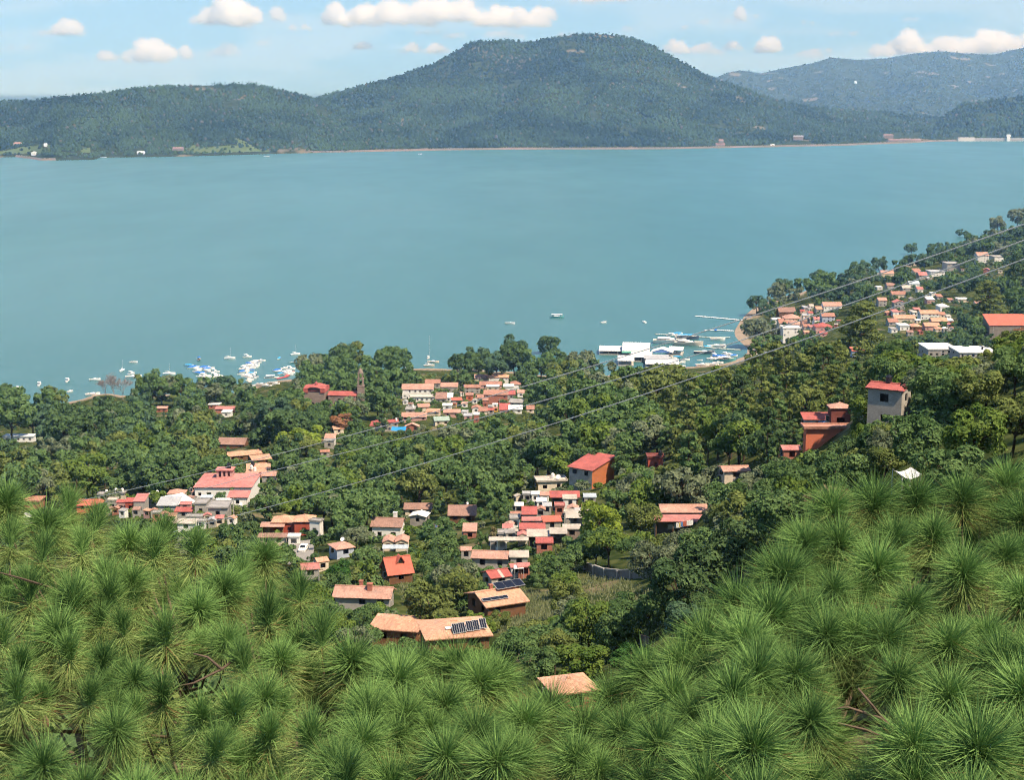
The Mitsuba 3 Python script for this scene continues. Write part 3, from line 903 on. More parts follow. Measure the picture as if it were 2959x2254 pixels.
def canopy(x0, yt, x1, ye, yb, roof, label, yaw=0, slope=.10, name='canopy', cat='canopy', sag=0.0, D=None, group=None):
    """A roof sheet on thin posts."""
    cx = (x0 + x1) / 2
    p = hit(cx, yb) if D is None else at_depth(cx, yb, D)
    m, tan = p[1] / FPX, (ye - 275) / FPX
    w, d, h = (x1 - x0) * m, float(np.clip((ye - yt) * m / (tan + slope), 1.5, 14)), max((yb - ye) * m, 2.1)
    key = key_for(name); tag(key, label, cat, group)
    n = 9
    g = MB()
    u = np.linspace(-1, 1, n)
    X, Y = np.meshgrid(u * w / 2, u * d / 2, indexing='ij')
    Z = h + slope * (Y + d / 2) - sag * (1 - (X / (w / 2)) ** 2) * (1 - .3 * (Y / (d / 2)) ** 2) + .03 * np.sin(X * 3)
    V = np.stack([X, Y, Z], -1).reshape(-1, 3)
    i = np.arange(n - 1)[:, None] * n + np.arange(n - 1)[None]
    f = np.stack([i, i + n, i + n + 1, i + 1], -1).reshape(-1, 4)
    g.add(V, f); g.add(V - [0, 0, .04], f[:, ::-1])
    off = np.array([p[0] * (p[1] + d / 2) / p[1], p[1] + d / 2, p[2]])
    a = math.radians(yaw)
    v, f = g.mesh()
    put(f'{key}__cover', (turn(v, a, off), f), ROOF[roof])
    for sx in (-1, 1):
        for sy in (-1, 1):
            v, f = MB().tube([[sx * w / 2 * .92, sy * d / 2 * .9, -2.5], [sx * w / 2 * .92, sy * d / 2 * .9, h + slope * (sy * .9 + 1) * d / 2 - .05]], .05, 6).mesh()
            part(key, 'post', (turn(v, a, off), f), 'm_steel')
    PROT.append((x0, yt, x1, ye + 2, p[1])); FOOT.append((off[0], off[1], max(w, d) / 2))
    return key


def on_house(H, x, y, z):
    return turn(np.array([x, y, z], float), H['yaw'], H['off'])


def tank(p, label, s=1.0, white=False):
    """A ribbed plastic water tank with a lid."""
    key = key_for('water_tank'); tag(key, label, 'water tank')
    prof = [(0.0, 0), (.52, 0), (.55, .05)]
    for k in range(6):
        z = .1 + k * .19
        prof += [(.55, z), (.575, z + .06), (.575, z + .12), (.55, z + .17)]
    prof += [(.53, 1.28), (.30, 1.42), (.22, 1.45)]
    v, f = MB().lathe([(r * s, z * s) for r, z in prof], 14).mesh()
    mt = 'm_white_plastic' if white else 'm_black_plastic'
    put(f'{key}__body', (v + p, f), mt, smooth=30)
    v, f = MB().lathe([(.24 * s, 1.45 * s), (.24 * s, 1.53 * s), (.12 * s, 1.57 * s), (0.001, 1.57 * s)], 12).mesh()
    put(f'{key}__lid', (v + p, f), mt)
    return key


def roof_z(H, x, y):
    """Height of the plain gable, hip or shed roof above the house's local point."""
    return H['h'] + H['rise'] * max(0.0, 1 - abs(y) / (H['d'] / 2))
# ------------------------------------------------------------------ the town, district by district
HS = {}


def row(tagname, *a, **k):
    HS[tagname] = house(*a, **k)


# crowded houses on the left, below the pines
row('A16', 72, 1433, 127, 1450, 1474, 'flat', 'clay', 'brick', 0, 'brick red flat-roofed house with one dark window beside the left pines')
row('A16b', 68, 1478, 126, 1494, 1515, 'shed', 'white', 'white', 0, 'low white-roofed shed just below the brick red house at left', 'shed', 'shed')
row('A15', 222, 1440, 302, 1462, 1480, 'shed', 'scarlet', 'coral', 0, 'orange-red sheet roof half hidden behind the tall left pine tip')
row('A9a', 284, 1422, 318, 1430, 1452, 'flat', 'grey', 'grey', 0, 'small grey flat-roofed house at the left end of the crowded row')
row('A9b', 312, 1438, 342, 1446, 1475, 'flat', 'cream', 'block', 0, 'small bare-block house with cream flat roof left of the pink house')
row('A9c', 322, 1418, 366, 1426, 1446, 'flat', 'grey', 'cream', 0, 'cream flat-roofed house behind the pink house in the crowded row')
row('A8', 338, 1443, 368, 1450, 1480, 'shed', 'red', 'pink', 0, 'narrow pink house with red roof in the crowded row')
row('A8b', 364, 1434, 396, 1449, 1482, 'shed', 'red', 'red', 0, 'red-walled house between the pink house and the red-and-white roof')
row('A4', 391, 1421, 428, 1447, 1485, 'shed', 'pink', 'block', 0, 'grey block house with a tall pale pink sloping roof')
row('A5', 426, 1420, 468, 1438, 1466, 'shed', 'grey', 'block', 0, 'block house with dark grey sheet roof in the crowded row')
row('A6', 458, 1430, 522, 1460, 1482, 'shed', 'metal', 'grey', 0, 'grey house with wide silver sheet roof in the crowded row')
row('A13', 486, 1412, 540, 1428, 1445, 'hip', 'salmon', 'cream', 0, 'low house with faded salmon hip roof behind the silver-roofed house')
row('A1', 572, 1372, 748, 1406, 1442, 'hip', 'pink', 'white', 0, 'large house with wide pinkish red roof and rooftop room', pitch=.13, cat='house')
row('A12', 604, 1446, 668, 1468, 1500, 'flat', 'grey', 'grey', 0, 'grey flat-roofed house in front of the large pink-roofed house')
row('A12b', 566, 1440, 604, 1456, 1490, 'flat', 'grey', 'block', 0, 'unpainted grey block house left of the white roof boards')
row('A14', 580, 1433, 617, 1443, 1458, 'shed', 'blue', 'grey', 0, 'small house with pale blue sheet roof under the large pink roof')
row('A12c', 622, 1438, 668, 1456, 1476, 'shed', 'white', 'white', 0, 'white house with white sheet roof in front of the large pink-roofed house')
row('A2', 660, 1412, 724, 1436, 1466, 'shed', 'pink', 'white', 0, 'white house with pink-red lean-to roof right of the large pink roof', posts=True)
row('A10', 506, 1466, 560, 1482, 1500, 'shed', 'red', 'grey', 0, 'low grey house with red sheet roof below the silver roof')
row('A10b', 520, 1452, 556, 1463, 1478, 'shed', 'pink', 'pink', 0, 'small pink-roofed house wedged below the silver roof')
row('A11', 512, 1500, 572, 1518, 1536, 'shed', 'cream', 'white', 0, 'white house with pinkish cream roof nearest the middle pines')
row('A11b', 540, 1486, 590, 1494, 1520, 'flat', 'grey', 'white', 0, 'white flat-roofed house above the cream-roofed one')
row('A17', 757, 1358, 802, 1374, 1394, 'gable', 'salmon', 'grey', 0, 'small grey house with salmon roof right of the tiled hall')
row('A17b', 700, 1360, 752, 1376, 1392, 'gable', 'salmon', 'cream', 10, 'low salmon-tiled house behind the large pink roof')
# tiled hall with split roofs
row('B1', 630, 1262, 721, 1284, 1298, 'gable', 'brown', 'wood', -5, 'long dark-walled house with faded brown tile roof among trees', posts=True)
row('B2', 644, 1281, 765, 1320, 1334, 'gable', 'orange', 'wood', 24, 'long tiled hall with steep orange roof pointing up to the right', pitch=.30, depth=8)
row('B3', 708, 1293, 792, 1332, 1346, 'gable', 'orange', 'wood', 24, 'tiled hall with square orange roof right of the long one', pitch=.26, depth=10)
row('B4', 706, 1338, 790, 1368, 1382, 'shed', 'orange', 'brick', 10, 'lower orange tile roof in front of the tiled halls', pitch=.2)
# houses round the church
row('D1', 1070, 1208, 1110, 1229, 1246, 'hip', 'red', 'white', 0, 'white house with pointed red hip roof below the dark tree by the church')
row('D2', 1092, 1214, 1156, 1222, 1248, 'flat', 'red', 'block', 8, 'long grey block house right of the pointed red hip roof')
row('D4', 1169, 1217, 1214, 1232, 1248, 'gabley', 'salmon', 'brick', 0, 'brick house with salmon gable right of the blue tarpaulin')
row('D5', 954, 1220, 998, 1240, 1256, 'gable', 'orange', 'cream', 20, 'small house with orange tile roof beneath the yellow-green tree')
row('D6', 938, 1250, 972, 1266, 1284, 'shed', 'salmon', 'white', 0, 'white house with salmon roof below the small orange-tiled one')
row('D7', 922, 1284, 956, 1306, 1322, 'gable', 'clay', 'grey', 10, 'clay-tiled house at the foot of the yellow-green trees')
row('D8', 936, 1268, 968, 1274, 1296, 'flat', 'grey', 'grey', 0, 'grey flat-roofed house between two tiled houses by the yellow-green trees')
# lakeside quarter behind the big tree
row('E2', 1228, 1094, 1274, 1107, 1122, 'gable', 'clay', 'grey', 0, 'grey house with red-brown roof topmost in the lakeside quarter')
row('E3', 1273, 1103, 1325, 1117, 1134, 'gable', 'salmon', 'block', 0, 'block house with long salmon roof left of the fan palm')
row('E1', 1161, 1106, 1256, 1124, 1152, 'gable', 'salmon', 'white', 0, 'long white house with salmon roof behind the white canopy')
row('E1b', 1184, 1140, 1258, 1148, 1162, 'flat', 'cream', 'white', 0, 'white terrace house beneath the white canopy')
row('E4', 1258, 1131, 1293, 1152, 1166, 'shed', 'brown', 'grey', 0, 'grey house with brown sheet roof below the block house')
row('E5', 1284, 1133, 1310, 1149, 1162, 'shed', 'white', 'white', 0, 'white-roofed house beside the brown sheet roof')
row('E6', 1302, 1143, 1338, 1157, 1170, 'shed', 'scarlet', 'block', 8, 'block house with bright red roof left of the fan palm trunk')
row('E7', 1200, 1158, 1246, 1176, 1190, 'gable', 'salmon', 'cream', 15, 'cream house with orange tiled roof, left one of the tiled pair')
row('E7b', 1230, 1168, 1276, 1190, 1202, 'gable', 'orange', 'cream', -8, 'cream house with orange tiled roof, right one of the tiled pair')
row('E8', 1172, 1174, 1202, 1184, 1196, 'flat', 'grey', 'grey', 0, 'small grey flat roof at the left edge of the lakeside quarter')
row('E9', 1160, 1189, 1236, 1204, 1218, 'gable', 'salmon', 'pink', 0, 'long pink house with salmon roof low in the lakeside quarter')
row('E10', 1248, 1200, 1302, 1215, 1232, 'gable', 'green', 'cream', 10, 'cream house with pale green roof low in the lakeside quarter')
row('E25', 1278, 1166, 1308, 1173, 1184, 'flat', 'white', 'white', 0, 'white flat-roofed house below the bright red roof')
row('E26', 1280, 1180, 1332, 1192, 1206, 'shed', 'salmon', 'pink', 0, 'pinkish house with faded roof below the white flat-roofed one')
row('E13', 1340, 1109, 1390, 1119, 1138, 'gable', 'clay', 'block', 0, 'grey block house with red roof right of the fan palm')
row('E24', 1345, 1133, 1369, 1142, 1158, 'shed', 'clay', 'coral', 0, 'small coral-walled house just right of the fan palm')
row('E14', 1384, 1100, 1452, 1112, 1124, 'gable', 'clay', 'pink', 0, 'long pink house with red-brown roof below the big lakeside trees')
row('E14b', 1405, 1112, 1444, 1118, 1130, 'flat', 'white', 'cream', 0, 'cream house with long white roof strip')
row('E11', 1410, 1076, 1472, 1090, 1108, 'hip', 'orange', 'white', 0, 'white lakeside villa with orange roof among the big trees')
row('E12', 1474, 1096, 1506, 1110, 1126, 'hip', 'clay', 'white', 0, 'small white house with clay roof right of the lakeside villa')
row('E15', 1454, 1110, 1486, 1118, 1134, 'flat', 'white', 'white', 0, 'white square house below the lakeside villa')
row('E16', 1396, 1124, 1470, 1140, 1168, 'shed', 'clay', 'brick', 0, 'two-storey brick house with wide red-brown roof in the lakeside quarter')
row('E17', 1464, 1126, 1490, 1140, 1154, 'shed', 'red', 'grey', 0, 'grey house with dark red roof right of the brick house')
row('E18', 1468, 1145, 1516, 1164, 1178, 'shed', 'grey', 'grey', -10, 'grey sheet-roofed house at the right edge of the lakeside quarter')
row('E19', 1442, 1163, 1475, 1184, 1196, 'shed', 'red', 'pink', 0, 'pink house with steep red roof at the foot of the lakeside quarter')
row('E20', 1468, 1168, 1511, 1183, 1196, 'shed', 'white', 'white', 0, 'house with dazzling white roof at the right foot of the lakeside quarter')
row('E21', 1520, 1169, 1545, 1182, 1194, 'gable', 'clay', 'cream', 0, 'small tan house right of the dazzling white roof')
row('E22', 1394, 1150, 1412, 1158, 1178, 'flat', 'clay', 'brick', 0, 'narrow brick house below the wide red-brown roof')
row('E23', 1368, 1192, 1386, 1199, 1222, 'flat', 'white', 'brick', 0, 'narrow brick tower house with white top on the power line')
row('E27', 1370, 1080, 1412, 1092, 1104, 'gable', 'salmon', 'cream', 0, 'salmon-roofed house behind the lakeside tree trunks')
# white and red houses above the middle of the pines
row('F1', 786, 1482, 862, 1506, 1545, 'hip', 'orange', 'red', 0, 'red-walled house with orange hip roof, left of the joined pair')
row('F2', 850, 1479, 914, 1504, 1548, 'hip', 'orange', 'red', 0, 'red-walled house with orange hip roof, right of the joined pair')
row('F2b', 892, 1500, 938, 1507, 1553, 'flat', 'grey', 'white', -18, 'white two-storey house at the right end of the orange-roofed pair')
row('F3', 752, 1513, 826, 1530, 1546, 'shed', 'salmon', 'brick', 0, 'low salmon lean-to roof in front of the orange-roofed pair', name='lean_to', cat='lean-to', posts=True, open_front=True)
row('F3b', 810, 1506, 864, 1518, 1535, 'shed', 'salmon', 'red', 0, 'narrow salmon porch roof along the orange-roofed pair', name='porch', cat='porch', posts=True, open_front=True, depth=2.8)
row('F3c', 745, 1540, 835, 1556, 1578, 'shed', 'brown', 'cream', 0, 'long brown-roofed shed below the orange-roofed pair', 'shed', 'shed')
row('F3d', 832, 1545, 870, 1552, 1580, 'flat', 'white', 'white', 0, 'plain white box annex beside the driveway', 'annex', 'annex')
row('F4', 942, 1548, 1033, 1586, 1616, 'hip', 'salmon', 'blue', 28, 'house with salmon hip roof and pale blue-grey wall', pitch=.36)  # cool shade on the wall is put into its blue colour
row('F5', 862, 1622, 930, 1652, 1676, 'gable', 'pink', 'grey', 12, 'house with pink-red roof below the driveway, left of the dark round tree')
row('F5b', 900, 1596, 956, 1626, 1654, 'gable', 'orange', 'cream', 28, 'house with orange roof sloping up beside the dark round tree')
row('F6', 1070, 1486, 1176, 1520, 1564, 'gable', 'brown', 'white', -6, 'two-storey white house with wide brown tile roof and chimney', doors=True)
row('F7', 1166, 1452, 1252, 1472, 1492, 'gable', 'brown', 'cream', 0, 'house with brown tile roof behind the white gable canopy')
row('F7b', 1180, 1470, 1246, 1492, 1520, 'gabley', 'white', 'grey', -12, 'grey house under a white gabled sheet roof', pitch=.24, depth=6)
row('F8', 1106, 1558, 1144, 1572, 1592, 'gabley', 'salmon', 'cream', 0, 'small cream cottage with salmon gable, left of two', depth=5)
row('F8b', 1142, 1558, 1184, 1574, 1592, 'gabley', 'salmon', 'cream', 0, 'small cream cottage with salmon gable, right of two', depth=5)
row('F9', 1090, 1604, 1204, 1668, 1692, 'gable', 'scarlet', 'wood', 22, 'steep red-roofed chalet with dormer', pitch=.95, win=True)
row('F10', 958, 1704, 1150, 1742, 1764, 'gable', 'salmon', 'grey', -6, 'long low house with weathered salmon roof and brick chimney')
row('F12', 1293, 1456, 1380, 1489, 1512, 'gable', 'brown', 'wood', 0, 'house with brown tile roof, white dish and dark veranda', posts=True)
row('F12b', 1336, 1518, 1380, 1546, 1562, 'shed', 'salmon', 'brick', 0, 'faded salmon annex roof below the dark veranda house', 'annex', 'annex')
# houses on the slope right of the middle
row('G1', 1625, 1316, 1794, 1358, 1416, 'shed', 'red', 'block', -38, 'large hall with red roof, grey front and orange side wall', pitch=.20, depth=11.5, width=8.4, cat='hall', name='hall')
row('G2', 1540, 1377, 1642, 1392, 1424, 'flat', 'cream', 'cream', 8, 'cream flat-topped house with yellow end wall below the red hall')
row('G3', 1586, 1413, 1677, 1436, 1466, 'shed', 'red', 'dark', 0, 'house with red sheet roof over a dark open balcony', posts=True, open_front=True)
row('G3b', 1624, 1425, 1668, 1440, 1468, 'shed', 'cream', 'white', 0, 'white house with cream lean-to roof at the end of the dark balcony')
row('G4', 1506, 1458, 1553, 1485, 1518, 'shed', 'red', 'grey', 0, 'narrow grey house with steep red roof above the red lean-to')
row('G4b', 1506, 1502, 1566, 1515, 1532, 'shed', 'pink', 'grey', 0, 'pink-red lean-to below the narrow grey house', 'lean_to', 'lean-to')
row('G5', 1562, 1491, 1626, 1512, 1536, 'shed', 'scarlet', 'block', 6, 'block house with orange-red roof in the middle of the slope cluster')
row('G6', 1498, 1520, 1578, 1542, 1558, 'shed', 'red', 'dark', 0, 'long dark red sheet roof left of the corrugated cream roof')
row('G7', 1520, 1534, 1606, 1559, 1580, 'shed', 'cream', 'dark', 0, 'workshop with wide cream corrugated roof, left of two', 'workshop', 'workshop', open_front=True, posts=True)
row('G8', 1586, 1532, 1640, 1553, 1572, 'shed', 'cream', 'dark', 0, 'workshop with smaller cream corrugated roof, right of two', 'workshop', 'workshop', open_front=True, posts=True)
row('G10', 1624, 1510, 1680, 1527, 1558, 'shed', 'cream', 'stone', 0, 'stone-walled house with tan roof at the right of the slope cluster')
row('G11', 1546, 1566, 1600, 1586, 1600, 'shed', 'red', 'brick', 0, 'small red roof half hidden by bushes below the corrugated roofs')
row('G12', 1357, 1588, 1490, 1612, 1650, 'gable', 'salmon', 'grey', -6, 'two-storey grey house with patched pink and white roof', pitch=.3)
row('G12b', 1470, 1594, 1530, 1617, 1642, 'shed', 'cream', 'grey', 0, 'grey house with pale pink roof right of the patched roof')
row('G13', 1386, 1634, 1484, 1676, 1706, 'gable', 'red', 'block', 24, 'block house with red roof split by a white strip', pitch=.32)
row('G16', 1486, 1458, 1514, 1470, 1486, 'shed', 'white', 'grey', 0, 'tiny white-roofed hut left of the narrow grey house', 'hut', 'hut')
row('G17', 1534, 1420, 1562, 1432, 1452, 'shed', 'white', 'white', 0, 'small white shack below the yellow end wall', 'shack', 'shack')
row('G18', 1684, 1428, 1724, 1440, 1462, 'shed', 'blue', 'grey', 0, 'grey hut with pale blue roof right of the dark balcony', 'hut', 'hut')
# tiled house with solar panels near the pines
row('P2', 1332, 1708, 1538, 1768, 1800, 'gable', 'orange', 'wood', 26, 'large tiled house with orange roof and tilted panel on the ridge', pitch=.30, depth=8, wallh=2.4)
row('P1', 1190, 1788, 1436, 1866, 1898, 'hip', 'orange', 'wood', 12, 'large tiled house with orange roof carrying rows of solar panels', pitch=.24, depth=8, wallh=2.3)
row('P3', 1060, 1778, 1240, 1830, 1872, 'shed', 'orange', 'wood', -12, 'orange-roofed wing with white trim left of the panelled roof', pitch=.12, depth=5.5, wallh=2.4)
row('Q', 1545, 1972, 1740, 2036, 2080, 'hip', 'orange', 'brick', 18, 'orange tiled roof lowest in view between the two pine groups', pitch=.24, depth=5, wallh=2.2)
# hillside on the right
row('R1', 2503, 1089, 2628, 1124, 1246, 'gable', 'red', 'block', -32, 'tall bare block house with red roof and black water tank', pitch=.20, oh=.35, width=5.4, depth=4.6)
row('R2', 2314, 1190, 2408, 1216, 1244, 'shed', 'red', 'blue', 0, 'pale blue house with red roof above the orange terrace', pitch=.22)
row('R2b', 2390, 1158, 2456, 1176, 1240, 'hip', 'salmon', 'maroon', 0, 'dark maroon upper room with pale pink roof above the orange terrace')
row('R4', 2314, 1236, 2468, 1243, 1276, 'flat', 'clay', 'coral', 0, 'orange-red terrace wall block below the red-roofed houses', name='terrace', cat='terrace', win=False, depth=3.5)
row('R6', 2256, 1298, 2314, 1314, 1334, 'shed', 'pink', 'brick', 0, 'small pink-roofed shed left below the orange terrace', 'shed', 'shed')
row('R7', 2663, 989, 2754, 1010, 1032, 'flat', 'white', 'grey', 0, 'house with bright white flat roof left of the roof tank')
row('R7b', 2752, 998, 2868, 1020, 1036, 'flat', 'white', 'grey', 0, 'long house with bright white flat roof under the roof tank')
row('R8', 2844, 903, 2990, 940, 975, 'shed', 'scarlet', 'dark', 0, 'house with orange-red roof highest on the right edge', pitch=.35, win=False)
row('R10', 2456, 1000, 2502, 1014, 1030, 'shed', 'scarlet', 'blue', 0, 'orange-red roof glimpsed behind the tall single pine')
row('R11', 2074, 1332, 2168, 1366, 1392, 'gable', 'salmon', 'cream', 6, 'white house with weathered pink roof and white edge among shrubs', pitch=.2)
row('R12', 1882, 1480, 2052, 1504, 1548, 'shed', 'pink', 'dark', 0, 'long house with pinkish red sheet roof above a dark veranda', open_front=True, posts=True)
row('R12b', 1902, 1449, 2048, 1478, 1530, 'shed', 'salmon', 'dark', 0, 'upper salmon roof behind the long pinkish red roof', 'annex', 'annex', prot=True)
row('R13', 1866, 1310, 1918, 1322, 1360, 'flat', 'maroon', 'red', 0, 'dark red house glimpsed behind trees right of the red hall')
# promontory and the far slope on the right
row('S1', 2245, 886, 2296, 901, 914, 'gable', 'brown', 'wood', 0, 'dark house with brown roof at the back of the promontory')
row('S2', 2262, 904, 2312, 920, 934, 'hip', 'salmon', 'cream', 0, 'cream house with pinkish roof in the middle of the promontory')
row('S2b', 2246, 918, 2284, 934, 946, 'gable', 'clay', 'cream', 0, 'cream house with clay roof left of the white promontory house')
row('S2c', 2280, 920, 2314, 936, 948, 'hip', 'salmon', 'pink', 0, 'pink house with faded roof right on the promontory')
row('S3', 2256, 940, 2310, 948, 982, 'flat', 'white', 'white', 0, 'tall white house nearest on the promontory')
row('S4', 2228, 918, 2258, 924, 936, 'flat', 'white', 'white', 0, 'low white flat roof beside the grey promontory tree')
row('S5', 2374, 871, 2430, 884, 896, 'gable', 'salmon', 'white', 0, 'white house with salmon roof behind the round bright tree')
row('S6', 2370, 902, 2410, 914, 932, 'gable', 'clay', 'blue', 0, 'pale blue house with clay roof right of the round bright tree')
row('S7', 2350, 930, 2402, 944, 958, 'hip', 'red', 'pink', 0, 'pink house with bright red roof behind the tall single pine')
far = [('T1', 2817, 727, 2852, 738, 764, 'gable', 'salmon', 'white', 'three-storey white villa with salmon roof high on the far right slope'),
       ('T2', 2864, 737, 2898, 743, 756, 'flat', 'grey', 'white', 'white flat-roofed villa right of the three-storey villa'),
       ('T3', 2727, 752, 2766, 762, 790, 'flat', 'grey', 'grey', 'square grey house with pale side on the far slope'),
       ('T4', 2680, 779, 2736, 786, 798, 'flat', 'metal', 'white', 'long low white house left of the square grey house'),
       ('T5', 2542, 780, 2580, 790, 800, 'gable', 'salmon', 'cream', 'salmon-roofed house among the far dark trees'),
       ('T6', 2622, 810, 2654, 820, 832, 'gable', 'blue', 'white', 'white house with pale blue roof halfway up the far slope'),
       ('T7', 2572, 840, 2616, 850, 862, 'gable', 'clay', 'cream', 'cream house with clay roof left of the far dark trees'),
       ('T8', 2533, 858, 2560, 868, 886, 'gable', 'salmon', 'grey', 'grey house with pinkish roof behind the tall single pine'),
       ('T9', 2578, 862, 2612, 874, 894, 'gabley', 'pink', 'grey', 'grey gabled house with red roof on the far slope'),
       ('T10', 2653, 894, 2710, 906, 924, 'gable', 'orange', 'white', 'white house with orange roof at the top of the tiled estate'),
       ('T11', 2578, 908, 2642, 920, 932, 'gable', 'orange', 'cream', 'wide orange-roofed house at the left of the tiled estate'),
       ('T12', 2686, 916, 2734, 928, 942, 'gable', 'orange', 'pink', 'orange-roofed house right of the tiled estate'),
       ('T13', 2627, 930, 2660, 943, 956, 'hip', 'orange', 'wood', 'dark house with square orange hip roof in the tiled estate'),
       ('T14', 2666, 930, 2712, 942, 956, 'gable', 'orange', 'pink', 'long orange-roofed house at the foot of the tiled estate'),
       ('T15', 2698, 941, 2722, 950, 960, 'hip', 'orange', 'cream', 'smallest orange roof at the right foot of the tiled estate'),
       ('T16', 2562, 918, 2592, 930, 942, 'gable', 'clay', 'grey', 'grey house with clay roof at the left end of the tiled estate'),
       ('T17', 2592, 934, 2624, 942, 956, 'flat', 'white', 'white', 'white flat-roofed house left of the square orange hip roof'),
       ('T18', 2708, 872, 2740, 886, 900, 'hip', 'white', 'white', 'white house with pale domed roof above the tiled estate'),
       ('T19', 2762, 860, 2796, 865, 874, 'flat', 'white', 'cream', 'long pale flat roof right of the domed white house'),
       ('T20', 2814, 868, 2846, 876, 886, 'gable', 'salmon', 'cream', 'salmon roof glimpsed between the right-hand pines'),
       ('T21', 2530, 826, 2548, 830, 838, 'flat', 'white', 'white', 'tiny white house alone among the far dark trees')]
for t in far:
    row(t[0], *t[1:9], 0, t[9])
row('L1', 12, 1254, 104, 1262, 1278, 'flat', 'white', 'white', 0, 'long low white building among the trees at the left edge')
row('L2', 604, 1163, 640, 1170, 1182, 'flat', 'white', 'brick', 0, 'low house with white roof strip behind the docks')
row('L3', 622, 1172, 680, 1182, 1196, 'shed', 'pink', 'brick', 0, 'pink-red sheet roof among the trees left of the church')
row('L4', 642, 1184, 672, 1192, 1206, 'flat', 'white', 'white', 0, 'small white house below the pink-red sheet roof')
row('L5', 452, 1172, 486, 1180, 1192, 'shed', 'salmon', 'brick', 0, 'faint salmon roof deep in the left wood')

H = HS['G1']                                                # the painted side of the hall
q = MB().prism([(-H['d'] / 2 + .02, -3.0), (H['d'] / 2 - .02, -3.0), (H['d'] / 2 - .02, H['h'] + H['rise'] * .98 - .25), (-H['d'] / 2 + .02, H['h'] - .2)], 'x', H['w'] / 2 + .004, H['w'] / 2 + .05).mesh()
part(H['key'], 'side_wall', (H['local'](q[0]), q[1]), WALL['orange'])
H = HS['G2']
q = MB().box(-H['w'] / 2 - .04, -H['w'] / 2 - .004, -H['d'] / 2 + .02, H['d'] / 2 - .02, -3.0, H['h'] - .05).mesh()
part(H['key'], 'end_wall', (H['local'](q[0]), q[1]), WALL['ochre'])
H = HS['G13']                                               # the pale strip of new sheet down the red roof
s = H['rise'] / (H['d'] / 2)
q = MB().slab([[.0, -H['d'] / 2 - .45, H['h'] - .45 * s + .03], [.55, -H['d'] / 2 - .45, H['h'] - .45 * s + .03], [.55, 0, H['h'] + H['rise'] + .03], [.0, 0, H['h'] + H['rise'] + .03]], .02).mesh()
part(H['key'], 'roof_strip', (H['local'](q[0]), q[1]), ROOF['cream'])

# ---- the smaller dwellings packed between
PACK = [('the crowded houses at left', [(245, 1440), (330, 1425), (420, 1430), (560, 1425), (660, 1470), (690, 1500), (640, 1520), (560, 1530), (480, 1500), (400, 1490), (320, 1482)], 26, (16, 34), 461),
        ('the lakeside quarter', [(1165, 1115), (1260, 1105), (1380, 1105), (1500, 1118), (1520, 1165), (1480, 1195), (1400, 1190), (1300, 1215), (1200, 1220), (1165, 1180)], 34, (14, 30), 849),
        ('the slope cluster', [(1500, 1440), (1560, 1415), (1640, 1440), (1700, 1480), (1690, 1540), (1600, 1580), (1500, 1575), (1440, 1560), (1480, 1500)], 20, (20, 40), 351),
        ('the promontory', [(2240, 900), (2320, 885), (2420, 880), (2430, 940), (2380, 965), (2290, 970), (2240, 940)], 16, (12, 24), 1250),
        ('the tiled estate', [(2560, 905), (2650, 890), (2740, 905), (2750, 950), (2650, 962), (2570, 955)], 16, (14, 26), 1080),
        ('the far right slope', [(2500, 800), (2700, 770), (2880, 740), (2930, 790), (2800, 870), (2600, 880), (2520, 870)], 14, (12, 26), 1400),
        ('the houses below the hall', [(1340, 1600), (1440, 1580), (1530, 1610), (1520, 1650), (1440, 1690), (1390, 1660)], 6, (18, 34), 300)]
rp = np.random.default_rng(55)
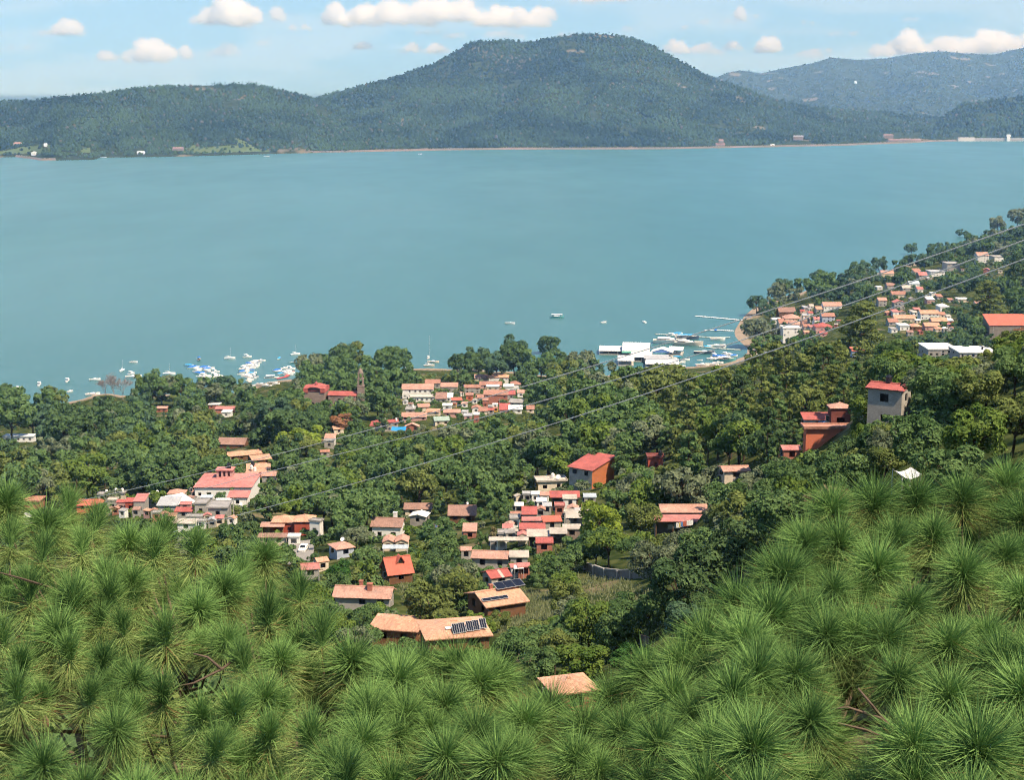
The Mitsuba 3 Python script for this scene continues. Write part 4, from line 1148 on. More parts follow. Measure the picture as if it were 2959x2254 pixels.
for where, poly, count, (wa, wb), _ in PACK:
    P_ = np.array(poly, float); got, spec = 0, []
    taken = [(a[0] - 2, a[1] - 2, a[2] + 2, a[3] + 3) for a in PROT]
    for _t in range(1500):
        if got >= count: break
        cx, cy = rp.uniform(P_[:, 0].min(), P_[:, 0].max()), rp.uniform(P_[:, 1].min(), P_[:, 1].max())
        w_ = rp.uniform(wa, wb); rh = w_ * rp.uniform(.30, .50); wh = w_ * rp.uniform(.32, .6)
        if not in_poly(np.array(cx), np.array(cy), poly): continue
        q = (cx - w_ / 2, cy - rh, cx + w_ / 2, cy + wh * .6)
        def over(a, b): return max(0, min(a[2], b[2]) - max(a[0], b[0])) * max(0, min(a[3], b[3]) - max(a[1], b[1]))
        if any(over(q, t) > .22 * (q[2] - q[0]) * (q[3] - q[1]) or over(q, t) > .30 * (t[2] - t[0]) * (t[3] - t[1]) for t in taken): continue
        taken.append(q); got += 1
        rf = ['salmon', 'clay', 'red', 'pink', 'white', 'grey', 'metal', 'cream', 'orange', 'brown'][rp.choice(10, p=[.2, .16, .1, .08, .1, .1, .08, .06, .06, .06])]
        wl = ['white', 'cream', 'grey', 'block', 'pink', 'brick', 'ochre'][rp.choice(7, p=[.3, .14, .2, .14, .1, .08, .04])]
        kd = ['gable', 'shed', 'flat', 'gabley'][rp.choice(4, p=[.3, .4, .2, .1])]
        if kd == 'flat' and rf in ('salmon', 'orange', 'brown'): rf = 'grey'
        spec.append((cx, cy, w_, rh, wh, rf, wl, kd, rp.uniform(-25, 25) if rp.random() < .5 else 0))
    words_ = {'salmon': 'salmon', 'clay': 'clay red', 'red': 'dark red', 'pink': 'pinkish', 'white': 'white', 'grey': 'grey', 'metal': 'silver', 'cream': 'cream', 'orange': 'orange', 'brown': 'brown'}
    shape_ = {'gable': 'gabled', 'shed': 'lean-to', 'flat': 'flat', 'gabley': 'gabled'}
    nth_ = 'first second third fourth fifth sixth seventh eighth ninth tenth'.split()
    for s in sorted(spec):
        cx, cy, w_, rh, wh, rf, wl, kd, yw = s
        same = sorted(t[0] for t in spec if t[5] == rf and shape_[t[7]] == shape_[kd])
        i = same.index(cx)
        lab = f'small {wl} house, {words_[rf]} {shape_[kd]} roof, ' + (f'{nth_[i]} from left ' if len(same) > 1 else 'only one ') + f'in {where}'
        lab = ' '.join(lab.split()[:16])
        house(cx - w_ / 2, cy - rh, cx + w_ / 2, cy, cy + wh, kd, rf, wl, yw, lab, group=f'small houses in {where}')
# ------------------------------------------------------------------ the church
def build_church():
    key = key_for('church'); tag(key, 'stone church with red roof, arched gable, red lantern and long nave', 'church')
    D = 800.0; m = D / FPX
    def lay(cx, yb):
        p = at_depth(cx, yb, D); return p
    p = lay(912, 1188)
    w, h, d = 61 * m, 55 * m, 11.0
    off = np.array([p[0], D + d / 2, p[2]])
    ang = math.radians(-6)
    # square block with a round-headed window in the front
    def arch_wall(W, H, holes, t=.6, n=10):
        from shapely.geometry import box as sbox, Polygon
        from shapely.ops import unary_union
        s = sbox(-W / 2, -4, W / 2, H)
        for cx, z0, z1, r in holes:
            arc = [(cx + r * math.cos(a), z1 + r * math.sin(a)) for a in np.linspace(0, math.pi, n)]
            s = s.difference(Polygon([(cx + r, z0), *arc, (cx - r, z0)]))
        g = trimesh.creation.extrude_polygon(s, t, engine='earcut')
        v = np.array(g.vertices)
        return np.c_[v[:, 0], v[:, 2], v[:, 1]], np.array(g.faces)[:, ::-1]
    wall = MB()
    v, f = arch_wall(w, h, [(-w * .11, h * .22, h * .36, w * .115)])
    wall.add(turn(v + [0, -d / 2, 0], ang, off), f)
    for sx in (-1, 1):
        a0, a1 = sorted((sx * w / 2, sx * (w / 2 - .6)))
        v, f = MB().box(a0, a1, -d / 2 + .6, d / 2, -4, h).mesh(); wall.add(turn(v, ang, off), f)
    v, f = MB().box(-w / 2 + .6, w / 2 - .6, d / 2 - .6, d / 2, -4, h).mesh(); wall.add(turn(v, ang, off), f)
    put(f'{key}__wall', wall.mesh(), WALL['stone'])
    v, f = MB().box(-w * .11 - w * .115, -w * .11 + w * .115, -d / 2 + .45, -d / 2 + .5, h * .22, h * .36 + w * .115).mesh()
    pk = key_for(f'{key}__window'); put(pk, (turn(v, ang, off), f), 'm_pane')
    # roof: four barrel vaults meeting, their arched ends open to the front
    r = w * .47; n = 14
    roof = MB()
    th = np.linspace(math.pi * .06, math.pi * .94, n)
    prof = np.c_[-r * np.cos(th) * 1.0, h + 2.2 * (np.sin(th) - math.sin(th[0])) / (1 - math.sin(th[0])) + .6]
    for axis in (0, 1):
        for k in range(n - 1):
            a, b = prof[k], prof[k + 1]
            e = d / 2 + .5 if axis == 0 else w / 2 + .3
            quad = [[a[0], -e, a[1]], [b[0], -e, b[1]], [b[0], e, b[1]], [a[0], e, a[1]]] if axis == 0 else [[-e, a[0], a[1] - .02], [-e, b[0], b[1] - .02], [e, b[0], b[1] - .02], [e, a[0], a[1] - .02]]
            if axis == 1: quad = quad[::-1]
            roof.slab(quad[::-1] if axis == 0 else quad[::-1], .3)
    v, f = roof.box(-w / 2 - .3, -w * .30, -d / 2 - .4, d / 2, h, h + 2.4).box(w * .30, w / 2 + .3, -d / 2 - .4, d / 2, h, h + 2.4).mesh()
    put(f'{key}__roof', (turn(v, ang, off), f), ROOF['red'])
    v, f = MB().box(-w * .30 + .01, w * .30 - .01, -d / 2 + .8, -d / 2 + .9, h, h + 2.3).mesh()
    part(key, 'tympanum', (turn(v, ang, off), f), WALL['dark'])
    lk = f'{key}__lantern'
    v, f = MB().lathe([(1.15, 0), (1.15, .4), (.8, .5), (.8, 1.5), (1.0, 1.6), (.85, 2.0), (.5, 2.4), (.15, 2.6), (.12, 3.1), (0.001, 3.15)], 8, (0, 0, h + 2.2)).mesh()
    put(lk, (turn(v, ang, off), f), ROOF['red'])
    # nave running right, with buttresses, arch and lean-to
    q = lay(990, 1176)
    nw, nh, nd = 82 * m, 34 * m, 8.0
    no = np.array([q[0], D + nd / 2 + 1, q[2]])
    g = arch_wall(nw, nh, [(nw * .26, nh * .3, nh * .55, 2.0), (-nw * .1, nh * .35, nh * .6, .7)])
    wm = MB(); wm.add(turn(g[0] + [0, -nd / 2, 0], ang, no), g[1])
    v, f = MB().box(-nw / 2, nw / 2, nd / 2 - .5, nd / 2, -4, nh).box(nw / 2 - .5, nw / 2, -nd / 2 + .6, nd / 2 - .5, -4, nh).mesh(); wm.add(turn(v, ang, no), f)
    part(key, 'nave_wall', wm.mesh(), WALL['stone'])
    v, f = roof_mesh('gable', nw, nd, nh, 1.5, .4); part(key, 'nave_roof', (turn(v, ang, no), f), ROOF['red'])
    v, f = MB().box(nw * .02, nw * .44, -nd / 2 - 3.0, -nd / 2 - .01, -4, nh * .42).mesh()
    part(key, 'annex', (turn(v, ang, no), f), WALL['orange'])
    v, f = MB().box(nw * .30, nw * .36, -nd / 2 - 3.06, -nd / 2 - 3.001, -.5, nh * .34).mesh()
    part(key, 'door', (turn(v, ang, no), f), 'm_timber')
    FOOT.append((off[0], off[1], 8)); FOOT.append((no[0], no[1], 9))
    # bell tower: square shaft, open belfry of two stages, pointed cap
    tk = key_for('bell_tower'); tag(tk, 'slender stone bell tower with tiered belfry beside the red-roofed church', 'bell tower')
    t = lay(1042, 1178)
    tw = 20 * m; H0 = 62 * m
    to = np.array([t[0], D + 3, t[2]])
    v, f = MB().box(-tw / 2, tw / 2, -tw / 2, tw / 2, -4, H0).box(-tw * .56, tw * .56, -tw * .56, tw * .56, H0, H0 + .4).mesh(); put(f'{tk}__shaft', (v + to, f), WALL['stone'])
    b = MB(); z = H0 + .4
    for s, hh in ((.44, 3.3), (.36, 2.6)):
        e = tw * s
        for sx in (-1, 1):
            for sy in (-1, 1):
                b.box(*sorted((sx * e, sx * e * .55)), *sorted((sy * e, sy * e * .55)), z, z + hh)
        b.box(-e * 1.12, e * 1.12, -e * 1.12, e * 1.12, z + hh, z + hh + .35)
        z += hh + .35
    v, f = b.mesh(); put(f'{tk}__belfry', (v + to, f), WALL['stone'])
    v, f = MB().lathe([(tw * .40, z), (tw * .34, z + .8), (tw * .2, z + 1.7), (tw * .05, z + 2.3), (.06, z + 3.0), (.001, z + 3.0)], 8).mesh(); put(f'{tk}__cap', (v + to, f), WALL['stone'])
    v, f = MB().box(-.5, .5, -.5, .5, H0 + 1.4, H0 + 2.4).mesh(); part(tk, 'bell', (v + to, f), 'm_black_plastic')
    FOOT.append((to[0], to[1], 3))


build_church()

# ------------------------------------------------------------------ on and about the houses
def chimney(H, x, y, h, wall, s=.9):
    z = roof_z(H, x, y)
    v, f = MB().box(x - s / 2, x + s / 2, y - s / 2, y + s / 2, z - 1.2, z + h).box(x - s * .62, x + s * .62, y - s * .62, y + s * .62, z + h, z + h + .18).mesh()
    part(H['key'], 'chimney', (H['local'](v), f), WALL[wall])


chimney(HS['F6'], HS['F6']['w'] * .22, HS['F6']['d'] * .2, 1.6, 'white')
chimney(HS['F10'], HS['F10']['w'] * .12, -HS['F10']['d'] * .15, 1.0, 'brick', .8)
chimney(HS['F10'], HS['F10']['w'] * -.08, HS['F10']['d'] * .2, 1.0, 'brick', .6)
chimney(HS['P2'], -HS['P2']['w'] * .1, HS['P2']['d'] * .1, .7, 'brick', .5)


def rooftop_room():
    H = HS['A1']
    w, d, h = 47 * H['m'], 4.4, 2.9
    x0, y0, z = -10 * H['m'], H['d'] * .12, H['h'] + .2
    m = MB()
    n = 4
    for k in range(n):                                      # piers with dark openings between
        a = x0 - w / 2 + k * (w - .7) / (n - 1)
        m.box(a, a + .7, y0 - d / 2, y0 - d / 2 + .4, z, z + h)
    m.box(x0 - w / 2, x0 + w / 2, y0 + d / 2 - .3, y0 + d / 2, z, z + h)
    for k in (0, 1, 2):
        b = y0 - d / 2 + .4 + k * (d - 1.5) / 2
        m.box(x0 + w / 2 - .4, x0 + w / 2, b, b + .7, z, z + h); m.box(x0 - w / 2, x0 - w / 2 + .4, b, b + .7, z, z + h)
    v, f = m.mesh(); rk = f"{H['key']}__rooftop_room"
    put(rk, (H['local'](v), f), WALL['pink'])
    v, f = MB().box(x0 - w / 2 - .4, x0 + w / 2 + .4, y0 - d / 2 - .4, y0 + d / 2 + .4, z + h, z + h + .3).mesh()
    put(f'{rk}__roof', (H['local'](v), f), ROOF['pink'])
    tank(on_house(H, x0 + 1.2, y0, z + h + .3), 'black water tank on top of the rooftop room', 1.25)


rooftop_room()


def dormer():
    H = HS['F9']
    s = H['rise'] / (H['d'] / 2)
    y = -H['d'] * .22; z = roof_z(H, 0, y) + .05
    x = H['w'] * .08
    key = f"{H['key']}__dormer"
    v, f = MB().prism([(x - .6, z), (x + .6, z), (x + .6, z + .3), (x, z + 1.25), (x - .6, z + .3)], 'y', y - .1, y + 1.0).mesh()
    put(key, (H['local'](v), f), WALL['wood'])
    m = MB()
    for sx in (-1, 1):
        q = [[x + sx * .8, y - .35, z + .12], [x, y - .45, z + 1.42], [x, y + 1.4, z + 1.42], [x + sx * .8, y + .6, z + .12]]
        m.slab(q if sx < 0 else q[::-1], -.12)
    v, f = m.mesh(); put(f'{key}__roof', (H['local'](v), f), ROOF['scarlet'])
    v, f = MB().box(x - .3, x + .3, y - .14, y - .11, z + .1, z + .7).mesh(); put(f'{key}__pane', (H['local'](v), f), 'm_pane')


dormer()
for who, x, y, lab, s, wht in (('R1', -.05, .05, 'black water tank on the red roof of the tall block house', .75, False), ('R7b', .25, 0, 'large black roof tank left of the orange-red roof', 1.0, False), ('F12', .12, .1, 'small tank on the brown roof of the veranda house', .7, False),
                               ('A5', .2, .3, 'white water tank on the dark grey sheet roof', .8, True), ('A9a', .3, 0, 'white water tank at the left end of the crowded row', .9, True), ('A9c', -.2, 0, 'white water tank on the cream flat roof', .9, True),
                               ('A9c', .3, 0, 'second white water tank on the cream flat roof', .9, True), ('G2', .1, .2, 'white water tank on the cream flat-topped house', .9, True), ('D2', -.2, .2, 'white water tank on the long grey block house', 1.0, True),
                               ('D2', .42, .2, 'second water tank at the end of the long grey block house', .9, True), ('B4', -.25, .25, 'black water tank between the tiled halls', 1.2, False), ('B4', -.32, -.4, 'white water tank below the tiled halls', 1.0, True),
                               ('E8', .3, 0, 'white tank on the small grey flat roof at the lakeside', 1.0, True), ('R13', .35, 0, 'black tank on the dark red house behind trees', 1.0, False), ('A17b', .3, .2, 'white tank on the low salmon-tiled house', 1.1, True)):
    H = HS[who]
    z = H['h'] + (.18 if H['rise'] == 0 else .55 * H['rise'] + .15)
    tank(on_house(H, x * H['w'], y * H['d'], z), lab, s, wht)


def dish(p, r, label, mat='m_white_paint', face=(-.3, -.75, .6)):
    key = key_for('satellite_dish'); tag(key, label, 'satellite dish')
    prof = [(r * t, .28 * r * t * t) for t in np.linspace(.02, 1, 6)]
    v, f = MB().lathe(prof, 16).mesh()
    F = frame_of(np.array(face, float))
    v2, f2 = MB().lathe([(a, b - .02) for a, b in prof], 16).mesh()
    put(f'{key}__bowl', (np.vstack([v, v2]) @ F.T + p + [0, 0, r * 1.1], np.vstack([f, f2[:, ::-1] + len(v)])), mat, smooth=True)
    vv, ff = MB().tube([p + [0, 0, -.4], p + [0, 0, r * 1.1]], .04, 6).mesh(); put(f'{key}__mast', (vv, ff), 'm_steel')


def frame_of(z):
    z = z / np.linalg.norm(z); x = np.cross([0, 0, 1.0], z); x /= np.linalg.norm(x)
    return np.stack([x, np.cross(z, x), z], 1)


H = HS['R7b']; dish(on_house(H, -.08 * H['w'], -.2 * H['d'], H['h'] + .2), .45, 'white satellite dish on the long white flat roof')
H = HS['F4']; dish(on_house(H, .1 * H['w'], .05 * H['d'], H['h'] + H['rise'] * .9), .5, 'white satellite dish on the salmon hip roof')
H = HS['F12']; dish(on_house(H, .2 * H['w'], .1 * H['d'], H['h'] + H['rise'] * .9), .4, 'small white dish on the brown roof of the veranda house')
H = HS['R2']; dish(on_house(H, .1 * H['w'], -.56 * H['d'], .6), .75, 'blue dish in front of the pale blue house', wall_blue := matte('m_blue_paint', rgb(.12, .24, .52), .4))
H = HS['A2']; dish(on_house(H, .2 * H['w'], -.56 * H['d'], .3), .6, 'small dish under the pink-red lean-to roof')
H = HS['G2']; dish(on_house(H, .25 * H['w'], -.3 * H['d'], H['h'] + .2), .7, 'white dish on the cream flat-topped house')


# solar panels: frame, dark cells in strips
scene['m_cell'] = {'type': 'twosided', 'bsdf': {'type': 'principled', 'base_color': rgb(.012, .014, .024), 'roughness': .3, 'specular': .4}}


def solar(c, u, n, w, l, label):
    """A panel at c: u across, n its normal."""
    u = np.array(u, float); u /= np.linalg.norm(u); n = np.array(n, float); n /= np.linalg.norm(n); b = np.cross(n, u)
    R = np.stack([u, b, n], 1)
    key = key_for('solar_panel'); tag(key, label, 'solar panel', 'solar panels on the orange roof')
    put(f'{key}__frame', (lambda q: (q[0] @ R.T + c, q[1]))(MB().box(-w / 2, w / 2, -l / 2, l / 2, -.04, 0).box(-w / 2, w / 2, -l / 2, -l / 2 + .05, 0, .02).box(-w / 2, w / 2, l / 2 - .05, l / 2, 0, .02).mesh()), 'm_steel')
    k = 3
    for i in range(k):
        a = -w / 2 + .04 + i * (w - .08) / k
        q = MB().box(a + .015, a + (w - .08) / k - .015, -l / 2 + .07, l / 2 - .07, .001, .012).mesh()
        part(key, 'cell_strip', (q[0] @ R.T + c, q[1]), 'm_cell')


H = HS['P1']
ca, sa = math.cos(H['yaw']), math.sin(H['yaw'])
slope = H['rise'] / (H['d'] / 2)
nrm = turn(np.array([0, -slope, 1.0]), H['yaw'], (0, 0, 0))
for i, (fx_, fy_, nm) in enumerate(((-.03, -.36, 'leftmost'), (.075, -.34, 'second'), (.21, -.31, 'third'), (.315, -.29, 'fourth'), (.44, -.25, 'rightmost'))):
    y = fy_ * H['d']
    zz = H['h'] + H['rise'] * (1 - abs(y) / (H['d'] / 2)) + .42
    tilt = turn(np.array([-.12, -.55, 1.0]), H['yaw'], (0, 0, 0))
    solar(on_house(H, fx_ * H['w'], y, zz), (ca, sa, 0), tilt, .92, 1.75, f'{nm} of the dark solar panels standing in a row on the orange roof')
v, f = MB().box(-.5, .5, -.35, .35, 0, .12).mesh()
k = key_for('skylight'); tag(k, 'pale skylight on the orange roof left of the solar panels', 'skylight')
y = -.25 * H['d']; put(k, (H['local'](v + [-.12 * H['w'], y, H['h'] + H['rise'] * (1 - abs(y) / (H['d'] / 2)) + .05]), f), 'm_white_paint')
H = HS['P2']
solar(on_house(H, .34 * H['w'], .02 * H['d'], H['h'] + H['rise'] + .5), (math.cos(H['yaw']), math.sin(H['yaw']), .02), turn(np.array([.1, -.25, 1.0]), H['yaw'], (0, 0, 0)), 4.6, 2.0, 'wide tilted grey solar panel on the ridge of the upper orange roof')
y = -.34 * H['d']
solar(on_house(H, -.22 * H['w'], y, H['h'] + H['rise'] * (1 - abs(y) / (H['d'] / 2)) + .22), (math.cos(H['yaw']), math.sin(H['yaw']), 0), turn(np.array([0, -H['rise'] / (H['d'] / 2), 1.0]), H['yaw'], (0, 0, 0)), 4.2, .8, 'narrow flat solar panel strip on the left of the upper orange roof')

# canopies and tarpaulins
canopy(1176, 1116, 1238, 1134, 1150, 'white', 'dazzling white canopy in front of the long salmon roof at the lakeside', sag=.3)
canopy(493, 1428, 552, 1462, 1476, 'white', 'long white tarpaulin strip across the crowded houses', yaw=38, sag=.3, name='tarpaulin', cat='tarpaulin')
canopy(563, 1396, 612, 1408, 1424, 'white', 'white sheet awning at the left corner of the large pink-red roof')
canopy(1131, 1233, 1174, 1245, 1256, 'blue_tarp' if 'blue_tarp' in ROOF else 'blue', 'bright blue tarpaulin beside the brick house with salmon gable', sag=.4, name='tarpaulin', cat='tarpaulin')
canopy(1632, 1472, 1706, 1498, 1524, 'cream', 'greyish white awning over the laundry at the right of the slope cluster')
canopy(1484, 1650, 1514, 1662, 1676, 'white', 'small white awning right of the red roof with the white strip')
canopy(1104, 1587, 1182, 1600, 1612, 'blue', 'pale blue sheet awning below the two cream cottages')
canopy(2584, 1406, 2648, 1430, 1438, 'white', 'sagging white tarpaulin shelter above the right-hand pines', yaw=14, sag=.5, name='tarpaulin', cat='tarpaulin')
canopy(2346, 1270, 2370, 1288, 1300, 'scarlet', 'bright red awning under the orange terrace')
canopy(1450, 1526, 1484, 1540, 1552, 'pink', 'pink sheet shelter below the brownish tall tree')
canopy(1556, 1382, 1580, 1390, 1410, 'white', 'slanting white sheet at the yellow end wall')
canopy(1410, 1562, 1530, 1574, 1590, 'cream', 'long pale sheet over the yard below the brownish tall tree')


def laundry(px0, py0, px1, py1, label, n=9, seed=3):
    r = np.random.default_rng(seed)
    a, b = hit(px0, py0), hit(px1, py1)
    key = key_for('clothes_line'); tag(key, label, 'clothes line')
    put(f'{key}__line', MB().tube([a + [0, 0, 2.0], (a + b) / 2 + [0, 0, 1.85], b + [0, 0, 2.0]], .02, 5).mesh(), 'm_steel')
    cols = ['m_white_paint', 'm_white_paint', 'm_blue_paint', WALL['yellow'], ROOF['scarlet'], WALL['white'], WALL['dark']]
    for k in range(n):
        t = (k + .5) / n
        c = a * (1 - t) + b * t + [0, 0, 1.9 - .5]
        s = r.uniform(.25, .45)
        q = MB().slab([[-s, 0, -.5], [s, .05, -.5], [s, 0, .5], [-s, 0.03, .5]], .03).mesh()
        part(key, 'garment', (q[0] + c, q[1]), cols[r.integers(len(cols))])


laundry(1926, 1545, 2000, 1530, 'washing hung in front of the dark veranda of the long pinkish red roof', 12, 3)
laundry(1660, 1508, 1695, 1512, 'coloured washing under the greyish white awning', 7, 4)
laundry(1480, 1548, 1500, 1556, 'pale washing in the yard below the brownish tall tree', 6, 5)
laundry(1254, 1534, 1290, 1540, 'white and yellow washing left of the veranda house', 6, 9)
laundry(1538, 1446, 1572, 1452, 'washing beside the small white shack', 6, 12)


# the white car on the driveway, and the driveway
def car(p, yaw, label, paint='m_white_paint'):
    key = key_for('parked_car'); tag(key, label, 'car')
    a = math.radians(yaw)
    prof = [(-2.1, .35), (2.1, .35), (2.15, .75), (1.95, .95), (1.05, 1.02), (.45, 1.45), (-1.3, 1.48), (-1.95, 1.05), (-2.15, .9)]
    m = MB()
    n = len(prof)
    xs = (-.86, -.72, .72, .86)
    v, f = [], []
    for j, y in enumerate(xs):
        k = 1 if j in (1, 2) else .93
        v += [[u * k, y, .35 + (z - .35) * (1 if j in (1, 2) else .9)] for u, z in prof]
    for j in range(3):
        for i in range(n):
            f.append([j * n + i, j * n + (i + 1) % n, (j + 1) * n + (i + 1) % n, (j + 1) * n + i])
    m.add(v, np.array(f)[:, ::-1])
    for j, s in ((0, 1), (3, -1)):
        m.add(v[j * n:(j + 1) * n], [[0, i, i + 1][::s] for i in range(1, n - 1)])
    q = m.mesh(); put(f'{key}__body', (turn(q[0], a, p), q[1]), paint, smooth=25)
    for nm, quad in (('windscreen', [[1.08, -.62, 1.05], [1.08, .62, 1.05], [.5, .55, 1.44], [.5, -.55, 1.44]]), ('rear_window', [[-1.36, -.55, 1.46], [-1.36, .55, 1.46], [-1.93, .62, 1.1], [-1.93, -.62, 1.1]])):
        q = MB().slab(np.array(quad) + [0, 0, .03], .02).mesh(); put(f'{key}__{nm}', (turn(q[0], a, p), q[1]), 'm_pane')
    for sy in (-1, 1):
        q = MB().slab([[1.0, sy * .87, 1.0], [-1.7, sy * .87, 1.0], [-1.2, sy * .80, 1.38], [.42, sy * .80, 1.38]][::sy], .02).mesh(); part(key, 'side_window', (turn(q[0], a, p), q[1]), 'm_pane')
        for sx in (-1, 1):
            q = MB().lathe([(.001, -.1), (.2, -.1), (.32, -.09), (.33, .09), (.2, .1), (.001, .1)], 14).mesh()
            w = np.stack([q[0][:, 0], q[0][:, 2], q[0][:, 1]], 1) + [sx * 1.3, sy * .80, .33]
            part(key, 'wheel', (turn(w, a, p), q[1]), 'm_black_plastic', smooth=30)
        q = MB().box(2.08, 2.16, *sorted((sy * .45, sy * .75)), .62, .78).mesh(); part(key, 'headlight', (turn(q[0], a, p), q[1]), 'm_steel')


def path(name, pix, w, mat, lift=.12, kind='structure'):
    pts = np.array([hit(a, b) for a, b in pix])
    t = np.gradient(pts[:, :2], axis=0); t /= np.linalg.norm(t, axis=1, keepdims=True)
    nr = np.stack([-t[:, 1], t[:, 0]], 1) * w / 2
    rows = []
    for s in (-1, -.4, .4, 1):
        xy = pts[:, :2] + nr * s
        rows.append(np.c_[xy, np.maximum(ground(xy[:, 0], xy[:, 1]), 0) + lift + .55])
    v = np.stack(rows, 1); n, m = v.shape[:2]
    i = np.arange(n - 1)[:, None] * m + np.arange(m - 1)[None]
    k = key_for(name); put(k, (v.reshape(-1, 3), np.stack([i, i + m, i + m + 1, i + 1], -1).reshape(-1, 4)[:, ::-1]), mat, smooth=True); tag(k, kind=kind)


matte('m_paving', mottled((.30, .285, .26), .2, .8, .4))
matte('m_earth_road', mottled((.42, .33, .25), .2, .6, .5))
path('driveway', [(872, 1570), (876, 1585), (878, 1600), (872, 1620), (860, 1640)], 5.0, 'm_paving')
path('lane', [(2310, 955), (2316, 935), (2322, 915), (2330, 898), (2338, 882)], 7.0, 'm_earth_road')
p = hit(877, 1600); car(p + [0, 0, .7], -95, 'white car parked on the driveway below the orange-roofed pair')


# the retaining wall of block panels between concrete posts, stepping down the slope
def retaining_wall():
    key = key_for('retaining_wall'); tag(key, 'long grey block retaining wall with concrete posts and pale coping', 'wall')
    base = [(1690, 1672), (1716, 1688), (1748, 1704), (1786, 1722), (1824, 1740), (1868, 1758), (1900, 1770)]
    crest = [(1690, 1628), (1716, 1645), (1748, 1662), (1786, 1678), (1824, 1694), (1868, 1704), (1900, 1716)]
    D = np.linspace(262, 240, len(base))
    C = np.array([at_depth(a, b, d) for (a, b), d in zip(crest, np.linspace(272, 238, len(base)))])
    B = np.c_[C[:, :2], ground(C[:, 0], C[:, 1])]
    C[:, 2] = np.maximum(C[:, 2], B[:, 2] + 1.5)
    for i in range(len(base) - 1):
        a, b, c, d = B[i] - [0, 0, 2.5], B[i + 1] - [0, 0, 2.5], C[i + 1], C[i]
        step = .35 if i in (1, 4) else 0
        c, d = c + [0, 0, -step * .3], d + [0, 0, step * .3]
        n = np.cross(b - a, [0, 0, 1.0]); n /= np.linalg.norm(n)
        e = (b - a) / np.linalg.norm(b - a)
        part(key, 'panel', MB().slab([a, b, c, d], .2).mesh(), WALL['shaded_block'])  # shade on this face is painted in by a darker block colour
        part(key, 'coping', MB().slab([d + n * .12, c + n * .12, c - n * .36, d - n * .36][::1], -.22).mesh(), 'm_concrete')
        top = d + [0, 0, .1]
        foot = np.array([d[0], d[1], a[2]])
        q = MB().box(-.18, .18, -.30, .05, 0, top[2] - foot[2]).mesh()
        ang = math.atan2(e[1], e[0])
        part(key, 'post', (turn(q[0], ang, foot), q[1]), 'm_concrete')
        mid0, mid1 = (a * .45 + d * .55), (b * .45 + c * .55)
        part(key, 'beam', MB().slab([mid0 + n * .08, mid1 + n * .08, mid1 + n * .08 + [0, 0, .22], mid0 + n * .08 + [0, 0, .22]], .08).mesh(), 'm_concrete')


retaining_wall()
k = key_for('garden_wall'); tag(k, 'short pale stone wall end above the dark thicket', 'wall')
a, b = hit(1742, 1830) + [0, 0, 1.3], hit(1866, 1872) + [0, 0, 1.2]
put(k, MB().slab([a - [0, 0, 4], b - [0, 0, 4], b, a], .35).mesh(), WALL['stone'])

# ------------------------------------------------------------------ power lines
for i, (lab, pts) in enumerate((('upper power line running from the crowded houses to the right edge', [(200, 1452, 62), (372, 1419, 56), (745 * 1.342, 936 * 1.342, 44), (1583, 1100, 37), (2281, 879, 31), (3200, 560, 25)]),
                                ('middle power line crossing the tiled hall and the marina trees', [(436 * 1.342, 1054 * 1.342, 54), (802, 1356, 50), (1000, 1303, 46), (1402, 1214, 40), (1879, 1060, 34), (2959, 691, 26), (3200, 605, 25)]),
                                ('lower power line passing behind the left pine tips', [(300, 1588, 58), (680, 1489, 50), (1000, 1409, 45), (1583, 1228, 37), (2013, 1080, 32), (2509, 926, 28), (2959, 752, 25), (3200, 650, 24)]))):
    P = np.array([at_depth(a, b, d) for a, b, d in pts])
    t = np.linspace(0, 1, 60)
    s = np.concatenate([[0], np.cumsum(np.linalg.norm(np.diff(P, axis=0), axis=1))]); s /= s[-1]
    co = [np.polyfit(s, P[:, j], 3) for j in range(3)]
    C = np.stack([np.polyval(c, t) for c in co], 1)
    k = key_for('power_line'); tag(k, lab, 'power line', 'power lines crossing the view')
    put(k, MB().tube(C, .0105, 6).mesh(), 'm_cable', smooth=True)
matte('m_cable', rgb(.60, .61, .58), .5)


def pole(px, yt, yb, label, r=.14):
    p = hit(px, yb); m = p[1] / FPX
    k = key_for('utility_pole'); tag(k, label, 'utility pole')
    h = (yb - yt) * m
    put(f'{k}__shaft', MB().tube([p - [0, 0, 1], p + [0, 0, h]], [r, r * .7], 8).mesh(), 'm_concrete')
    put(f'{k}__crossarm', MB().box(-.9, .9, -.07, .07, h * .93, h * .93 + .12).mesh()[0] + p if False else (MB().box(-.9, .9, -.07, .07, h * .93, h * .93 + .12).mesh()[0] + p, MB().box(-.9, .9, -.07, .07, 0, .12).mesh()[1]), 'm_timber')


pole(2866, 942, 1016, 'pale utility pole below the orange-red roof at the right edge', .22)
pole(922, 1640, 1692, 'pale pole right of the pink-red roof below the driveway')
pole(676, 1432, 1500, 'utility pole among the crowded houses at left')
pole(1443, 1150, 1190, 'utility pole in the lakeside quarter')
# ------------------------------------------------------------------ boats, docks and the far shore's buildings
matte('m_hull_white', rgb(.80, .80, .79), .35)
matte('m_hull_dark', rgb(.06, .10, .16), .35)
matte('m_hull_teal', rgb(.10, .34, .36), .4)
matte('m_hull_red', rgb(.45, .08, .07), .4)
matte('m_cover_blue', mottled((.03, .16, .55), .15, 1, .2))
matte('m_cover_sky', mottled((.05, .33, .62), .15, 1, .2))
matte('m_deck', mottled((.58, .53, .46), .15, 1, .3))
matte('m_dock', mottled((.42, .40, .36), .2, .7, .4))
matte('m_dock_pale', mottled((.50, .56, .52), .15, .7, .3))
matte('m_mast', rgb(.62, .63, .64), .3)
BOAT_PLANS = {}


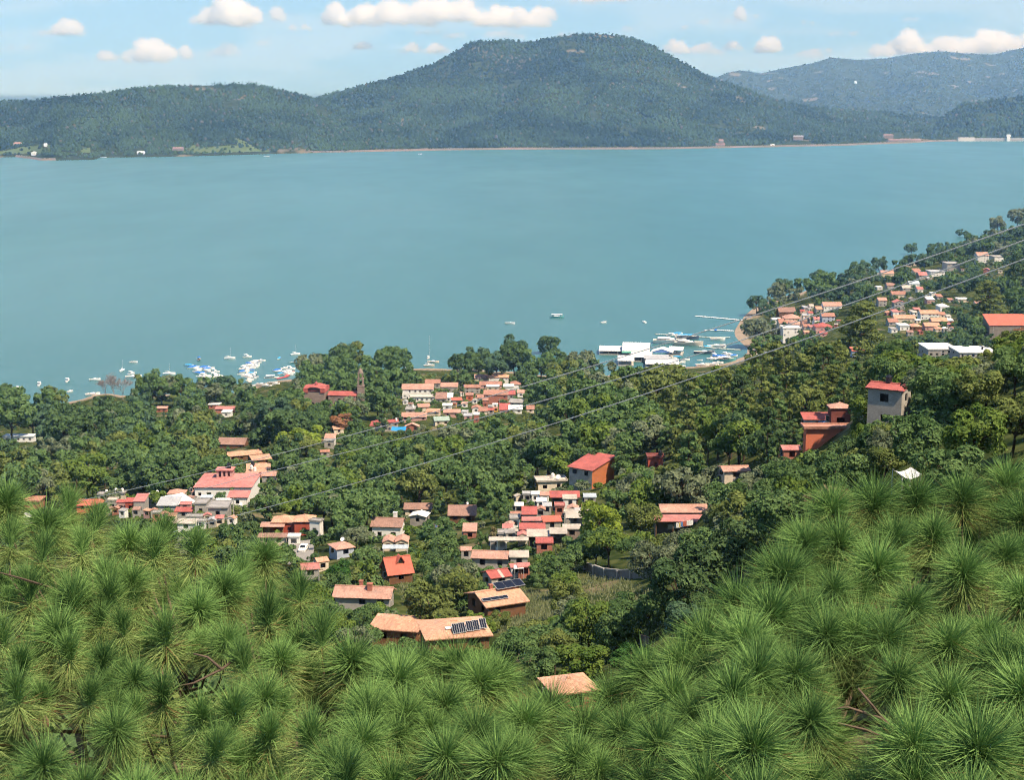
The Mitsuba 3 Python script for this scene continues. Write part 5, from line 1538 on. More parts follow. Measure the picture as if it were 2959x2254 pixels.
def hull(L, B, h, bow=.35):
    """A boat hull with pointed bow along +x and flat transom: outside shell with a deck let in."""
    n = 9
    t = np.linspace(0, 1, n)
    x = -L / 2 + L * t
    half = B / 2 * np.where(t < .45, .86 + .14 * np.sin(t / .45 * np.pi / 2), np.clip(1 - ((t - .45) / .55) ** 2.1, .015, 1))
    sheer = h * (.80 + bow * t ** 2)
    rows = [np.stack([x * .97, -half * .5, -.25 + 0 * t], 1), np.stack([x, -half, sheer], 1), np.stack([x, half, sheer], 1), np.stack([x * .97, half * .5, -.25 + 0 * t], 1)]
    v = np.vstack(rows)
    f = [[a * n + i, a * n + i + 1, (a + 1) * n + i + 1, (a + 1) * n + i] for a in (0, 2) for i in range(n - 1)]
    f += [[n, 2 * n, 3 * n, 0]]
    dk = np.vstack([np.stack([x, -half * .96, sheer - .10], 1), np.stack([x, half * .96, sheer - .10], 1)])
    df = [[i, i + 1, n + i + 1, n + i] for i in range(n - 1)]
    return (v, np.array(f)[:, ::-1]), (dk, np.array(df)), float(sheer[0])


def boat(px, py, L, kind, yaw, label, hullmat='m_hull_white', cover='m_cover_blue', group=None, z=0.0, mast=7.0):
    p = on_plane(px, py, 0.0) if z == 0 else None
    if p is None:
        q = hit(px, py); p = q
        p = q + np.array([0, 0, .3])
    p = np.array(p, float)
    a = math.radians(yaw)
    nm = {'sail': 'sailboat', 'motor': 'motorboat', 'covered': 'motorboat', 'launch': 'launch', 'pontoon': 'pontoon_boat', 'dinghy': 'dinghy', 'cruiser': 'cabin_cruiser'}[kind]
    key = key_for(nm); tag(key, label, nm.replace('_', ' '), group)
    B = L * (.34 if kind != 'sail' else .30)
    ck = (kind, round(L, 1))
    (hv, hf), (dv, df), sh = hull(L, B, L * .13 + .25)
    put(f'{key}__hull', (turn(hv, a, p), hf), hullmat, smooth=40)
    put(f'{key}__deck', (turn(dv, a, p), df), 'm_deck' if kind != 'sail' else 'm_hull_white')
    def add(nm, mb, mat): 
        v, f = mb.mesh(); part(key, nm, (turn(v, a, p), f), mat)
    if kind == 'sail':
        add('cabin', MB().prism([(-L * .12, sh), (L * .2, sh), (L * .15, sh + .45), (-L * .1, sh + .5)], 'y', -B * .26, B * .26), 'm_hull_white')
        add('mast', MB().tube([[L * .06, 0, sh], [L * .06, 0, sh + mast]], [.07, .05], 6), 'm_mast')
        add('boom', MB().tube([[L * .05, 0, sh + 1.0], [-L * .36, 0, sh + 1.05]], [.07, .06], 6), 'm_mast')
        add('furled_sail', MB().tube([[L * .04, 0, sh + 1.15], [-L * .15, 0, sh + 1.25], [-L * .35, 0, sh + 1.16]], [.12, .15, .08], 7), cover)
    elif kind in ('motor', 'cruiser'):
        hh = .55 if kind == 'motor' else 1.1
        add('cabin', MB().prism([(-L * .12, sh - .05), (L * .25, sh - .05), (L * .12, sh + hh), (-L * .1, sh + hh)], 'y', -B * .34, B * .34), 'm_hull_white')
        add('windscreen', MB().slab([[L * .26, -B * .3, sh], [L * .26, B * .3, sh], [L * .135, B * .3, sh + hh], [L * .135, -B * .3, sh + hh]], .03), 'm_pane')
        if kind == 'cruiser':
            add('canopy', MB().box(-L * .36, L * .02, -B * .4, B * .4, sh + 1.7, sh + 1.8), 'm_hull_white')
            for sx in (-.34, 0.0):
                for sy in (-.36, .36):
                    add('stanchion', MB().tube([[L * sx, B * sy, sh], [L * sx, B * sy, sh + 1.7]], .04, 5), 'm_mast')
    elif kind == 'covered':
        n = 7
        u = np.linspace(-.47, .40, n)
        V = []
        for t in u:
            wdt = B * .5 * (1 if t < .1 else max(1 - ((t - .1) / .36) ** 2, .12))
            hgt = sh + .15 + .75 * math.cos(t * 2.4) ** 2
            V += [[t * L, -wdt, sh + .02 + max(t, 0) * .2], [t * L, 0, hgt], [t * L, wdt, sh + .02 + max(t, 0) * .2]]
        F = [[i * 3 + j, i * 3 + j + 3, i * 3 + j + 4, i * 3 + j + 1] for i in range(n - 1) for j in range(2)] + [[0, 1, 2, 2]]
        add('cover', MB().add(V, np.array(F)), cover)
    elif kind == 'launch':
        add('awning', MB().prism([(-B * .48, sh + 1.8), (B * .48, sh + 1.8), (0, sh + 2.25)], 'x', -L * .38, L * .22), cover)
        for sx in (-.36, -.08, .2):
            for sy in (-.42, .42):
                add('stanchion', MB().tube([[L * sx, B * sy, sh - .1], [L * sx, B * sy, sh + 1.8]], .04, 5), 'm_mast')
        for sx in (-.25, -.05, .15):
            add('bench', MB().box(L * sx - .2, L * sx + .2, -B * .36, B * .36, sh - .1, sh + .3), 'm_timber')
    elif kind == 'pontoon':
        add('cabin', MB().box(-L * .25, L * .2, -B * .36, B * .36, sh, sh + 1.5), 'm_hull_white')
        add('roof', MB().box(-L * .42, L * .36, -B * .5, B * .5, sh + 2.0, sh + 2.12), 'm_hull_white')
        for sx in (-.4, .34):
            for sy in (-.46, .46):
                add('stanchion', MB().tube([[L * sx, B * sy, sh - .1], [L * sx, B * sy, sh + 2.0]], .05, 5), 'm_mast')
    else:
        for sx in (-.2, .12):
            add('thwart', MB().box(L * sx - .12, L * sx + .12, -B * .4, B * .4, sh - .12, sh - .05), 'm_timber')
    return key


G0 = 'boats moored off the left shore'
for px, py, L, kind, yaw, lab, hm, cv, mast in (
        (50, 1123, 8.5, 'motor', 20, 'white motorboat nearest the left edge', 'm_hull_white', 'm_cover_blue', 0), (114, 1113, 8.5, 'cruiser', 100, 'white cabin boat second from the left edge, stern on', 'm_hull_white', 'm_cover_blue', 0),
        (196, 1102, 8.5, 'cruiser', 95, 'white cabin boat third from the left edge, stern on', 'm_hull_white', 'm_cover_blue', 0), (203, 1133, 6, 'motor', 60, 'small white boat below the two stern-on cabin boats', 'm_hull_white', 'm_cover_blue', 0),
        (274, 1099, 9, 'motor', 15, 'white motorboat with low cabin left of the bare tree', 'm_hull_white', 'm_cover_blue', 0), (354, 1072, 8, 'sail', 80, 'white sailboat with tall mast left of the paired white boats', 'm_hull_white', 'm_hull_white', 9),
        (386, 1048, 7, 'dinghy', 10, 'low white boat farthest out on the left', 'm_hull_white', 'm_hull_white', 0), (380, 1082, 7.5, 'cruiser', 60, 'white cabin boat just above the long white boat', 'm_hull_white', 'm_cover_blue', 0),
        (386, 1092, 13, 'motor', 16, 'long white boat near the dark squarish tree', 'm_hull_white', 'm_cover_blue', 0), (489, 1082, 10, 'sail', 4, 'white sailboat half hidden behind the shore trees', 'm_hull_white', 'm_hull_white', 8),
        (575, 1041, 7, 'launch', 85, 'blue-covered launch alone above the blue boats of the left dock', 'm_hull_dark', 'm_cover_blue', 0), (664, 1037, 9.5, 'sail', 8, 'grey-hulled sailboat with mast, left of the docks in the middle', 'm_hull_white', 'm_deck', 9),
        (715, 1033, 8, 'cruiser', 30, 'white cabin boat moored above the middle dock', 'm_hull_white', 'm_cover_blue', 0), (807, 1037, 7, 'covered', 80, 'boat under bright blue cover right of the middle dock', 'm_hull_white', 'm_cover_sky', 0),
        (854, 1025, 8.5, 'sail', 25, 'white sailboat with mast above the right dock', 'm_hull_white', 'm_hull_white', 9), (849, 1050, 7, 'dinghy', 12, 'dark low boat left of the green shore tree', 'm_hull_teal', 'm_hull_teal', 0),
        (959, 1059, 6, 'covered', 10, 'tiny boat with pale blue cover between the shore trees', 'm_hull_white', 'm_cover_sky', 0), (1113, 1023, 6.5, 'motor', 15, 'white boat alone right of the great green tree', 'm_hull_white', 'm_cover_blue', 0),
        (1240, 1058, 9, 'sail', 10, 'sailboat with the tallest mast off the beach', 'm_deck', 'm_hull_white', 24), (1252, 1048, 10, 'motor', 6, 'grey motorboat behind the tall-masted sailboat', 'm_deck', 'm_cover_blue', 0),
        (1238, 1036, 6, 'cruiser', 80, 'white boat farthest of the three off the beach', 'm_hull_white', 'm_cover_blue', 0), (1474, 936, 10, 'motor', -10, 'small white motorboat far out, left of the pontoon', 'm_hull_white', 'm_cover_blue', 0),
        (1610, 918, 14, 'pontoon', 5, 'white roofed pontoon boat alone far out on the lake', 'm_hull_teal', 'm_cover_blue', 0), (1745, 933, 7, 'motor', 40, 'white boat between the pontoon and the jetties', 'm_hull_white', 'm_cover_blue', 0),
        (1861, 932, 8, 'motor', 110, 'white boat nearest the long white jetty, bow down', 'm_hull_white', 'm_cover_blue', 0), (1176, 1064, 7, 'motor', 80, 'white boat drawn up left of the small dark tree', 'm_hull_white', 'm_cover_blue', 0)):
    boat(px, py, L, kind, yaw, lab, hm, cv, mast=mast)


def dock(pix, w, label, mat='m_dock', h=.55, z=0.0, piles=True):
    """A plank jetty on piles along pixels on the water."""
    P = np.array([on_plane(a, b, 0.0) for a, b in pix])
    key = key_for('jetty'); tag(key, label, 'jetty')
    for i in range(len(P) - 1):
        a, b = P[i], P[i + 1]
        t = (b - a) / np.linalg.norm(b - a); n = np.array([-t[1], t[0], 0]) * w / 2
        ln = np.linalg.norm(b - a)
        part(key, 'deck', MB().slab([a - n + [0, 0, h], b - n + [0, 0, h], b + n + [0, 0, h], a + n + [0, 0, h]], .2).mesh(), mat)
        k = max(1, int(ln / 9)) if piles else 0
        for j in range(k + 1):
            for s in (-1, 1):
                q = a + t * ln * j / max(k, 1) + n * s * .92
                part(key, 'pile', MB().tube([q - [0, 0, 3], q + [0, 0, h + .45]], .14, 6).mesh(), 'm_timber')


dock([(560, 1062), (600, 1072), (640, 1088), (672, 1110), (712, 1150)], 3.2, 'pale green jetty leading out to the left cluster of boats', 'm_dock_pale')
dock([(722, 1106), (718, 1085), (716, 1070), (724, 1055), (745, 1044)], 3.0, 'pale jetty in the middle of the white boats', 'm_deck')
dock([(800, 1096), (826, 1090), (846, 1074)], 3.0, 'reddish jetty of the right boat cluster', 'm_hull_red')
dock([(2010, 914), (2080, 920), (2150, 927)], 3.5, 'long white jetty reaching left from the promontory', 'm_hull_white')
dock([(2035, 955), (2070, 955), (2122, 957)], 2.6, 'second white jetty below the long one', 'm_hull_white')
dock([(1895, 966), (1960, 970), (2040, 975), (2110, 976)], 3.0, 'pale jetty with blue-covered boats', 'm_dock_pale')
dock([(2020, 1002), (2060, 1006), (2100, 1010), (2140, 1012)], 3.0, 'floating walkway along the marina bay', 'm_dock_pale')
r_ = np.random.default_rng(5)
words = ['nearest the shore', 'second from the shore', 'third from the shore', 'fourth from the shore', 'fifth from the shore', 'sixth from the shore', 'seventh from the shore', 'eighth from the shore', 'ninth from the shore', 'tenth from the shore', 'farthest out']
for cl, spots in (('left dock', [(548, 1058, 9, 'covered'), (556, 1064, 9, 'covered'), (564, 1062, 8, 'covered'), (590, 1064, 9, 'covered'), (600, 1068, 9, 'covered'), (606, 1066, 8, 'motor'), (570, 1074, 9, 'cruiser'), (575, 1080, 8, 'covered'), (584, 1080, 8, 'covered'), (592, 1088, 9, 'cruiser'),
                                (600, 1092, 9, 'motor'), (606, 1078, 8, 'cruiser'), (622, 1076, 7, 'cruiser'), (624, 1090, 10, 'cruiser'), (632, 1092, 9, 'motor'), (579, 1090, 7, 'motor')]),
                  ('middle dock', [(754, 1044, 8, 'motor'), (744, 1048, 8, 'motor'), (736, 1046, 8, 'motor'), (738, 1052, 8, 'cruiser'), (728, 1048, 7, 'motor'), (720, 1052, 7, 'covered'), (730, 1062, 10, 'cruiser'), (738, 1060, 9, 'cruiser'), (726, 1066, 8, 'motor'), (706, 1066, 9, 'cruiser'), (703, 1070, 8, 'motor'),
                                  (712, 1058, 7, 'motor'), (700, 1076, 7, 'covered'), (730, 1078, 7, 'launch'), (726, 1080, 6, 'covered'), (718, 1090, 8, 'cruiser'), (726, 1094, 9, 'cruiser'), (736, 1090, 8, 'cruiser'), (710, 1088, 8, 'motor'), (722, 1100, 7, 'motor'), (696, 1083, 6, 'dinghy')]),
                  ('right dock', [(802, 1072, 8, 'covered'), (808, 1076, 8, 'motor'), (822, 1066, 7, 'motor'), (830, 1074, 8, 'motor'), (840, 1068, 8, 'cruiser'), (826, 1082, 9, 'cruiser'), (834, 1084, 8, 'cruiser'), (840, 1080, 8, 'cruiser'), (814, 1082, 8, 'covered')])):
    spots = sorted(spots, key=lambda s: -s[1])
    kinds = {}
    for px, py, L, kd in spots:
        i = kinds[kd] = kinds.get(kd, -1) + 1
        what = {'covered': 'boat under blue cover', 'cruiser': 'white cabin cruiser', 'motor': 'white open motorboat', 'launch': 'awninged launch', 'dinghy': 'small white dinghy'}[kd]
        total = sum(s[3] == kd for s in spots)
        lab = f'{what} at the {cl} of the left shore' + (f', {words[min(i, 10)]}' if total > 1 else '')
        boat(px, py, L, kd, r_.uniform(-30, 60), lab, 'm_hull_white', ['m_cover_blue', 'm_cover_blue', 'm_cover_sky'][r_.integers(3)], group=f'boats at the {cl}')
# boats drawn up on the stony beach
for i, (px, py, L, kd, lab) in enumerate(((757, 1114, 9, 'motor', 'white boat lying on the stony beach, left of the dark shed'), (772, 1118, 8, 'motor', 'white boat lying on the stony beach, right of the dark shed'), (737, 1116, 6, 'dinghy', 'pale dinghy on the stony beach by the green tree'),
                                           (790, 1108, 7, 'dinghy', 'pale dinghy at the right end of the stony beach'), (798, 1112, 6, 'motor', 'yellowish boat at the right end of the stony beach'), (785, 1097, 12, 'launch', 'long white awninged launch beached below the right dock'),
                                           (672, 1118, 7, 'motor', 'white boat upright at the foot of the pale green jetty'), (664, 1108, 6, 'dinghy', 'pale dinghy beside the pale green jetty'), (268, 1143, 11, 'motor', 'white boat stranded on the mud before the bare tree'))):
    boat(px, py, L, kd, r_.uniform(-30, 40), lab, z=1, cover='m_hull_white')


# ---- the marina
def boathouse(px, yt, w_px, ye, yb, yaw, roofs, label, kind='gable', pitch=.32, depth=None):
    """A floating shed: raft, posts, pitched sheet roof."""
    p = on_plane(px, yb, 0.0); m = p[1] / FPX
    w = w_px * m; h = (yb - ye) * m; tan = (ye - 275) / FPX
    d = depth or float(np.clip(2 * (ye - yt) * m / (pitch + tan), 4, 30))
    a = math.radians(yaw)
    off = np.array([p[0], p[1] + d / 2, 0.0])
    key = key_for('boathouse'); tag(key, label, 'boathouse')
    def add(nm, mesh, mat): part(key, nm, (turn(mesh[0], a, off), mesh[1]), mat)
    add('raft', MB().box(-w / 2, w / 2, -d / 2, d / 2, .1, .6).mesh(), 'm_dock')
    rise = pitch * (d / 2 if kind == 'gable' else w / 2)
    if kind == 'gable':
        e = d / 2 + .4; s = w / 2 + .4
        add('roof', MB().slab([[-s, -e, h], [s, -e, h], [s, 0, h + rise], [-s, 0, h + rise]], .12).mesh(), ROOF[roofs[0]])
        add('roof', MB().slab([[-s, 0, h + rise], [s, 0, h + rise], [s, e, h], [-s, e, h]], .12).mesh(), ROOF[roofs[1]])
        if len(roofs) > 2:                                  # a coloured eave course along the front
            add('roof', MB().slab([[-s, -e - 3.2, h - 1.1], [s, -e - 3.2, h - 1.1], [s, -e - .02, h - .06], [-s, -e - .02, h - .06]], .12).mesh(), ROOF[roofs[2]])
        for sx in (-1, 1):
            a0, a1 = sorted((sx * w / 2, sx * (w / 2 - .2)))
            add('gable_wall', MB().prism([(-d / 2, h - .15), (d / 2, h - .15), (0, h + rise - .2)], 'x', a0, a1).mesh(), WALL['grey'])
    else:
        s = w / 2 + .4; e = d / 2 + .4
        add('roof', MB().slab([[-s, -e, h], [0, -e, h + rise], [0, e, h + rise], [-s, e, h]], .12).mesh(), ROOF[roofs[0]])
        add('roof', MB().slab([[0, -e, h + rise], [s, -e, h], [s, e, h], [0, e, h + rise]], .12).mesh(), ROOF[roofs[1]])
        add('gable_wall', MB().prism([(-w / 2, h - .15), (w / 2, h - .15), (0, h + rise - .2)], 'y', -d / 2, -d / 2 + .2).mesh(), 'm_blue_paint')
    for sx in np.linspace(-w / 2 + .2, w / 2 - .2, max(2, int(w / 5))):
        for sy in (-d / 2 + .2, d / 2 - .2):
            add('post', MB().box(sx - .12, sx + .12, sy - .12, sy + .12, .6, h - .05).mesh(), 'm_steel')
    return off, a


boathouse(1842, 988, 78, 1014, 1030, -7, ['white', 'white', 'jade'], 'largest white-roofed boathouse with a green front slope', pitch=.45)
boathouse(1776, 998, 80, 1014, 1026, -6, ['white', 'white'], 'long low white boathouse at the outer left of the marina', pitch=.16)
boathouse(1858, 1012, 60, 1032, 1046, -6, ['white', 'white'], 'low white roof in front of the green-sloped boathouse', pitch=.12)
boathouse(1812, 1028, 46, 1042, 1058, -4, ['white', 'white'], 'small white boathouse with reddish raft nearest the left trees', pitch=.12)
boathouse(1916, 1001, 62, 1018, 1036, -10, ['white', 'white'], 'white gabled boathouse with blue end wall', 'gabley', pitch=.34, depth=14)
boathouse(1958, 1000, 40, 1012, 1028, -10, ['white', 'white'], 'white boathouse roof right of the blue end wall', pitch=.2)
boathouse(1918, 1040, 96, 1052, 1064, -6, ['white', 'metal'], 'long flat grey and white boathouse nearest the shore', pitch=.07)
boathouse(1900, 1026, 70, 1036, 1050, -6, ['metal', 'metal'], 'grey roofed floating workshop in the middle of the marina', pitch=.10)
boathouse(1906, 1064, 70, 1072, 1084, -5, ['white', 'metal'], 'pale flat roof closest to the ridge trees in the marina', pitch=.06)
for px, py, L, kd, yaw, lab, hm, cv in (
        (1935, 992, 30, 'cruiser', -8, 'large white excursion boat with two decks', 'm_hull_white', 'm_cover_blue'), (1990, 998, 26, 'cruiser', -9, 'long tan excursion boat moored behind the white one', 'm_deck', 'm_cover_blue'), (2012, 998, 11, 'motor', -20, 'white boat at the end of the tan excursion boat', 'm_hull_white', 'm_cover_blue'),
        (1958, 966, 10, 'covered', 0, 'boat under blue cover on the pale jetty, upper one', 'm_hull_white', 'm_cover_sky'), (1985, 980, 22, 'launch', 0, 'long launch with bright blue awning at the pale jetty', 'm_hull_dark', 'm_cover_sky'), (1945, 972, 12, 'cruiser', 0, 'white cruiser at the left of the pale jetty', 'm_hull_white', 'm_cover_blue'),
        (1972, 973, 10, 'motor', 0, 'white boat between the blue covers of the pale jetty', 'm_hull_white', 'm_cover_blue'), (2068, 956, 7, 'covered', 80, 'dark blue boat tied at the second white jetty', 'm_hull_dark', 'm_cover_blue'), (2074, 983, 14, 'dinghy', 4, 'long slim white boat alone in the bay', 'm_hull_white', 'm_cover_blue'),
        (2070, 1003, 16, 'motor', 0, 'white boat at the floating walkway', 'm_hull_white', 'm_cover_blue'), (2094, 1004, 8, 'cruiser', 80, 'short white boat at the right of the floating walkway', 'm_hull_white', 'm_cover_blue'), (2046, 1004, 8, 'covered', 0, 'blue-covered boat at the left of the floating walkway', 'm_hull_white', 'm_cover_sky'),
        (2035, 1022, 18, 'motor', -10, 'black-hulled boat with white cabin in the bay', 'm_hull_dark', 'm_cover_blue'), (2052, 1020, 9, 'covered', 10, 'blue-covered boat right of the black hull', 'm_hull_white', 'm_cover_blue'), (2064, 1030, 10, 'cruiser', 60, 'white cruiser in the middle of the crowded bay', 'm_hull_white', 'm_cover_blue'),
        (2084, 1034, 16, 'covered', -15, 'long boat with blue cover in the crowded bay', 'm_hull_dark', 'm_cover_blue'), (2098, 1026, 9, 'cruiser', 30, 'white cruiser at the back of the crowded bay', 'm_hull_white', 'm_cover_blue'), (2110, 1030, 9, 'cruiser', 50, 'white cruiser rightmost at the back of the crowded bay', 'm_hull_white', 'm_cover_blue'),
        (2120, 1030, 8, 'covered', 20, 'blue-covered boat at the right end of the bay', 'm_hull_white', 'm_cover_blue'), (2056, 1038, 9, 'motor', 20, 'white motorboat at the front of the crowded bay', 'm_hull_white', 'm_cover_blue'), (2070, 1040, 11, 'motor', 10, 'white motorboat right of the front one in the bay', 'm_hull_white', 'm_cover_blue'),
        (2096, 1044, 18, 'launch', 5, 'teal launch nearest the shore in the bay', 'm_hull_teal', 'm_hull_white'), (2075, 1050, 9, 'motor', 0, 'white boat touching the near bank of the bay', 'm_hull_white', 'm_cover_blue'), (2104, 1040, 9, 'motor', -20, 'white boat beside the teal launch', 'm_hull_white', 'm_cover_blue'),
        (1938, 1018, 12, 'covered', -10, 'boat with blue cover beneath the blue end wall', 'm_hull_white', 'm_cover_blue'), (1948, 1024, 12, 'motor', -20, 'white boat with blue trim right of the blue end wall', 'm_hull_white', 'm_cover_blue'), (1958, 1034, 8, 'covered', -25, 'pale blue boat right of the grey workshop', 'm_hull_teal', 'm_cover_sky'),
        (1930, 1040, 16, 'motor', -14, 'long white boat before the grey workshop', 'm_hull_white', 'm_cover_blue'), (1980, 1042, 9, 'motor', 20, 'white boat alone at the mouth of the bay', 'm_hull_white', 'm_cover_blue'), (1970, 1050, 9, 'motor', 40, 'white boat by the tall white post', 'm_hull_white', 'm_cover_blue'),
        (2022, 1042, 5, 'dinghy', 0, 'tiny pale dinghy in the open part of the bay', 'm_hull_white', 'm_cover_blue')):
    boat(px, py, L, kd, yaw, lab, hm, cv)
for px, py, L, lab in ((2185, 1014, 12, 'white boat under the grey promontory tree'), (2206, 1020, 9, 'overturned white boat on the promontory sand'), (2198, 1030, 13, 'long white boat on the sand at the bay'), (2030, 1058, 12, 'white boat on the near bank of the bay'), (2060, 1056, 10, 'pale boat on the near bank beside another')):
    boat(px, py, L, 'motor', r_.uniform(-20, 20), lab, z=1)
k = key_for('fuel_kiosk'); tag(k, 'tall narrow white kiosk on the near bank of the marina', 'kiosk')
p = on_plane(1974, 1088, 0.0); m = p[1] / FPX
put(f'{k}__wall', (MB().box(-6 * m, 6 * m, 0, 12 * m, -1, 30 * m).mesh()[0] + p, MB().box(0, 1, 0, 1, 0, 1).mesh()[1]), WALL['white'])
put(f'{k}__roof', (MB().box(-7 * m, 7 * m, -1 * m, 13 * m, 30 * m, 31.5 * m).mesh()[0] + p, MB().box(0, 1, 0, 1, 0, 1).mesh()[1]), ROOF['white'])

# ---- far shore: dam with tower, houses, cross on the promontory slope
FARH = [('house', 398, 434, 418, 440, 449, 'gable', 'white', 'white', 'white house with boat landing on the far left shore'), ('house', 92, 437, 104, 440, 446, 'gabley', 'white', 'white', 'tiny pale hut on the far left meadow'), ('house', 128, 413, 136, 416, 421, 'gable', 'white', 'white', 'tiny white house at the top of the far left meadow'),
        ('house', 42, 408, 62, 414, 422, 'gable', 'clay', 'cream', 'clay-roofed house above the far left meadow'), ('house', 500, 424, 530, 428, 432, 'gable', 'brown', 'stone', 'brown house by the second far meadow'),
        ('house', 2068, 410, 2094, 416, 424, 'gable', 'clay', 'stone', 'clay-roofed villa on the far shore, left of two'), ('house', 2076, 400, 2090, 405, 412, 'gable', 'brown', 'stone', 'brown-roofed villa on the far shore, above the clay roof'), ('house', 2226, 416, 2238, 419, 424, 'gable', 'white', 'white', 'tiny white house on the far shore right of centre'),
        ('house', 2292, 388, 2320, 394, 402, 'gable', 'grey', 'stone', 'grey-roofed villa on the far shore'), ('house', 2552, 384, 2580, 390, 398, 'gable', 'brown', 'stone', 'brown-roofed villa on the far shore near the dam'), ('house', 2566, 398, 2600, 404, 414, 'gable', 'brown', 'stone', 'brownish villa on the far shore, left of three'),
        ('house', 2600, 398, 2632, 403, 412, 'gable', 'brown', 'stone', 'brownish villa on the far shore, middle of three'), ('house', 2630, 399, 2660, 404, 412, 'gable', 'brown', 'stone', 'brownish villa on the far shore, right of three'), ('house', 2469, 233, 2475, 236, 239, 'gable', 'white', 'white', 'lone white building high on the distant mountain')]
for nm, x0, yt, x1, ye, yb, kd, rf, wl, lab in FARH:
    D = float(shore_dist((x0 + x1) / 2)) + 40
    if yb < 300: D = 8800.0
    elif yb < 425 and x0 < 300: D += 180
    elif yb < 410: D += 150
    house(x0, yt, x1, ye, yb, kd, rf, wl, 0, lab, D=D, prot=False)
k = key_for('dam'); tag(k, 'pale concrete dam wall at the far right end of the lake', 'dam')
p0, p1 = on_plane(2768, 407, 0), on_plane(2990, 407, 0)
m = p0[1] / FPX
put(f'{k}__wall', MB().box(p0[0], p1[0], p0[1] - 6, p0[1] + 8, -4, 9 * m).mesh(), 'm_concrete')
put(f'{k}__spillway', MB().box(p0[0] - .5, p0[0] + 46 * m, p0[1] - 9, p0[1] - 6.01, -4, 11 * m).mesh(), 'm_deck')
k = key_for('intake_tower'); tag(k, 'small white intake tower standing on the far dam', 'tower')
c = on_plane(2911, 407, 0)
put(f'{k}__shaft', MB().box(c[0] - 4.5 * m, c[0] + 4.5 * m, c[1] - 16, c[1] - 10, -4, 13 * m).mesh(), WALL['white'])
put(f'{k}__cabin', MB().box(c[0] - 6 * m, c[0] + 6 * m, c[1] - 17, c[1] - 9, 13.001 * m, 19 * m).mesh(), WALL['white'])
k = key_for('stone_cross'); tag(k, 'white monument cross among the far dark trees on the right', 'monument')
p = hit(2604, 782); m = p[1] / FPX
q = MB().box(-7 * m, 7 * m, -3, 3, -2, 3 * m).box(-1.8 * m, 1.8 * m, -.8, .8, 3 * m, 15 * m).box(-4.5 * m, 4.5 * m, -.79, .79, 9 * m, 11 * m).mesh()
put(k, (q[0] + p, q[1]), 'm_white_paint')
for px, py, L, lab in ((300, 455, 22, 'small white boat at the far left bank'), (770, 452, 20, 'white speedboat below the far meadow'), (1213, 445, 16, 'tiny white boat near the far shore, centre')):
    boat(px, py, L, 'motor', 3, lab)
# ------------------------------------------------------------------ trees placed one by one, then the woods between
def tree_at(cx, ytop, w, sp, hue, k=1.0, D=None, **kw):
    """A tree whose crown is w pixels wide with its top at (cx, ytop) in the photograph; stands where its foot meets the land."""
    ratio = {'round': 1.02, 'tall': 1.54, 'spread': .93, 'pine': 1.56, 'column': 3.9, 'bush': .57}[sp.split('_')[0]] * k
    p = hit(cx, ytop + w * ratio) if D is None else None
    if D is not None:
        q = at_depth(cx, ytop, D); p = np.array([q[0], q[1], float(ground(q[0], q[1]))])
    if p is None:
        return None
    R = w / 2 * p[1] / FPX
    if D is not None:
        base = {'round': 2.55, 'tall': 3.65, 'spread': 2.3, 'pine': 3.5, 'column': 7.8, 'bush': 1.22}[sp.split('_')[0]]
        H = max((at_depth(cx, ytop, D)[2] - p[2]) / base, R * .3)
    else:
        H = R * k
    return tree(p[0], p[1], sp, hue, R, H, **kw)


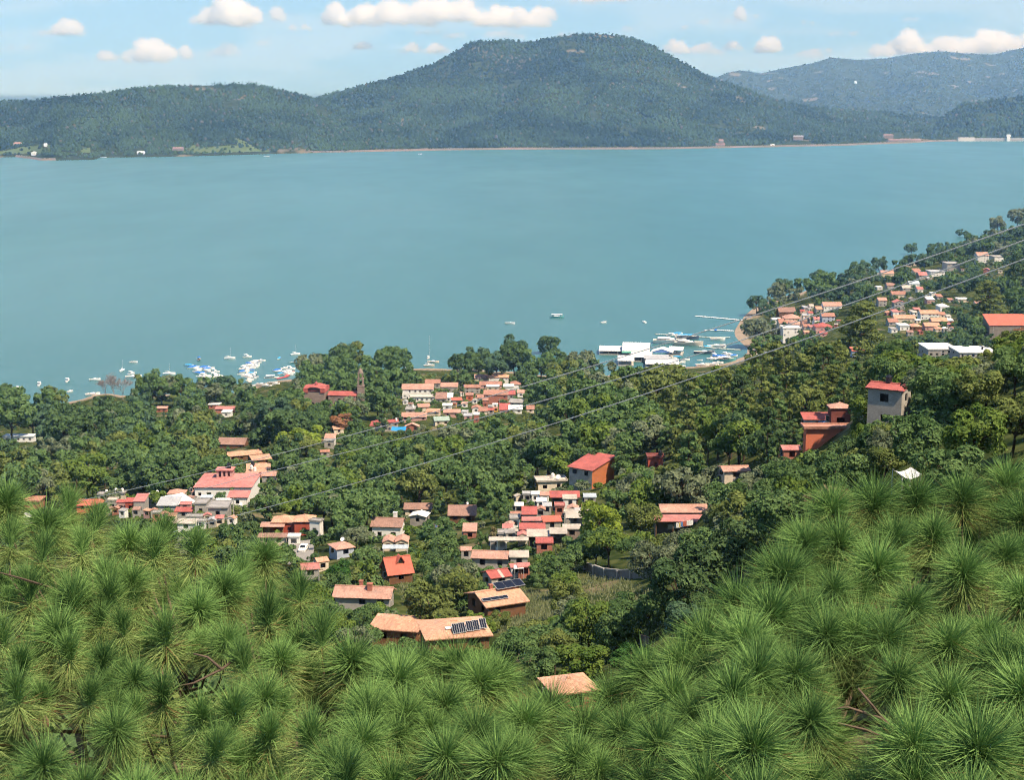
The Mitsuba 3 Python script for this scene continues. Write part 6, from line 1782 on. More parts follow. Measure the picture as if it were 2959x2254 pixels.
KEY_TREES = [  # cx, top, crown width, species, hue, height factor
    (38, 1127, 150, 'round_far', 'mid', 1), (158, 1155, 66, 'round_far', 'dark', 1), (256, 1151, 78, 'round_far', 'mid', 1), (418, 1095, 66, 'tall_far', 'deep', .8), (487, 1086, 66, 'round_far', 'dark', 1.1),
    (545, 1087, 84, 'round_far', 'mid', 1), (616, 1072, 16, 'column_tree', 'deep', 1.0), (385, 1150, 96, 'round_far', 'mid', 1), (505, 1135, 90, 'round_far', 'mid', 1), (640, 1130, 60, 'round_far', 'grey', 1),
    (800, 1116, 150, 'round_far', 'blue', 1), (905, 1040, 104, 'round_far', 'mid', 1), (1030, 1022, 110, 'round_far', 'mid', 1.1), (1110, 1026, 140, 'round_far', 'mid', 1.15), (1105, 1085, 150, 'tall_far', 'dark', .75),
    (1000, 1150, 100, 'round_far', 'bright', .9, 1), (920, 1160, 90, 'round_far', 'dark', 1), (870, 1185, 110, 'round_far', 'dark', 1), (885, 1226, 115, 'round_far', 'yellow', .8, 1), (826, 1246, 84, 'round_far', 'yellow', .9, 1),
    (1185, 1056, 34, 'tall_far', 'dark', .7), (1335, 1013, 84, 'round_far', 'dark', 1.1), (1378, 1022, 60, 'round_far', 'blue', 1.1), (1486, 964, 90, 'round_far', 'blue', 1.1), (1585, 966, 74, 'round_far', 'dark', 1.1),
    (1560, 998, 120, 'round_far', 'mid', .95), (1432, 1020, 84, 'round_far', 'blue', 1), (1520, 1040, 80, 'round_far', 'dark', 1), (1640, 1028, 90, 'round_far', 'mid', 1), (1700, 1020, 70, 'round_far', 'blue', 1),
    (990, 1190, 80, 'round_far', 'rust', .8), (1060, 1205, 90, 'round_far', 'mid', .9), (716, 1132, 60, 'spread_far', 'olive', 1), (620, 1185, 14, 'column_tree', 'deep', 1.4),
    (330, 1330, 130, 'round_far', 'grey', 1), (455, 1330, 150, 'round_far', 'bright', .9), (100, 1330, 100, 'round_far', 'olive', .9), (220, 1290, 120, 'round_far', 'mid', 1), (560, 1300, 110, 'round_far', 'mid', 1),
    (1425, 1400, 112, 'tall_far', 'brown', 1.1), (1515, 1408, 50, 'round_far', 'bright', 1), (1375, 1350, 100, 'round_far', 'bright', 1), (1050, 1420, 96, 'round_far', 'mid', 1), (1000, 1330, 110, 'round_far', 'olive', 1),
    (985, 1600, 100, 'round_near', 'deep', 1.1), (1240, 1665, 190, 'round_near', 'olive', .95), (1060, 1728, 190, 'round_near', 'mid', .85), (1290, 1530, 110, 'round_near', 'mid', 1), (1330, 1590, 120, 'round_near', 'dark', 1),
    (1260, 1580, 90, 'round_near', 'dark', 1), (1445, 1745, 90, 'round_near', 'olive', .9), (1560, 1560, 150, 'round_near', 'mid', 1), (1640, 1610, 190, 'round_near', 'olive', 1), (1650, 1720, 130, 'round_near', 'grey', .8),
    (1735, 1432, 140, 'round_near', 'yellow', 1.2, 1), (1850, 1420, 150, 'round_near', 'olive', 1), (1880, 1560, 140, 'round_near', 'grey', 1), (2050, 1500, 260, 'round_near', 'dark', .95), (1960, 1600, 220, 'round_near', 'dark', 1),
    (2140, 1480, 200, 'round_near', 'dark', 1), (2000, 1730, 200, 'round_near', 'blue', .8), (1790, 1790, 150, 'bush_near', 'bright', 1.2), (1680, 1840, 180, 'round_near', 'bright', .8), (1560, 1860, 150, 'round_near', 'mid', .9),
    (1830, 1850, 160, 'round_near', 'deep', .8), (1960, 1850, 150, 'round_near', 'dark', .8), (1530, 1980, 120, 'bush_near', 'olive', 1.4), (1450, 1900, 110, 'bush_near', 'mid', 1.4),
    (2482, 855, 215, 'pine_near', 'olive', .72, 1), (2140, 1060, 130, 'pine_near', 'dark', 1.0), (1985, 1225, 150, 'pine_near', 'olive', .75), (2935, 722, 110, 'pine_near', 'dark', .9, 1), (2850, 800, 140, 'pine_near', 'olive', .75, 1), (2950, 945, 70, 'round_near', 'rust', .8, 1),
    (2900, 870, 150, 'pine_near', 'olive', .75), (2600, 1010, 110, 'pine_far', 'olive', .8), (2320, 1010, 130, 'pine_far', 'olive', .8), (2230, 1010, 130, 'pine_far', 'olive', .8), (2400, 1040, 130, 'pine_near', 'olive', .8),
    (2300, 1110, 150, 'pine_near', 'olive', .75), (2700, 1050, 170, 'round_near', 'mid', 1), (2820, 1060, 160, 'round_near', 'olive', .9), (2930, 1000, 150, 'round_near', 'mid', 1), (2640, 1190, 190, 'round_near', 'mid', 1),
    (2810, 1160, 220, 'round_near', 'bright', .95), (2930, 1130, 200, 'round_near', 'olive', .9), (2740, 1280, 220, 'round_near', 'mid', .8), (2560, 1280, 150, 'round_near', 'olive', .8), (2300, 1330, 150, 'round_near', 'mid', .9),
    (2180, 1320, 160, 'round_near', 'grey', .9), (2420, 1320, 150, 'bush_near', 'olive', 1.2), (2050, 1390, 150, 'round_near', 'grey', .9), (2260, 1400, 190, 'round_near', 'grey', .9), (2400, 1400, 150, 'bush_near', 'brown', 1.2),
    (2270, 880, 75, 'round_far', 'blue', 1), (2180, 915, 100, 'round_far', 'grey', .9), (2230, 930, 70, 'round_far', 'grey', .9), (2315, 965, 80, 'round_far', 'deep', .8), (2350, 880, 55, 'round_far', 'bright', 1),
    (2185, 850, 60, 'round_far', 'blue', 1), (2240, 860, 44, 'round_far', 'bright', 1), (2265, 803, 62, 'round_far', 'blue', 1), (2362, 778, 52, 'round_far', 'blue', 1), (2632, 700, 40, 'round_far', 'blue', 1),
    (2772, 660, 26, 'round_far', 'blue', 1.1), (2790, 665, 24, 'round_far', 'blue', 1), (2880, 622, 56, 'round_far', 'grey', 1), (2940, 600, 66, 'round_far', 'grey', 1), (2540, 735, 46, 'round_far', 'dark', 1), (2480, 750, 56, 'round_far', 'dark', 1),
]

PINE_MASK = [(-200, 1400), (70, 1400), (130, 1440), (200, 1385), (260, 1400), (275, 1475), (370, 1535), (470, 1520), (560, 1570), (620, 1615), (760, 1570), (870, 1650), (935, 1710), (965, 1810), (1100, 1870),
             (1240, 1880), (1330, 1860), (1480, 1940), (1490, 2030), (1720, 2070), (1745, 1985), (1900, 1910), (2010, 1910), (2045, 1755), (2150, 1630), (2280, 1530), (2400, 1450), (2560, 1450), (2750, 1410), (3200, 1320), (3200, 2400), (-200, 2400)]
OPEN = [[(862, 1560), (895, 1560), (905, 1640), (850, 1640)], [(1470, 1690), (1600, 1710), (1640, 1760), (1600, 1850), (1500, 1860), (1440, 1830)], [(1150, 1680), (1240, 1660), (1240, 1720), (1160, 1740)],
        [(740, 1095), (840, 1095), (840, 1135), (740, 1150)], [(185, 1130), (360, 1130), (370, 1168), (185, 1175)], [(1195, 1060), (1300, 1060), (1300, 1086), (1195, 1086)],
        [(1940, 1050), (2110, 1040), (2110, 1075), (1940, 1085)], [(2300, 870), (2345, 870), (2345, 960), (2300, 960)]]
SHOWN = [(1735, 980, 2075, 1066, 1420), (1960, 1012, 2150, 1058, 1420), (530, 1042, 660, 1085, 1420), (690, 1040, 770, 1100, 1420), (795, 1062, 855, 1102, 1420), (935, 1068, 1040, 1150, 790), (884, 1092, 950, 1150, 790),
         (1670, 1630, 1900, 1738, 264), (1490, 1715, 1600, 1800, 224), (862, 1560, 895, 1605, 385), (1126, 1228, 1176, 1246, 840), (1195, 1066, 1300, 1080, 1400), (2450, 1075, 2560, 1100, 200), (190, 1120, 290, 1162, 1400),
         (290, 1095, 372, 1155, 1400), (12, 1252, 104, 1275, 880), (745, 1096, 835, 1130, 1400), (1225, 1030, 1265, 1062, 1500)]
HUE_WORD = {'mid': 'mid green', 'dark': 'dark green', 'deep': 'deep green', 'olive': 'olive green', 'yellow': 'yellow-green', 'bright': 'bright green', 'grey': 'grey-green', 'brown': 'brownish', 'rust': 'rust-tinged', 'blue': 'blue-green'}
KIND_WORD = {'round': 'rounded tree', 'tall': 'tall tree', 'spread': 'spreading tree', 'pine': 'pine', 'column': 'narrow cypress', 'bush': 'shrub'}
NTH = 'first second third fourth fifth sixth seventh eighth ninth tenth eleventh twelfth thirteenth fourteenth fifteenth sixteenth seventeenth eighteenth nineteenth twentieth'.split()


def zone_of(px, D):
    if px > 2120 and D > 760: return 'the far right shore slope'
    if px > 1930 and D > 360: return 'the ridge right of the marina'
    if px > 1930: return 'the right-hand hillside'
    if D > 760: return 'the left shore wood' if px < 700 else 'the grove round the church' if px < 1190 else 'the lakeside wood by the villas'
    if D > 430: return 'the wood left of the tiled hall' if px < 640 else 'the central wood' if px < 1250 else 'the wood above the red hall'
    if px < 1250: return 'the gardens of the chalet'
    return 'the slope below the red hall' if D > 265 else 'the slope by the retaining wall'


cov_s = 4.0
cover_map = np.zeros((int(2300 / cov_s), int(3000 / cov_s)), bool)
_yy, _xx = np.mgrid[0:cover_map.shape[0], 0:cover_map.shape[1]]
cover_map |= in_poly(_xx * cov_s, _yy * cov_s, PINE_MASK)
PRO = np.array(PROT + SHOWN, float)


USED = np.zeros(len(PRO))


def blocked(px, top, w, h, D, commit=False):
    """How much of what the photograph shows of a farther building this crown would hide."""
    b = PRO[PRO[:, 4] > D - 5]
    if not len(b): return 0.0
    ox = np.clip(np.minimum(b[:, 2], px + w * .46) - np.maximum(b[:, 0], px - w * .46), 0, None)
    oy = np.clip(np.minimum(b[:, 3], top + h) - np.maximum(b[:, 1], top), 0, None)
    fr = ox * oy / ((b[:, 2] - b[:, 0]) * (b[:, 3] - b[:, 1]))
    i = PRO[:, 4] > D - 5
    if commit: USED[i] += fr; return 0.0
    return float(np.where((fr > .02) & (USED[i] + fr > .34), 1.0, fr).max())


def claim(px, top, w, h, commit=True):
    """Share of the crown's ellipse not yet hidden by nearer ones."""
    x0, x1, y0, y1 = [int(v / cov_s) for v in (px - w / 2, px + w / 2, top, top + h)]
    x0, y0 = max(x0, 0), max(y0, 0)
    x1, y1 = min(x1 + 1, cover_map.shape[1]), min(y1 + 1, cover_map.shape[0])
    if x1 <= x0 or y1 <= y0: return 0.0
    sub = cover_map[y0:y1, x0:x1]
    e = ((_xx[y0:y1, x0:x1] * cov_s - px) / (w / 2)) ** 2 + ((_yy[y0:y1, x0:x1] * cov_s - top - h / 2) / (h / 2)) ** 2 < 1
    free = (e & ~sub).sum() / max(e.sum(), 1)
    if commit: sub |= e
    return float(free)


PLAN = []          # x, y, species, hue, R, H, px, top, w, h


def plan(x, y, sp, hue, R, H):
    z = float(ground(x, y))
    kind = sp.split('_')[0]
    up = H * UPF[kind]
    ztop = {'round': 1.6, 'tall': 2.7, 'spread': 1.35, 'pine': 2.55, 'column': 7.6, 'bush': 1.0}[kind]
    px, top, _ = project(np.array([x, y, z + up + ztop * H]))
    _, base, _ = project(np.array([x, y, z + up * .75]))
    w = 2.1 * R * FPX / y * (.5 if kind == 'column' else 1)
    return dict(x=x, y=y, z=z, sp=sp, hue=hue, R=R, H=H, px=float(px), top=float(top), w=float(w), h=float(base - top), kind=kind)


for cx, yt, w, sp, hue, k, *force in KEY_TREES:
    ratio = {'round': 1.02, 'tall': 1.54, 'spread': .93, 'pine': 1.56, 'column': 3.9, 'bush': .57}[sp.split('_')[0]] * k
    p = hit(cx, yt + w * ratio)
    if p is None: continue
    R = w / 2 * p[1] / FPX
    for shrink in (1, .85, .7, .55, .4):
        q = plan(p[0], p[1], sp, hue, R * shrink, R * k * shrink)
        if blocked(q['px'], q['top'], q['w'] * .9, q['h'] * .9, p[1]) < .16 or force:
            break
    PLAN.append({**q, 'hand': True})

rt = np.random.default_rng(99)
cand = []
for D in np.exp(np.arange(math.log(165), math.log(3100), .021)):
    R0 = float(np.interp(D, [165, 260, 420, 700, 1100, 2600], [3.0, 3.6, 4.9, 7.0, 8.4, 9.0]))
    step = R0 * 1.45
    for x in np.arange(-.345 * D, .345 * D, step):
        xx, yy = x + rt.uniform(-.6, .6) * step, D * (1 + rt.uniform(-.014, .014))
        cand.append((xx, yy, R0))
CA = np.array(cand)
cz = ground(CA[:, 0], CA[:, 1])
cpx, cpy, _ = project(np.c_[CA[:, 0], CA[:, 1], cz])
ok = (cz > 1.6) & (cpx > -60) & (cpx < 3020) & (cpy < 2100) & (cpy > 560)
for q in OPEN:
    ok &= ~in_poly(cpx, cpy, q)
fx = np.array(FOOT)
dist, idx = cKDTree(fx[:, :2]).query(CA[:, :2], k=3)
ok &= (dist > fx[idx, 2] + 1.6).all(1)
hand = np.array([(t['x'], t['y'], t['R']) for t in PLAN])
dist, idx = cKDTree(hand[:, :2]).query(CA[:, :2])
ok &= dist > hand[idx, 2] * .85
CA, cz, cpx = CA[ok], cz[ok], cpx[ok]
order = sorted([('c', i, CA[i, 1]) for i in range(len(CA))] + [('h', i, t['y'] - 1) for i, t in enumerate(PLAN)], key=lambda t: t[2])
KEPT = []
fine = meshkit.fbm(np.c_[CA[:, 0] / 90, CA[:, 1] / 130, 0 * cz], 3, 77)
for what, i, _ in order:
    if what == 'h':
        t = PLAN[i]
        t['seen'] = claim(t['px'], t['top'], t['w'] * .85, t['h'] * .9)
        blocked(t['px'], t['top'], t['w'] * .9, t['h'] * .9, t['y'], True)
        KEPT.append(t)
        continue
    x, y, R0 = CA[i]
    px = cpx[i]
    u = rt.random()
    near = y < 330
    if px > 1930 and 240 < y < 800 and u < .62: sp, hues = 'pine', ['olive', 'olive', 'olive', 'mid', 'dark']
    elif y > 860 and px > 2120: sp, hues = 'round', ['blue', 'dark', 'mid', 'blue', 'mid', 'grey']
    elif y > 700: sp, hues = ('round' if u < .8 else 'tall'), ['mid', 'olive', 'mid', 'dark', 'mid', 'grey', 'dark', 'blue']
    elif near: sp, hues = ('round' if u < .62 else 'bush' if u < .86 else 'spread'), ['mid', 'olive', 'dark', 'mid', 'grey', 'bright', 'olive', 'mid']
    else: sp, hues = ('round' if u < .74 else 'spread' if u < .86 else 'tall'), ['dark', 'mid', 'mid', 'olive', 'mid', 'olive', 'mid', 'bright', 'grey', 'dark', 'mid']
    hue = hues[int(np.clip(fine[i] * 1.5 - .25 + rt.normal(0, .22), 0, .999) * len(hues))]
    R = R0 * rt.uniform(.66, 1.55) * (.62 if sp == 'tall' else .8 if sp == 'pine' else 1)
    H = R * rt.uniform(.85, 1.2)
    suffix = '_near' if y < 285 and sp in ('round', 'spread', 'pine', 'bush') else '_far'
    if sp == 'bush': suffix = '_near'
    t = None
    for shrink in (1, .75, .55, .4):
        q = plan(x, y, sp + suffix, hue, R * shrink, H * shrink)
        if blocked(q['px'], q['top'], q['w'], q['h'], y) < .10:
            t = q; break
    if t is None:
        q = plan(x, y, 'bush_near', hue, R0 * .35, R0 * .4)
        if blocked(q['px'], q['top'], q['w'], q['h'], y) < .2: t = q
        else: continue
    t['seen'] = claim(t['px'], t['top'], t['w'], t['h'], commit=False)
    if t['seen'] < .10: continue
    claim(t['px'], t['top'], t['w'] * .8, t['h'] * .85)
    blocked(t['px'], t['top'], t['w'], t['h'], y, True)
    KEPT.append(t)

size = np.array([t['w'] * t['h'] * (.3 + t['seen']) * (3 if t.get('hand') else 1) for t in KEPT])
big = set(np.argsort(-size)[:410].tolist()) | {i for i, t in enumerate(KEPT) if t.get('hand') and t['seen'] > .08}
INDIV = [t for i, t in enumerate(KEPT) if i in big]
REST = [t for i, t in enumerate(KEPT) if i not in big]
print('trees planned', len(KEPT), 'single', len(INDIV), 'mass', len(REST), 'by kind', {k: sum(t['kind'] == k for t in INDIV) for k in KIND_WORD})
GROUPS = {}
for t in INDIV:
    GROUPS.setdefault((t['hue'], t['kind'], zone_of(t['px'], t['y'])), []).append(t)
for (hue, kind, zone), ts in GROUPS.items():
    ts.sort(key=lambda t: t['px'])
    for i, t in enumerate(ts):
        if len(ts) == 1: lab = f'only {HUE_WORD[hue]} {KIND_WORD[kind]} in {zone}'
        elif i < len(NTH): lab = f'{HUE_WORD[hue]} {KIND_WORD[kind]}, {NTH[i]} from the left in {zone}'
        else: lab = f'{HUE_WORD[hue]} {KIND_WORD[kind]}, number {i + 1} from the left in {zone}'
        tree(t['x'], t['y'], t['sp'], hue, t['R'], t['H'], lab, f'{"shrubs" if kind == "bush" else "trees"} of {zone}', cat='shrub' if kind == 'bush' else 'tree')

# scrub on the steep slope that the pines hide from here
for D in np.exp(np.arange(math.log(52), math.log(460), .042)):
    for x in np.arange(-.62 * D, .62 * D, max(4.6, D * .026)):
        xx, yy = x + rt.uniform(-1.8, 1.8), D * (1 + rt.uniform(-.02, .02))
        t = plan(xx, yy, 'round_near' if rt.random() < .6 else 'bush_near', ['mid', 'olive', 'dark', 'mid'][rt.integers(4)], *(rt.uniform(1.6, 2.9, 2) * (1 + D / 420)))
        inside = abs(t['px'] - 1479) > 1620 or all(bool(in_poly(np.array(t['px'] + dx), np.array(t['top'] - 25), PINE_MASK)) for dx in (-t['w'] / 2, 0, t['w'] / 2))
        if inside and (t['top'] < 2400 or abs(t['px'] - 1479) > 1620): REST.append(t)

# the smaller trees deeper in the woods, seen only as part of the mass
MASS = {}
for k, (knd, nl) in {'column': ('column', 8), 'round': ('round', 12), 'tall': ('tall', 12), 'pine': ('pine', 14), 'spread': ('spread', 10), 'bush': ('bush', 8)}.items():
    MASS[k] = [make_crown(900 + 7 * j + len(k), knd, nl, 460, .14)[0] for j in range(3)]
by_hue = {}
for i, t in enumerate(REST):
    v, f = MASS[t['kind']][i % 3]
    up = t['H'] * UPF[t['kind']]
    w = turn(v * [t['R'], t['R'], t['H']], i * 2.4, (t['x'], t['y'], t['z'] + up))
    by_hue.setdefault(t['hue'], MB()).add(w, f)
for hue, m in by_hue.items():
    k = key_for('woodland')
    put(k, m.mesh(), LEAF[hue])
    tag(k, f'small {HUE_WORD[hue]} trees filling the woods and gardens', 'woodland', kind='stuff')
# ------------------------------------------------------------------ palms, the bare tree, far skyline trees
def palm(cx, yt, yb, label, kind='fan', spread=14):
    p = hit(cx, yb); m = p[1] / FPX
    h = (yb - yt) * m; key = key_for('palm_tree'); tag(key, label, 'palm tree')
    r = np.random.default_rng(int(cx))
    ht = h * (.78 if kind == 'fan' else .62)
    put(f'{key}__trunk', MB().tube([p - [0, 0, .5], p + [.1, 0, ht * .5], p + [.15, 0, ht]], [.34, .24, .2], 8).mesh(), 'm_bark', smooth=True)
    R = spread * m
    top = p + np.array([.15, 0, ht])
    for k in range(26 if kind == 'fan' else 15):
        a = k * 2.399; el = r.uniform(-.6, 1.2) if kind == 'fan' else r.uniform(.1, 1.0)
        d = np.array([math.cos(a) * math.cos(el), math.sin(a) * math.cos(el), math.sin(el)])
        s = np.cross(d, [0, 0, 1.0]); s /= np.linalg.norm(s)
        m_ = MB()
        n = 8
        t = np.linspace(0, 1, n)
        droop = (.25 if kind == 'fan' else .85) * R
        C = top + d * R * t[:, None] + np.array([0, 0, -1.0]) * droop * (t ** 2)[:, None]
        for i in range(1, n):                               # leaflets on both sides
            w = R * (.30 if kind == 'fan' else .24) * math.sin(math.pi * min(t[i] * .85 + .12, 1))
            for sg in (-1, 1):
                q = C[i] + s * sg * w + d * w * .5 - np.array([0, 0, w * .35])
                m_.add([C[i - 1], C[i], q], [[0, 1, 2]])
        part(key, 'frond', m_.mesh(), LEAF['olive' if kind != 'fan' else 'mid'])


palm(1337, 1108, 1165, 'fan palm with dark trunk standing in the lakeside quarter', 'fan', 9)
palm(1160, 1362, 1445, 'drooping feather palm with pale fronds in the central wood', 'feather', 34)
palm(2040, 1215, 1300, 'fan palm left of the olive pine on the right', 'fan', 13)
palm(1960, 1170, 1230, 'fan palm above the olive pine on the right', 'fan', 12)


def bare_tree(cx, yt, yb, w, label, seed=2):
    """A leafless tree: limbs forking again and again."""
    p = hit(cx, yb); m = p[1] / FPX; h = (yb - yt) * m
    r = np.random.default_rng(seed)
    key = key_for('bare_tree'); tag(key, label, 'tree')
    trunk, twigs = MB(), MB()
    def grow(a, d, L, rad, depth):
        b = a + d * L
        (trunk if depth < 2 else twigs).tube([a, (a + b) / 2 + r.normal(0, .04 * L, 3), b], [rad, rad * .85, rad * .65], 5 if depth < 2 else 3, cap=False)
        if depth > 5: return
        for _ in range(3):
            e = d + r.normal(0, .48, 3) * [w * m / h * 2.2, w * m / h * 2.2, .5] + [0, 0, .1]
            grow(b, e / np.linalg.norm(e), L * r.uniform(.66, .9), max(rad * .62, .05), depth + 1)
    grow(p - [0, 0, .5], np.array([0, 0, 1.0]), h * .30, .3, 0)
    put(f'{key}__trunk', trunk.mesh(), 'm_grey_bark'); put(f'{key}__twig', twigs.mesh(), 'm_grey_bark')


for i, (cx, yt, yb, w, lab) in enumerate(((305, 1094, 1152, 30, 'grey leafless tree on the mud flat, left of three'), (330, 1092, 1154, 32, 'grey leafless tree on the mud flat, middle of three'), (356, 1098, 1156, 30, 'grey leafless tree on the mud flat, right of three'))):
    bare_tree(cx, yt, yb, w, lab, 2 + i)

# lone trees that stand up from the far skyline
SKY = []
rs = np.random.default_rng(12)
for x in list(np.linspace(600, 800, 26)) + list(np.linspace(1370, 1560, 10)) + list(np.linspace(1600, 1900, 22)) + [2003, 1985, 1940] + list(np.linspace(380, 460, 8)) + list(np.linspace(130, 300, 10)):
    SKY.append(x + rs.uniform(-6, 6))
m_, t_ = MB(), MB()
for x in SKY:
    crest, hv = (CREST_A, HILLS['wooded_hill']) if x < 900 else (CREST_B, HILLS['mountain'])
    col = hv[:, 90]                                        # the crest row
    qx, _, _ = project(col)
    p = np.array([np.interp(x, qx, col[:, j]) for j in range(3)])
    h = rs.uniform(7, 12); R = rs.uniform(2.2, 4)
    t_.tube([p, p + [0, 0, h]], [.5, .3], 4, cap=False)
    v = np.array(ICV) * rs.uniform(.75, 1.25, (len(ICV), 1)) * [R, R, R * .6] + p + [0, 0, h]
    m_.add(v, ICF)
put('skyline_trees', m_.mesh(), LEAF['dark']); tag('skyline_trees', 'thin line of single trees along the far hilltops', 'treeline', kind='stuff')
put('skyline_trees__trunk', t_.mesh(), 'm_bark')

# pale grass on the open slope below the workshops
scene['m_grass'] = {'type': 'principledthin', 'base_color': {'type': 'mesh_attribute', 'name': 'vertex_color'}, 'roughness': .6, 'diff_trans': .6, 'eta': 1.4}
rg = np.random.default_rng(8)
gp = []
for poly, cnt in (([(1470, 1700), (1600, 1715), (1640, 1760), (1600, 1850), (1500, 1860), (1440, 1830)], 2600), ([(1150, 1690), (1235, 1665), (1240, 1720), (1160, 1735)], 500), ([(1545, 1590), (1700, 1560), (1705, 1585), (1560, 1625)], 700), ([(1620, 1640), (1760, 1650), (1905, 1720), (1905, 1790), (1760, 1770), (1640, 1720)], 1500)):
    P_ = np.array(poly, float)
    while cnt > 0:
        a, b = rg.uniform(P_[:, 0].min(), P_[:, 0].max()), rg.uniform(P_[:, 1].min(), P_[:, 1].max())
        if in_poly(np.array(a), np.array(b), poly):
            h_ = hit(a, b, 120)
            if h_ is not None: gp.append(h_)
        cnt -= 1
gp = np.array(gp); c = len(gp)
blades, cols = [], []
for j in range(4):
    a = rg.uniform(0, 6.28, c); h = rg.uniform(.35, .95, c); w = rg.uniform(.05, .13, c); l = rg.normal(0, .22, (c, 2))
    o = gp + np.c_[rg.normal(0, .3, (c, 2)), np.zeros(c) - .1]
    s = np.c_[np.cos(a) * w, np.sin(a) * w, 0 * a]
    blades.append(np.stack([o - s, o + s, o + np.c_[l, h]], 1))
    t = rg.random((c, 1))
    cols.append(np.array([.14, .18, .07]) * (1 - t) + np.array([.29, .31, .18]) * t)
V = np.concatenate(blades).reshape(-1, 3)
put('grass', (V, np.arange(len(V)).reshape(-1, 3)), 'm_grass', color=np.repeat(np.concatenate(cols), 3, 0))
tag('grass', 'pale dry grass on the open slope about the retaining wall', 'grass', kind='stuff')
# ------------------------------------------------------------------ the long-needled pines in front
TUFTS = [  # photograph pixels of the dark heart of each tuft
    (25, 1486), (196, 1500), (136, 1551), (268, 1551), (236, 1616), (442, 1630), (475, 1590), (319, 1736), (218, 1772), (388, 1718), (645, 1736), (566, 1625), (765, 1634), (120, 1640), (30, 1600), (380, 1600), (700, 1700),
    (214, 1785), (319, 1765), (648, 1745), (870, 1755), (481, 1884), (361, 1850), (775, 1822), (563, 1790), (170, 1865), (207, 1919), (294, 1954), (391, 1994), (653, 1884), (818, 1939), (1012, 1949), (932, 1889),
    (474, 2049), (252, 2049), (55, 2049), (342, 2134), (588, 2104), (671, 2114), (763, 2059), (902, 2184), (606, 2209), (773, 2169), (1077, 2094), (962, 2239), (710, 1964), (132, 2243), (1042, 2184), (90, 1760), (20, 1880), (60, 1960),
    (1158, 2005), (1076, 2110), (1288, 2075), (1177, 2103), (1385, 2010),  (1288, 2222), (1375, 2162), (1506, 2233), (1588, 2105), (1800, 2152), (1952, 2054), (2115, 2048), (2132, 1785), (1435, 2239), (1130, 1968), (1175, 1985), (1225, 1965), (1305, 1968), (1385, 1975), (1420, 2000),
    (1680, 2150), (1530, 2130), (1660, 2230), (1760, 2060), (1880, 2000), (1980, 1960), (2040, 1900),
    (2908, 1431), (2403, 1510), (2522, 1493), (2693, 1584), (2420, 1607), (2528, 1686), (2278, 1709), (2784, 1697), (2897, 1635), (2409, 1737), (2630, 1783), (2216, 1822), (2477, 1873), (2852, 1873), (2590, 1998), (2304, 1987),
    (2744, 2044), (2750, 1902), (2113, 2150), (2068, 2208), (2182, 2208), (2630, 2197), (2823, 2220), (2954, 2055), (2562, 1890), (2318, 1811), (2640, 1480), (2780, 1470), (2950, 1530), (2330, 1610), (2580, 1590), (2950, 1760), (2890, 1960),
    (2400, 1880), (2200, 1940), (2330, 2120), (1900, 2190), (2240, 1700), (2180, 1990), (2960, 2190), (2000, 2110), (2150, 1900)]
STEMS = [('tall bushy pine whose tips stand above the crowded houses at left', 190, 0), ('pine crown with open branches left of the long weathered roof', 500, 0), ('pine crown reaching towards the orange wing of the panelled house', 830, 0),
         ('low pine crown below the panelled house in the middle', 1230, 0), ('low pine crown in front of the lowest orange roof', 1640, 0), ('pine crown under the dark thicket, with long drooping tufts', 2080, 0),
         ('large pine crown with bare grey branches showing low down', 2520, 0), ('pine crown cut by the right edge, tufts packed close', 2900, 0), ('pine beyond the right edge, a few tufts reaching into view', 3330, 0), ('pine beyond the left edge, a few tufts reaching into view', -330, 0)]


GAPS = [[(150, 2100), (320, 2080), (320, 2300), (150, 2300)], [(80, 1580), (180, 1570), (190, 1720), (80, 1720)], [(520, 1920), (680, 1900), (680, 2020), (520, 2030)], [(2360, 1960), (2600, 1940), (2620, 2150), (2380, 2170)], [(2540, 1700), (2760, 1690), (2700, 1860), (2560, 1840)],
        [(820, 1990), (900, 1990), (920, 2130), (820, 2120)], [(1540, 2140), (1640, 2150), (1640, 2300), (1540, 2300)]]


def pine_depth(px, py):
    left = np.interp(py, [1450, 2250], [14.6, 9.4])
    mid = np.interp(py, [1850, 2250], [12.4, 9.0])
    right = np.interp(py, [1400, 2250], [12.8, 7.6])
    return np.interp(px, [800, 1100, 1700, 2150], [left, mid, mid, right])


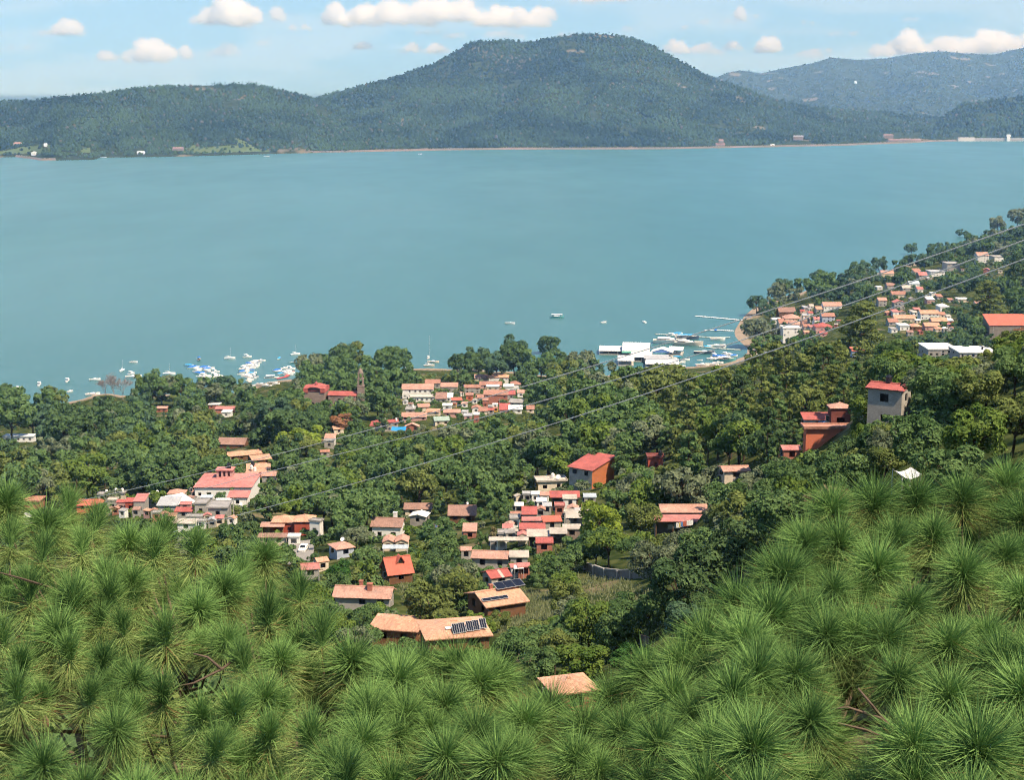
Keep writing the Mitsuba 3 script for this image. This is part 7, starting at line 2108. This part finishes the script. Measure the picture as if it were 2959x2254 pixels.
def make_tuft(seed, n=950, dome=False):
    r = np.random.default_rng(seed)
    k = int(n * .58)
    t = np.concatenate([r.uniform(.04, .17, k), r.uniform(-.09, .06, n - k)])
    beta = np.radians(np.concatenate([np.abs(r.normal(0, 25, k)) + 4, r.uniform(58, 132, n - k)]))
    if dome:
        beta[:k] = np.arccos(np.clip(1 - r.random(k) ** 1.15 * .93, -1, 1))
        t[:k] = r.uniform(.02, .12, k)
    phi = r.uniform(0, 2 * np.pi, n)
    L = np.concatenate([r.uniform(.17, .295, k), r.uniform(.16, .29, n - k)])
    d = np.stack([np.sin(beta) * np.cos(phi), np.sin(beta) * np.sin(phi), np.cos(beta)], 1)
    a0 = np.stack([r.normal(0, .006, n), r.normal(0, .006, n), t], 1)
    out = np.stack([np.cos(phi), np.sin(phi), 0 * phi], 1)
    droop = (np.sin(beta) * r.uniform(.0, .07, n))[:, None]
    side = np.cross(d, r.normal(0, 1, (n, 3))); side /= np.linalg.norm(side, axis=1, keepdims=True)
    kink = r.normal(0, .032, (n, 3))
    pts = []
    for s in (0, .5, 1.0):
        pts.append(a0 + d * (L * s)[:, None] + np.array([0, 0, -1.0]) * droop * s * s + out * (.02 * s * s) + kink * s * s)
    w = np.array([.0021, .0019, .0006]) * r.uniform(.8, 1.25)
    v = np.stack([pts[0] - side * w[0], pts[0] + side * w[0], pts[1] - side * w[1], pts[1] + side * w[1], pts[2]], 1)
    f = np.array([[0, 1, 3], [0, 3, 2], [2, 3, 4]])[None] + (np.arange(n) * 5)[:, None, None]
    tone = np.clip(r.normal(.5, .28, n), 0, 1)[:, None]
    tone = np.clip(tone + ((seed * 7) % 5 - 2) * .09, 0, 1)
    young = np.array([.036, .092, .030]) * (1 - tone) + np.array([.250, .420, .125]) * tone
    old = np.array([.110, .175, .050]) * (1 - tone) + np.array([.330, .435, .155]) * tone
    col = np.where((np.arange(n) < k)[:, None], young, old)
    dead = (np.arange(n) >= k) & (r.random(n) < .07)
    col[dead] = np.array([.20, .125, .06])
    return mikit.ply((v.reshape(-1, 3), f.reshape(-1, 3)), color=np.repeat(col, 5, 0))


scene['m_needle'] = {'type': 'principledthin', 'base_color': {'type': 'mesh_attribute', 'name': 'vertex_color'}, 'roughness': .28, 'diff_trans': .28, 'eta': 1.5}
TUFT = [make_tuft(300 + k) for k in range(7)]
DOME = [make_tuft(340 + k, 1600, True) for k in range(7)]


def frame_to(axis):
    z = axis / np.linalg.norm(axis)
    x = np.cross(z, [.3, .9, .1]); x /= np.linalg.norm(x)
    return np.stack([x, np.cross(z, x), z], 1)


def build_pines():
    r = np.random.default_rng(41)
    all_t = [(px, py, float(pine_depth(px, py)), True) for px, py in TUFTS]
    for px, py in TUFTS:                                    # smaller shoots beside the leading ones
        qx, qy = px + r.choice([-1, 1]) * r.uniform(45, 80), py + r.uniform(-15, 60)
        if in_poly(np.array(qx), np.array(qy - 70), PINE_MASK) and not any(in_poly(np.array(qx), np.array(qy), g) for g in GAPS):
            all_t.append((qx, qy, float(pine_depth(qx, qy)) + r.uniform(.1, .45), 2))
    for px, py in TUFTS:                                    # the tufts behind and beneath those that show
        for _ in range(1 if px < 900 else 2):
            qx, qy = px + r.uniform(-95, 95), py + r.uniform(60, 190)
            if in_poly(np.array(qx), np.array(qy), PINE_MASK) and qy < 2420 and not any(in_poly(np.array(qx), np.array(qy), g) for g in GAPS):
                all_t.append((qx, qy, float(pine_depth(qx, qy)) + r.uniform(.9, 2.4), False))
    for qx in np.arange(-60, 3020, 150):
        all_t.append((qx, 2330 + r.uniform(-30, 60), float(pine_depth(qx, 2250)) + r.uniform(-.3, .6), False))
    for _ in range(70):                                     # the pines go on to both sides of the view
        side = r.random() < .6
        qx = r.uniform(2990, 3650) if side else r.uniform(-620, -30)
        qy = r.uniform(1400, 2330) if side else r.uniform(1470, 2330)
        all_t.append((qx, qy, float(pine_depth(min(max(qx, 0), 2959), qy)) + r.uniform(-.2, 1.2), False))
    stem_px = np.array([s[1] for s in STEMS])
    mine = [[] for _ in STEMS]
    for t in all_t:
        mine[int(np.argmin(np.abs(stem_px - t[0])))].append(t)
    for (label, spx, _), ts in zip(STEMS, mine):
        key = key_for('long_needle_pine'); tag(key, label, 'pine tree', 'young pines along the lower edge')
        P = np.array([at_depth(a, b, c) for a, b, c, _ in ts])
        top = P[:, 2].max()
        c = np.array([np.median(P[:, 0]), np.median(P[:, 1]) + .35])
        zg = float(ground(c[0], c[1])) - .3
        zs = np.linspace(zg, top - .25, 9)
        wob = np.cumsum(r.normal(0, .035, (9, 2)), 0)
        ax = np.c_[c[0] + wob[:, 0], c[1] + wob[:, 1], zs]
        put(f'{key}__trunk', MB().tube(ax, np.linspace(.13, .022, 9), 9).mesh(), 'm_pine_bark', smooth=True)
        for p, (a, b, D, front) in zip(P, ts):
            off = p[:2] - c
            dist = float(np.linalg.norm(off))
            zt = np.clip(p[2] - .15 - .55 * dist, zg + 1.5, top - .3)
            b0 = np.array([np.interp(zt, zs, ax[:, 0]), np.interp(zt, zs, ax[:, 1]), zt])
            lean = np.array([*(off / max(dist, .1) * min(.42, .14 * dist + .05)), 1.0]) + r.normal(0, .12, 3) * [1, 1, 0]
            lean /= np.linalg.norm(lean)
            p2 = p - lean * .20
            m1 = b0 * .6 + p2 * .4 + np.array([0, 0, -.05 * dist]); m2 = b0 * .22 + p2 * .78 + np.array([0, 0, -.09 * dist])
            part(key, 'branch', MB().tube([b0, m1, m2, p2, p + lean * .12], [.020, .016, .012, .009, .005], 6).mesh(), 'm_twig', smooth=True)
            s = (r.uniform(.62, .8) if front == 2 else r.uniform(.85, 1.12)) * float(np.interp(a, [900, 1500, 2100], [1.0, 1.02, 1.06]))
            R3 = frame_to(lean) @ turn(np.eye(3), r.uniform(0, 6.28), (0, 0, 0)).T
            M = np.eye(4); M[:3, :3] = R3 * s; M[:3, 3] = p
            part(key, 'needle_tuft', (DOME if a > 1000 or r.random() < .3 else TUFT)[r.integers(7)], 'm_needle', T(M))
        # closed cones near some branch ends, and dead limbs where the crown is open
        for p, (a, b, D, front) in zip(P, ts):
            if front and r.random() < .16:
                q = MB().lathe([(.001, -.05), (.022, -.035), (.030, -.01), (.024, .02), (.012, .045), (.001, .055)], 8).mesh()
                part(key, 'cone', (turn(q[0], 0, p + [r.uniform(-.05, .05), -.04, -.07]), q[1]), 'm_cone')
    for k, i, pix in (('long_needle_pine_006', 6, [(2620, 2130, 9.0), (2540, 2075, 8.6), (2450, 2045, 8.5), (2400, 2050, 8.6)]), ('long_needle_pine_006', 6, [(2600, 2150, 8.9), (2500, 2110, 8.5), (2420, 2090, 8.4)]), ('long_needle_pine_006', 6, [(2560, 2090, 8.7), (2520, 2040, 8.5), (2480, 1990, 8.6)]),
                      ('long_needle_pine', 0, [(150, 1700, 12.9), (60, 1672, 12.2), (-20, 1650, 12.0)]), ('long_needle_pine_001', 1, [(700, 1890, 11.6), (640, 1935, 11.0), (560, 1975, 10.8), (510, 1985, 10.9)]), ('long_needle_pine_001', 1, [(640, 1935, 11.0), (600, 1900, 10.9), (560, 1890, 11.0)])):
        C = np.array([at_depth(*q) for q in pix])
        part(k, 'dead_branch', MB().tube(C, np.linspace(.012, .005, len(C)), 6).mesh(), 'm_twig', smooth=True)
    return mine


matte('m_cone', mottled((.24, .16, .11), .2, 30, .5))
matte('m_pine_bark', mottled((.075, .055, .042), .35, 6, .9))
matte('m_twig', mottled((.13, .095, .072), .3, 14, .7))
build_pines()


def forest_floor():
    """Needle litter under the pines."""
    a, L = np.linspace(-.43, .43, 120), np.linspace(math.log(3.2), math.log(48), 70)
    A, R = np.meshgrid(a, L, indexing='ij')
    D = np.exp(R)
    x, y = A * D, D
    z = ground(x, y) + .30 + .12 * meshkit.fbm(np.stack([x * 1.3, y * 1.3, 0 * x], -1), 3, 6)
    n, m = A.shape
    i = np.arange(n - 1)[:, None] * m + np.arange(m - 1)[None]
    put('forest_floor', (np.stack([x, y, z], -1).reshape(-1, 3), np.stack([i, i + m, i + m + 1, i + 1], -1).reshape(-1, 4)), 'm_litter', smooth=True)
    tag('forest_floor', kind='structure')


matte('m_litter', mottled((.060, .042, .028), .4, 2.0, .9))
forest_floor()
# ------------------------------------------------------------------ fair-weather cumulus: real cloud far beyond the hills
def cumulus():
    Y0, Y1, YM = 20600.0, 22000.0, 21300.0
    z_of = lambda py: EYE[2] + (275.0 - py) / FPX * YM
    x_of = lambda px: (px - 1479.5) / FPX * YM
    X0, X1, Z0, Z1 = x_of(-260), x_of(3260), z_of(232), z_of(-70)
    nx, ny, nz = 880, 56, 76
    gx, gy, gz = np.linspace(X0, X1, nx), np.linspace(Y0, Y1, ny), np.linspace(Z0, Z1, nz)
    den = np.zeros((nz, ny, nx), np.float32)
    r = np.random.default_rng(17)
    px_m = YM / FPX
    for cx, cy, w, h, o in CLOUDS:
        W, Hh = w * px_m, h * px_m
        base = z_of(cy)
        n = int(np.clip(w * h / 16, 20, 380))
        yc = YM + r.uniform(-250, 250)
        heads = [(r.uniform(-.75, .75), r.uniform(.45, 1.0), r.uniform(.14, .34)) for _ in range(max(2, int(w / 26)))]
        for _ in range(n):
            hu, hh, hw = heads[r.integers(len(heads))]
            u = np.clip(hu + r.normal(0, hw * .6), -1, 1)
            lim = max(hh * (1 - min(abs(u - hu) / (hw * 1.7), 1) ** 2), .16) * (1 - abs(u) ** 3)
            tall = lim * r.uniform(.0, 1.0) ** .6
            R = Hh * r.uniform(.08, .19) * (1.15 - .5 * tall) + 17
            c = np.array([x_of(cx) + u * W * .92, yc + r.normal(0, .35) * min(W, 420), base + R * .45 + tall * max(Hh - R * 1.3, 0)])
            i = [np.searchsorted(g, [c[k] - R * 1.35, c[k] + R * 1.35]) for k, g in enumerate((gx, gy, gz))]
            if any(b <= a for a, b in i): continue
            Z, Y, X = np.meshgrid(gz[i[2][0]:i[2][1]], gy[i[1][0]:i[1][1]], gx[i[0][0]:i[0][1]], indexing='ij')
            q = np.stack([X, Y, Z], -1)
            d = np.sqrt((X - c[0]) ** 2 + (Y - c[1]) ** 2 + ((Z - c[2]) * np.where(Z < c[2], 1.7, 1.0)) ** 2) / R
            nse = .6 * meshkit.fbm(q / 80.0, 4, 5) + .4 * meshkit.fbm(q / 260.0, 2, 8)
            v = np.clip((1.0 - d + (nse - .5) * 2.2) * 2.0, 0, 1) * o ** 1.5
            sl = den[i[2][0]:i[2][1], i[1][0]:i[1][1], i[0][0]:i[0][1]]
            np.maximum(sl, v.astype(np.float32), out=sl)
    den[0] = den[-1] = 0; den[:, 0] = den[:, -1] = 0; den[:, :, 0] = den[:, :, -1] = 0
    M = T().translate([X0, Y0, Z0]).scale([X1 - X0, Y1 - Y0, Z1 - Z0])
    scene['cloud_vapour'] = {'type': 'heterogeneous', 'albedo': {'type': 'rgb', 'value': [.999, .999, .999]}, 'scale': .011,
                             'sigma_t': {'type': 'gridvolume', 'grid': mi.VolumeGrid(den[..., None]), 'to_world': M, 'filter_type': 'trilinear'},
                             'phase': {'type': 'hg', 'g': .3}}
    scene['cumulus_clouds'] = {'type': 'cube', 'to_world': T().translate([(X0 + X1) / 2, (Y0 + Y1) / 2, (Z0 + Z1) / 2]).scale([(X1 - X0) / 2, (Y1 - Y0) / 2, (Z1 - Z0) / 2]),
                               'bsdf': {'type': 'null'}, 'interior': {'type': 'ref', 'id': 'cloud_vapour'}}
    labels['cumulus_clouds'] = {'kind': 'stuff'}


cumulus()
# ------------------------------------------------------------------ the air between
if HAZE_ON:
    x0, x1, y0, y1, z0, z1 = -13000, 13000, -13000, 19500, -14.0, 1400.0
    scene['haze'] = {'type': 'cube', 'to_world': T().translate([(x0 + x1) / 2, (y0 + y1) / 2, (z0 + z1) / 2]).scale([(x1 - x0) / 2, (y1 - y0) / 2, (z1 - z0) / 2]),
                     'bsdf': {'type': 'null'}, 'interior': {'type': 'ref', 'id': 'air'}}
    labels['haze'] = {'kind': 'stuff'}
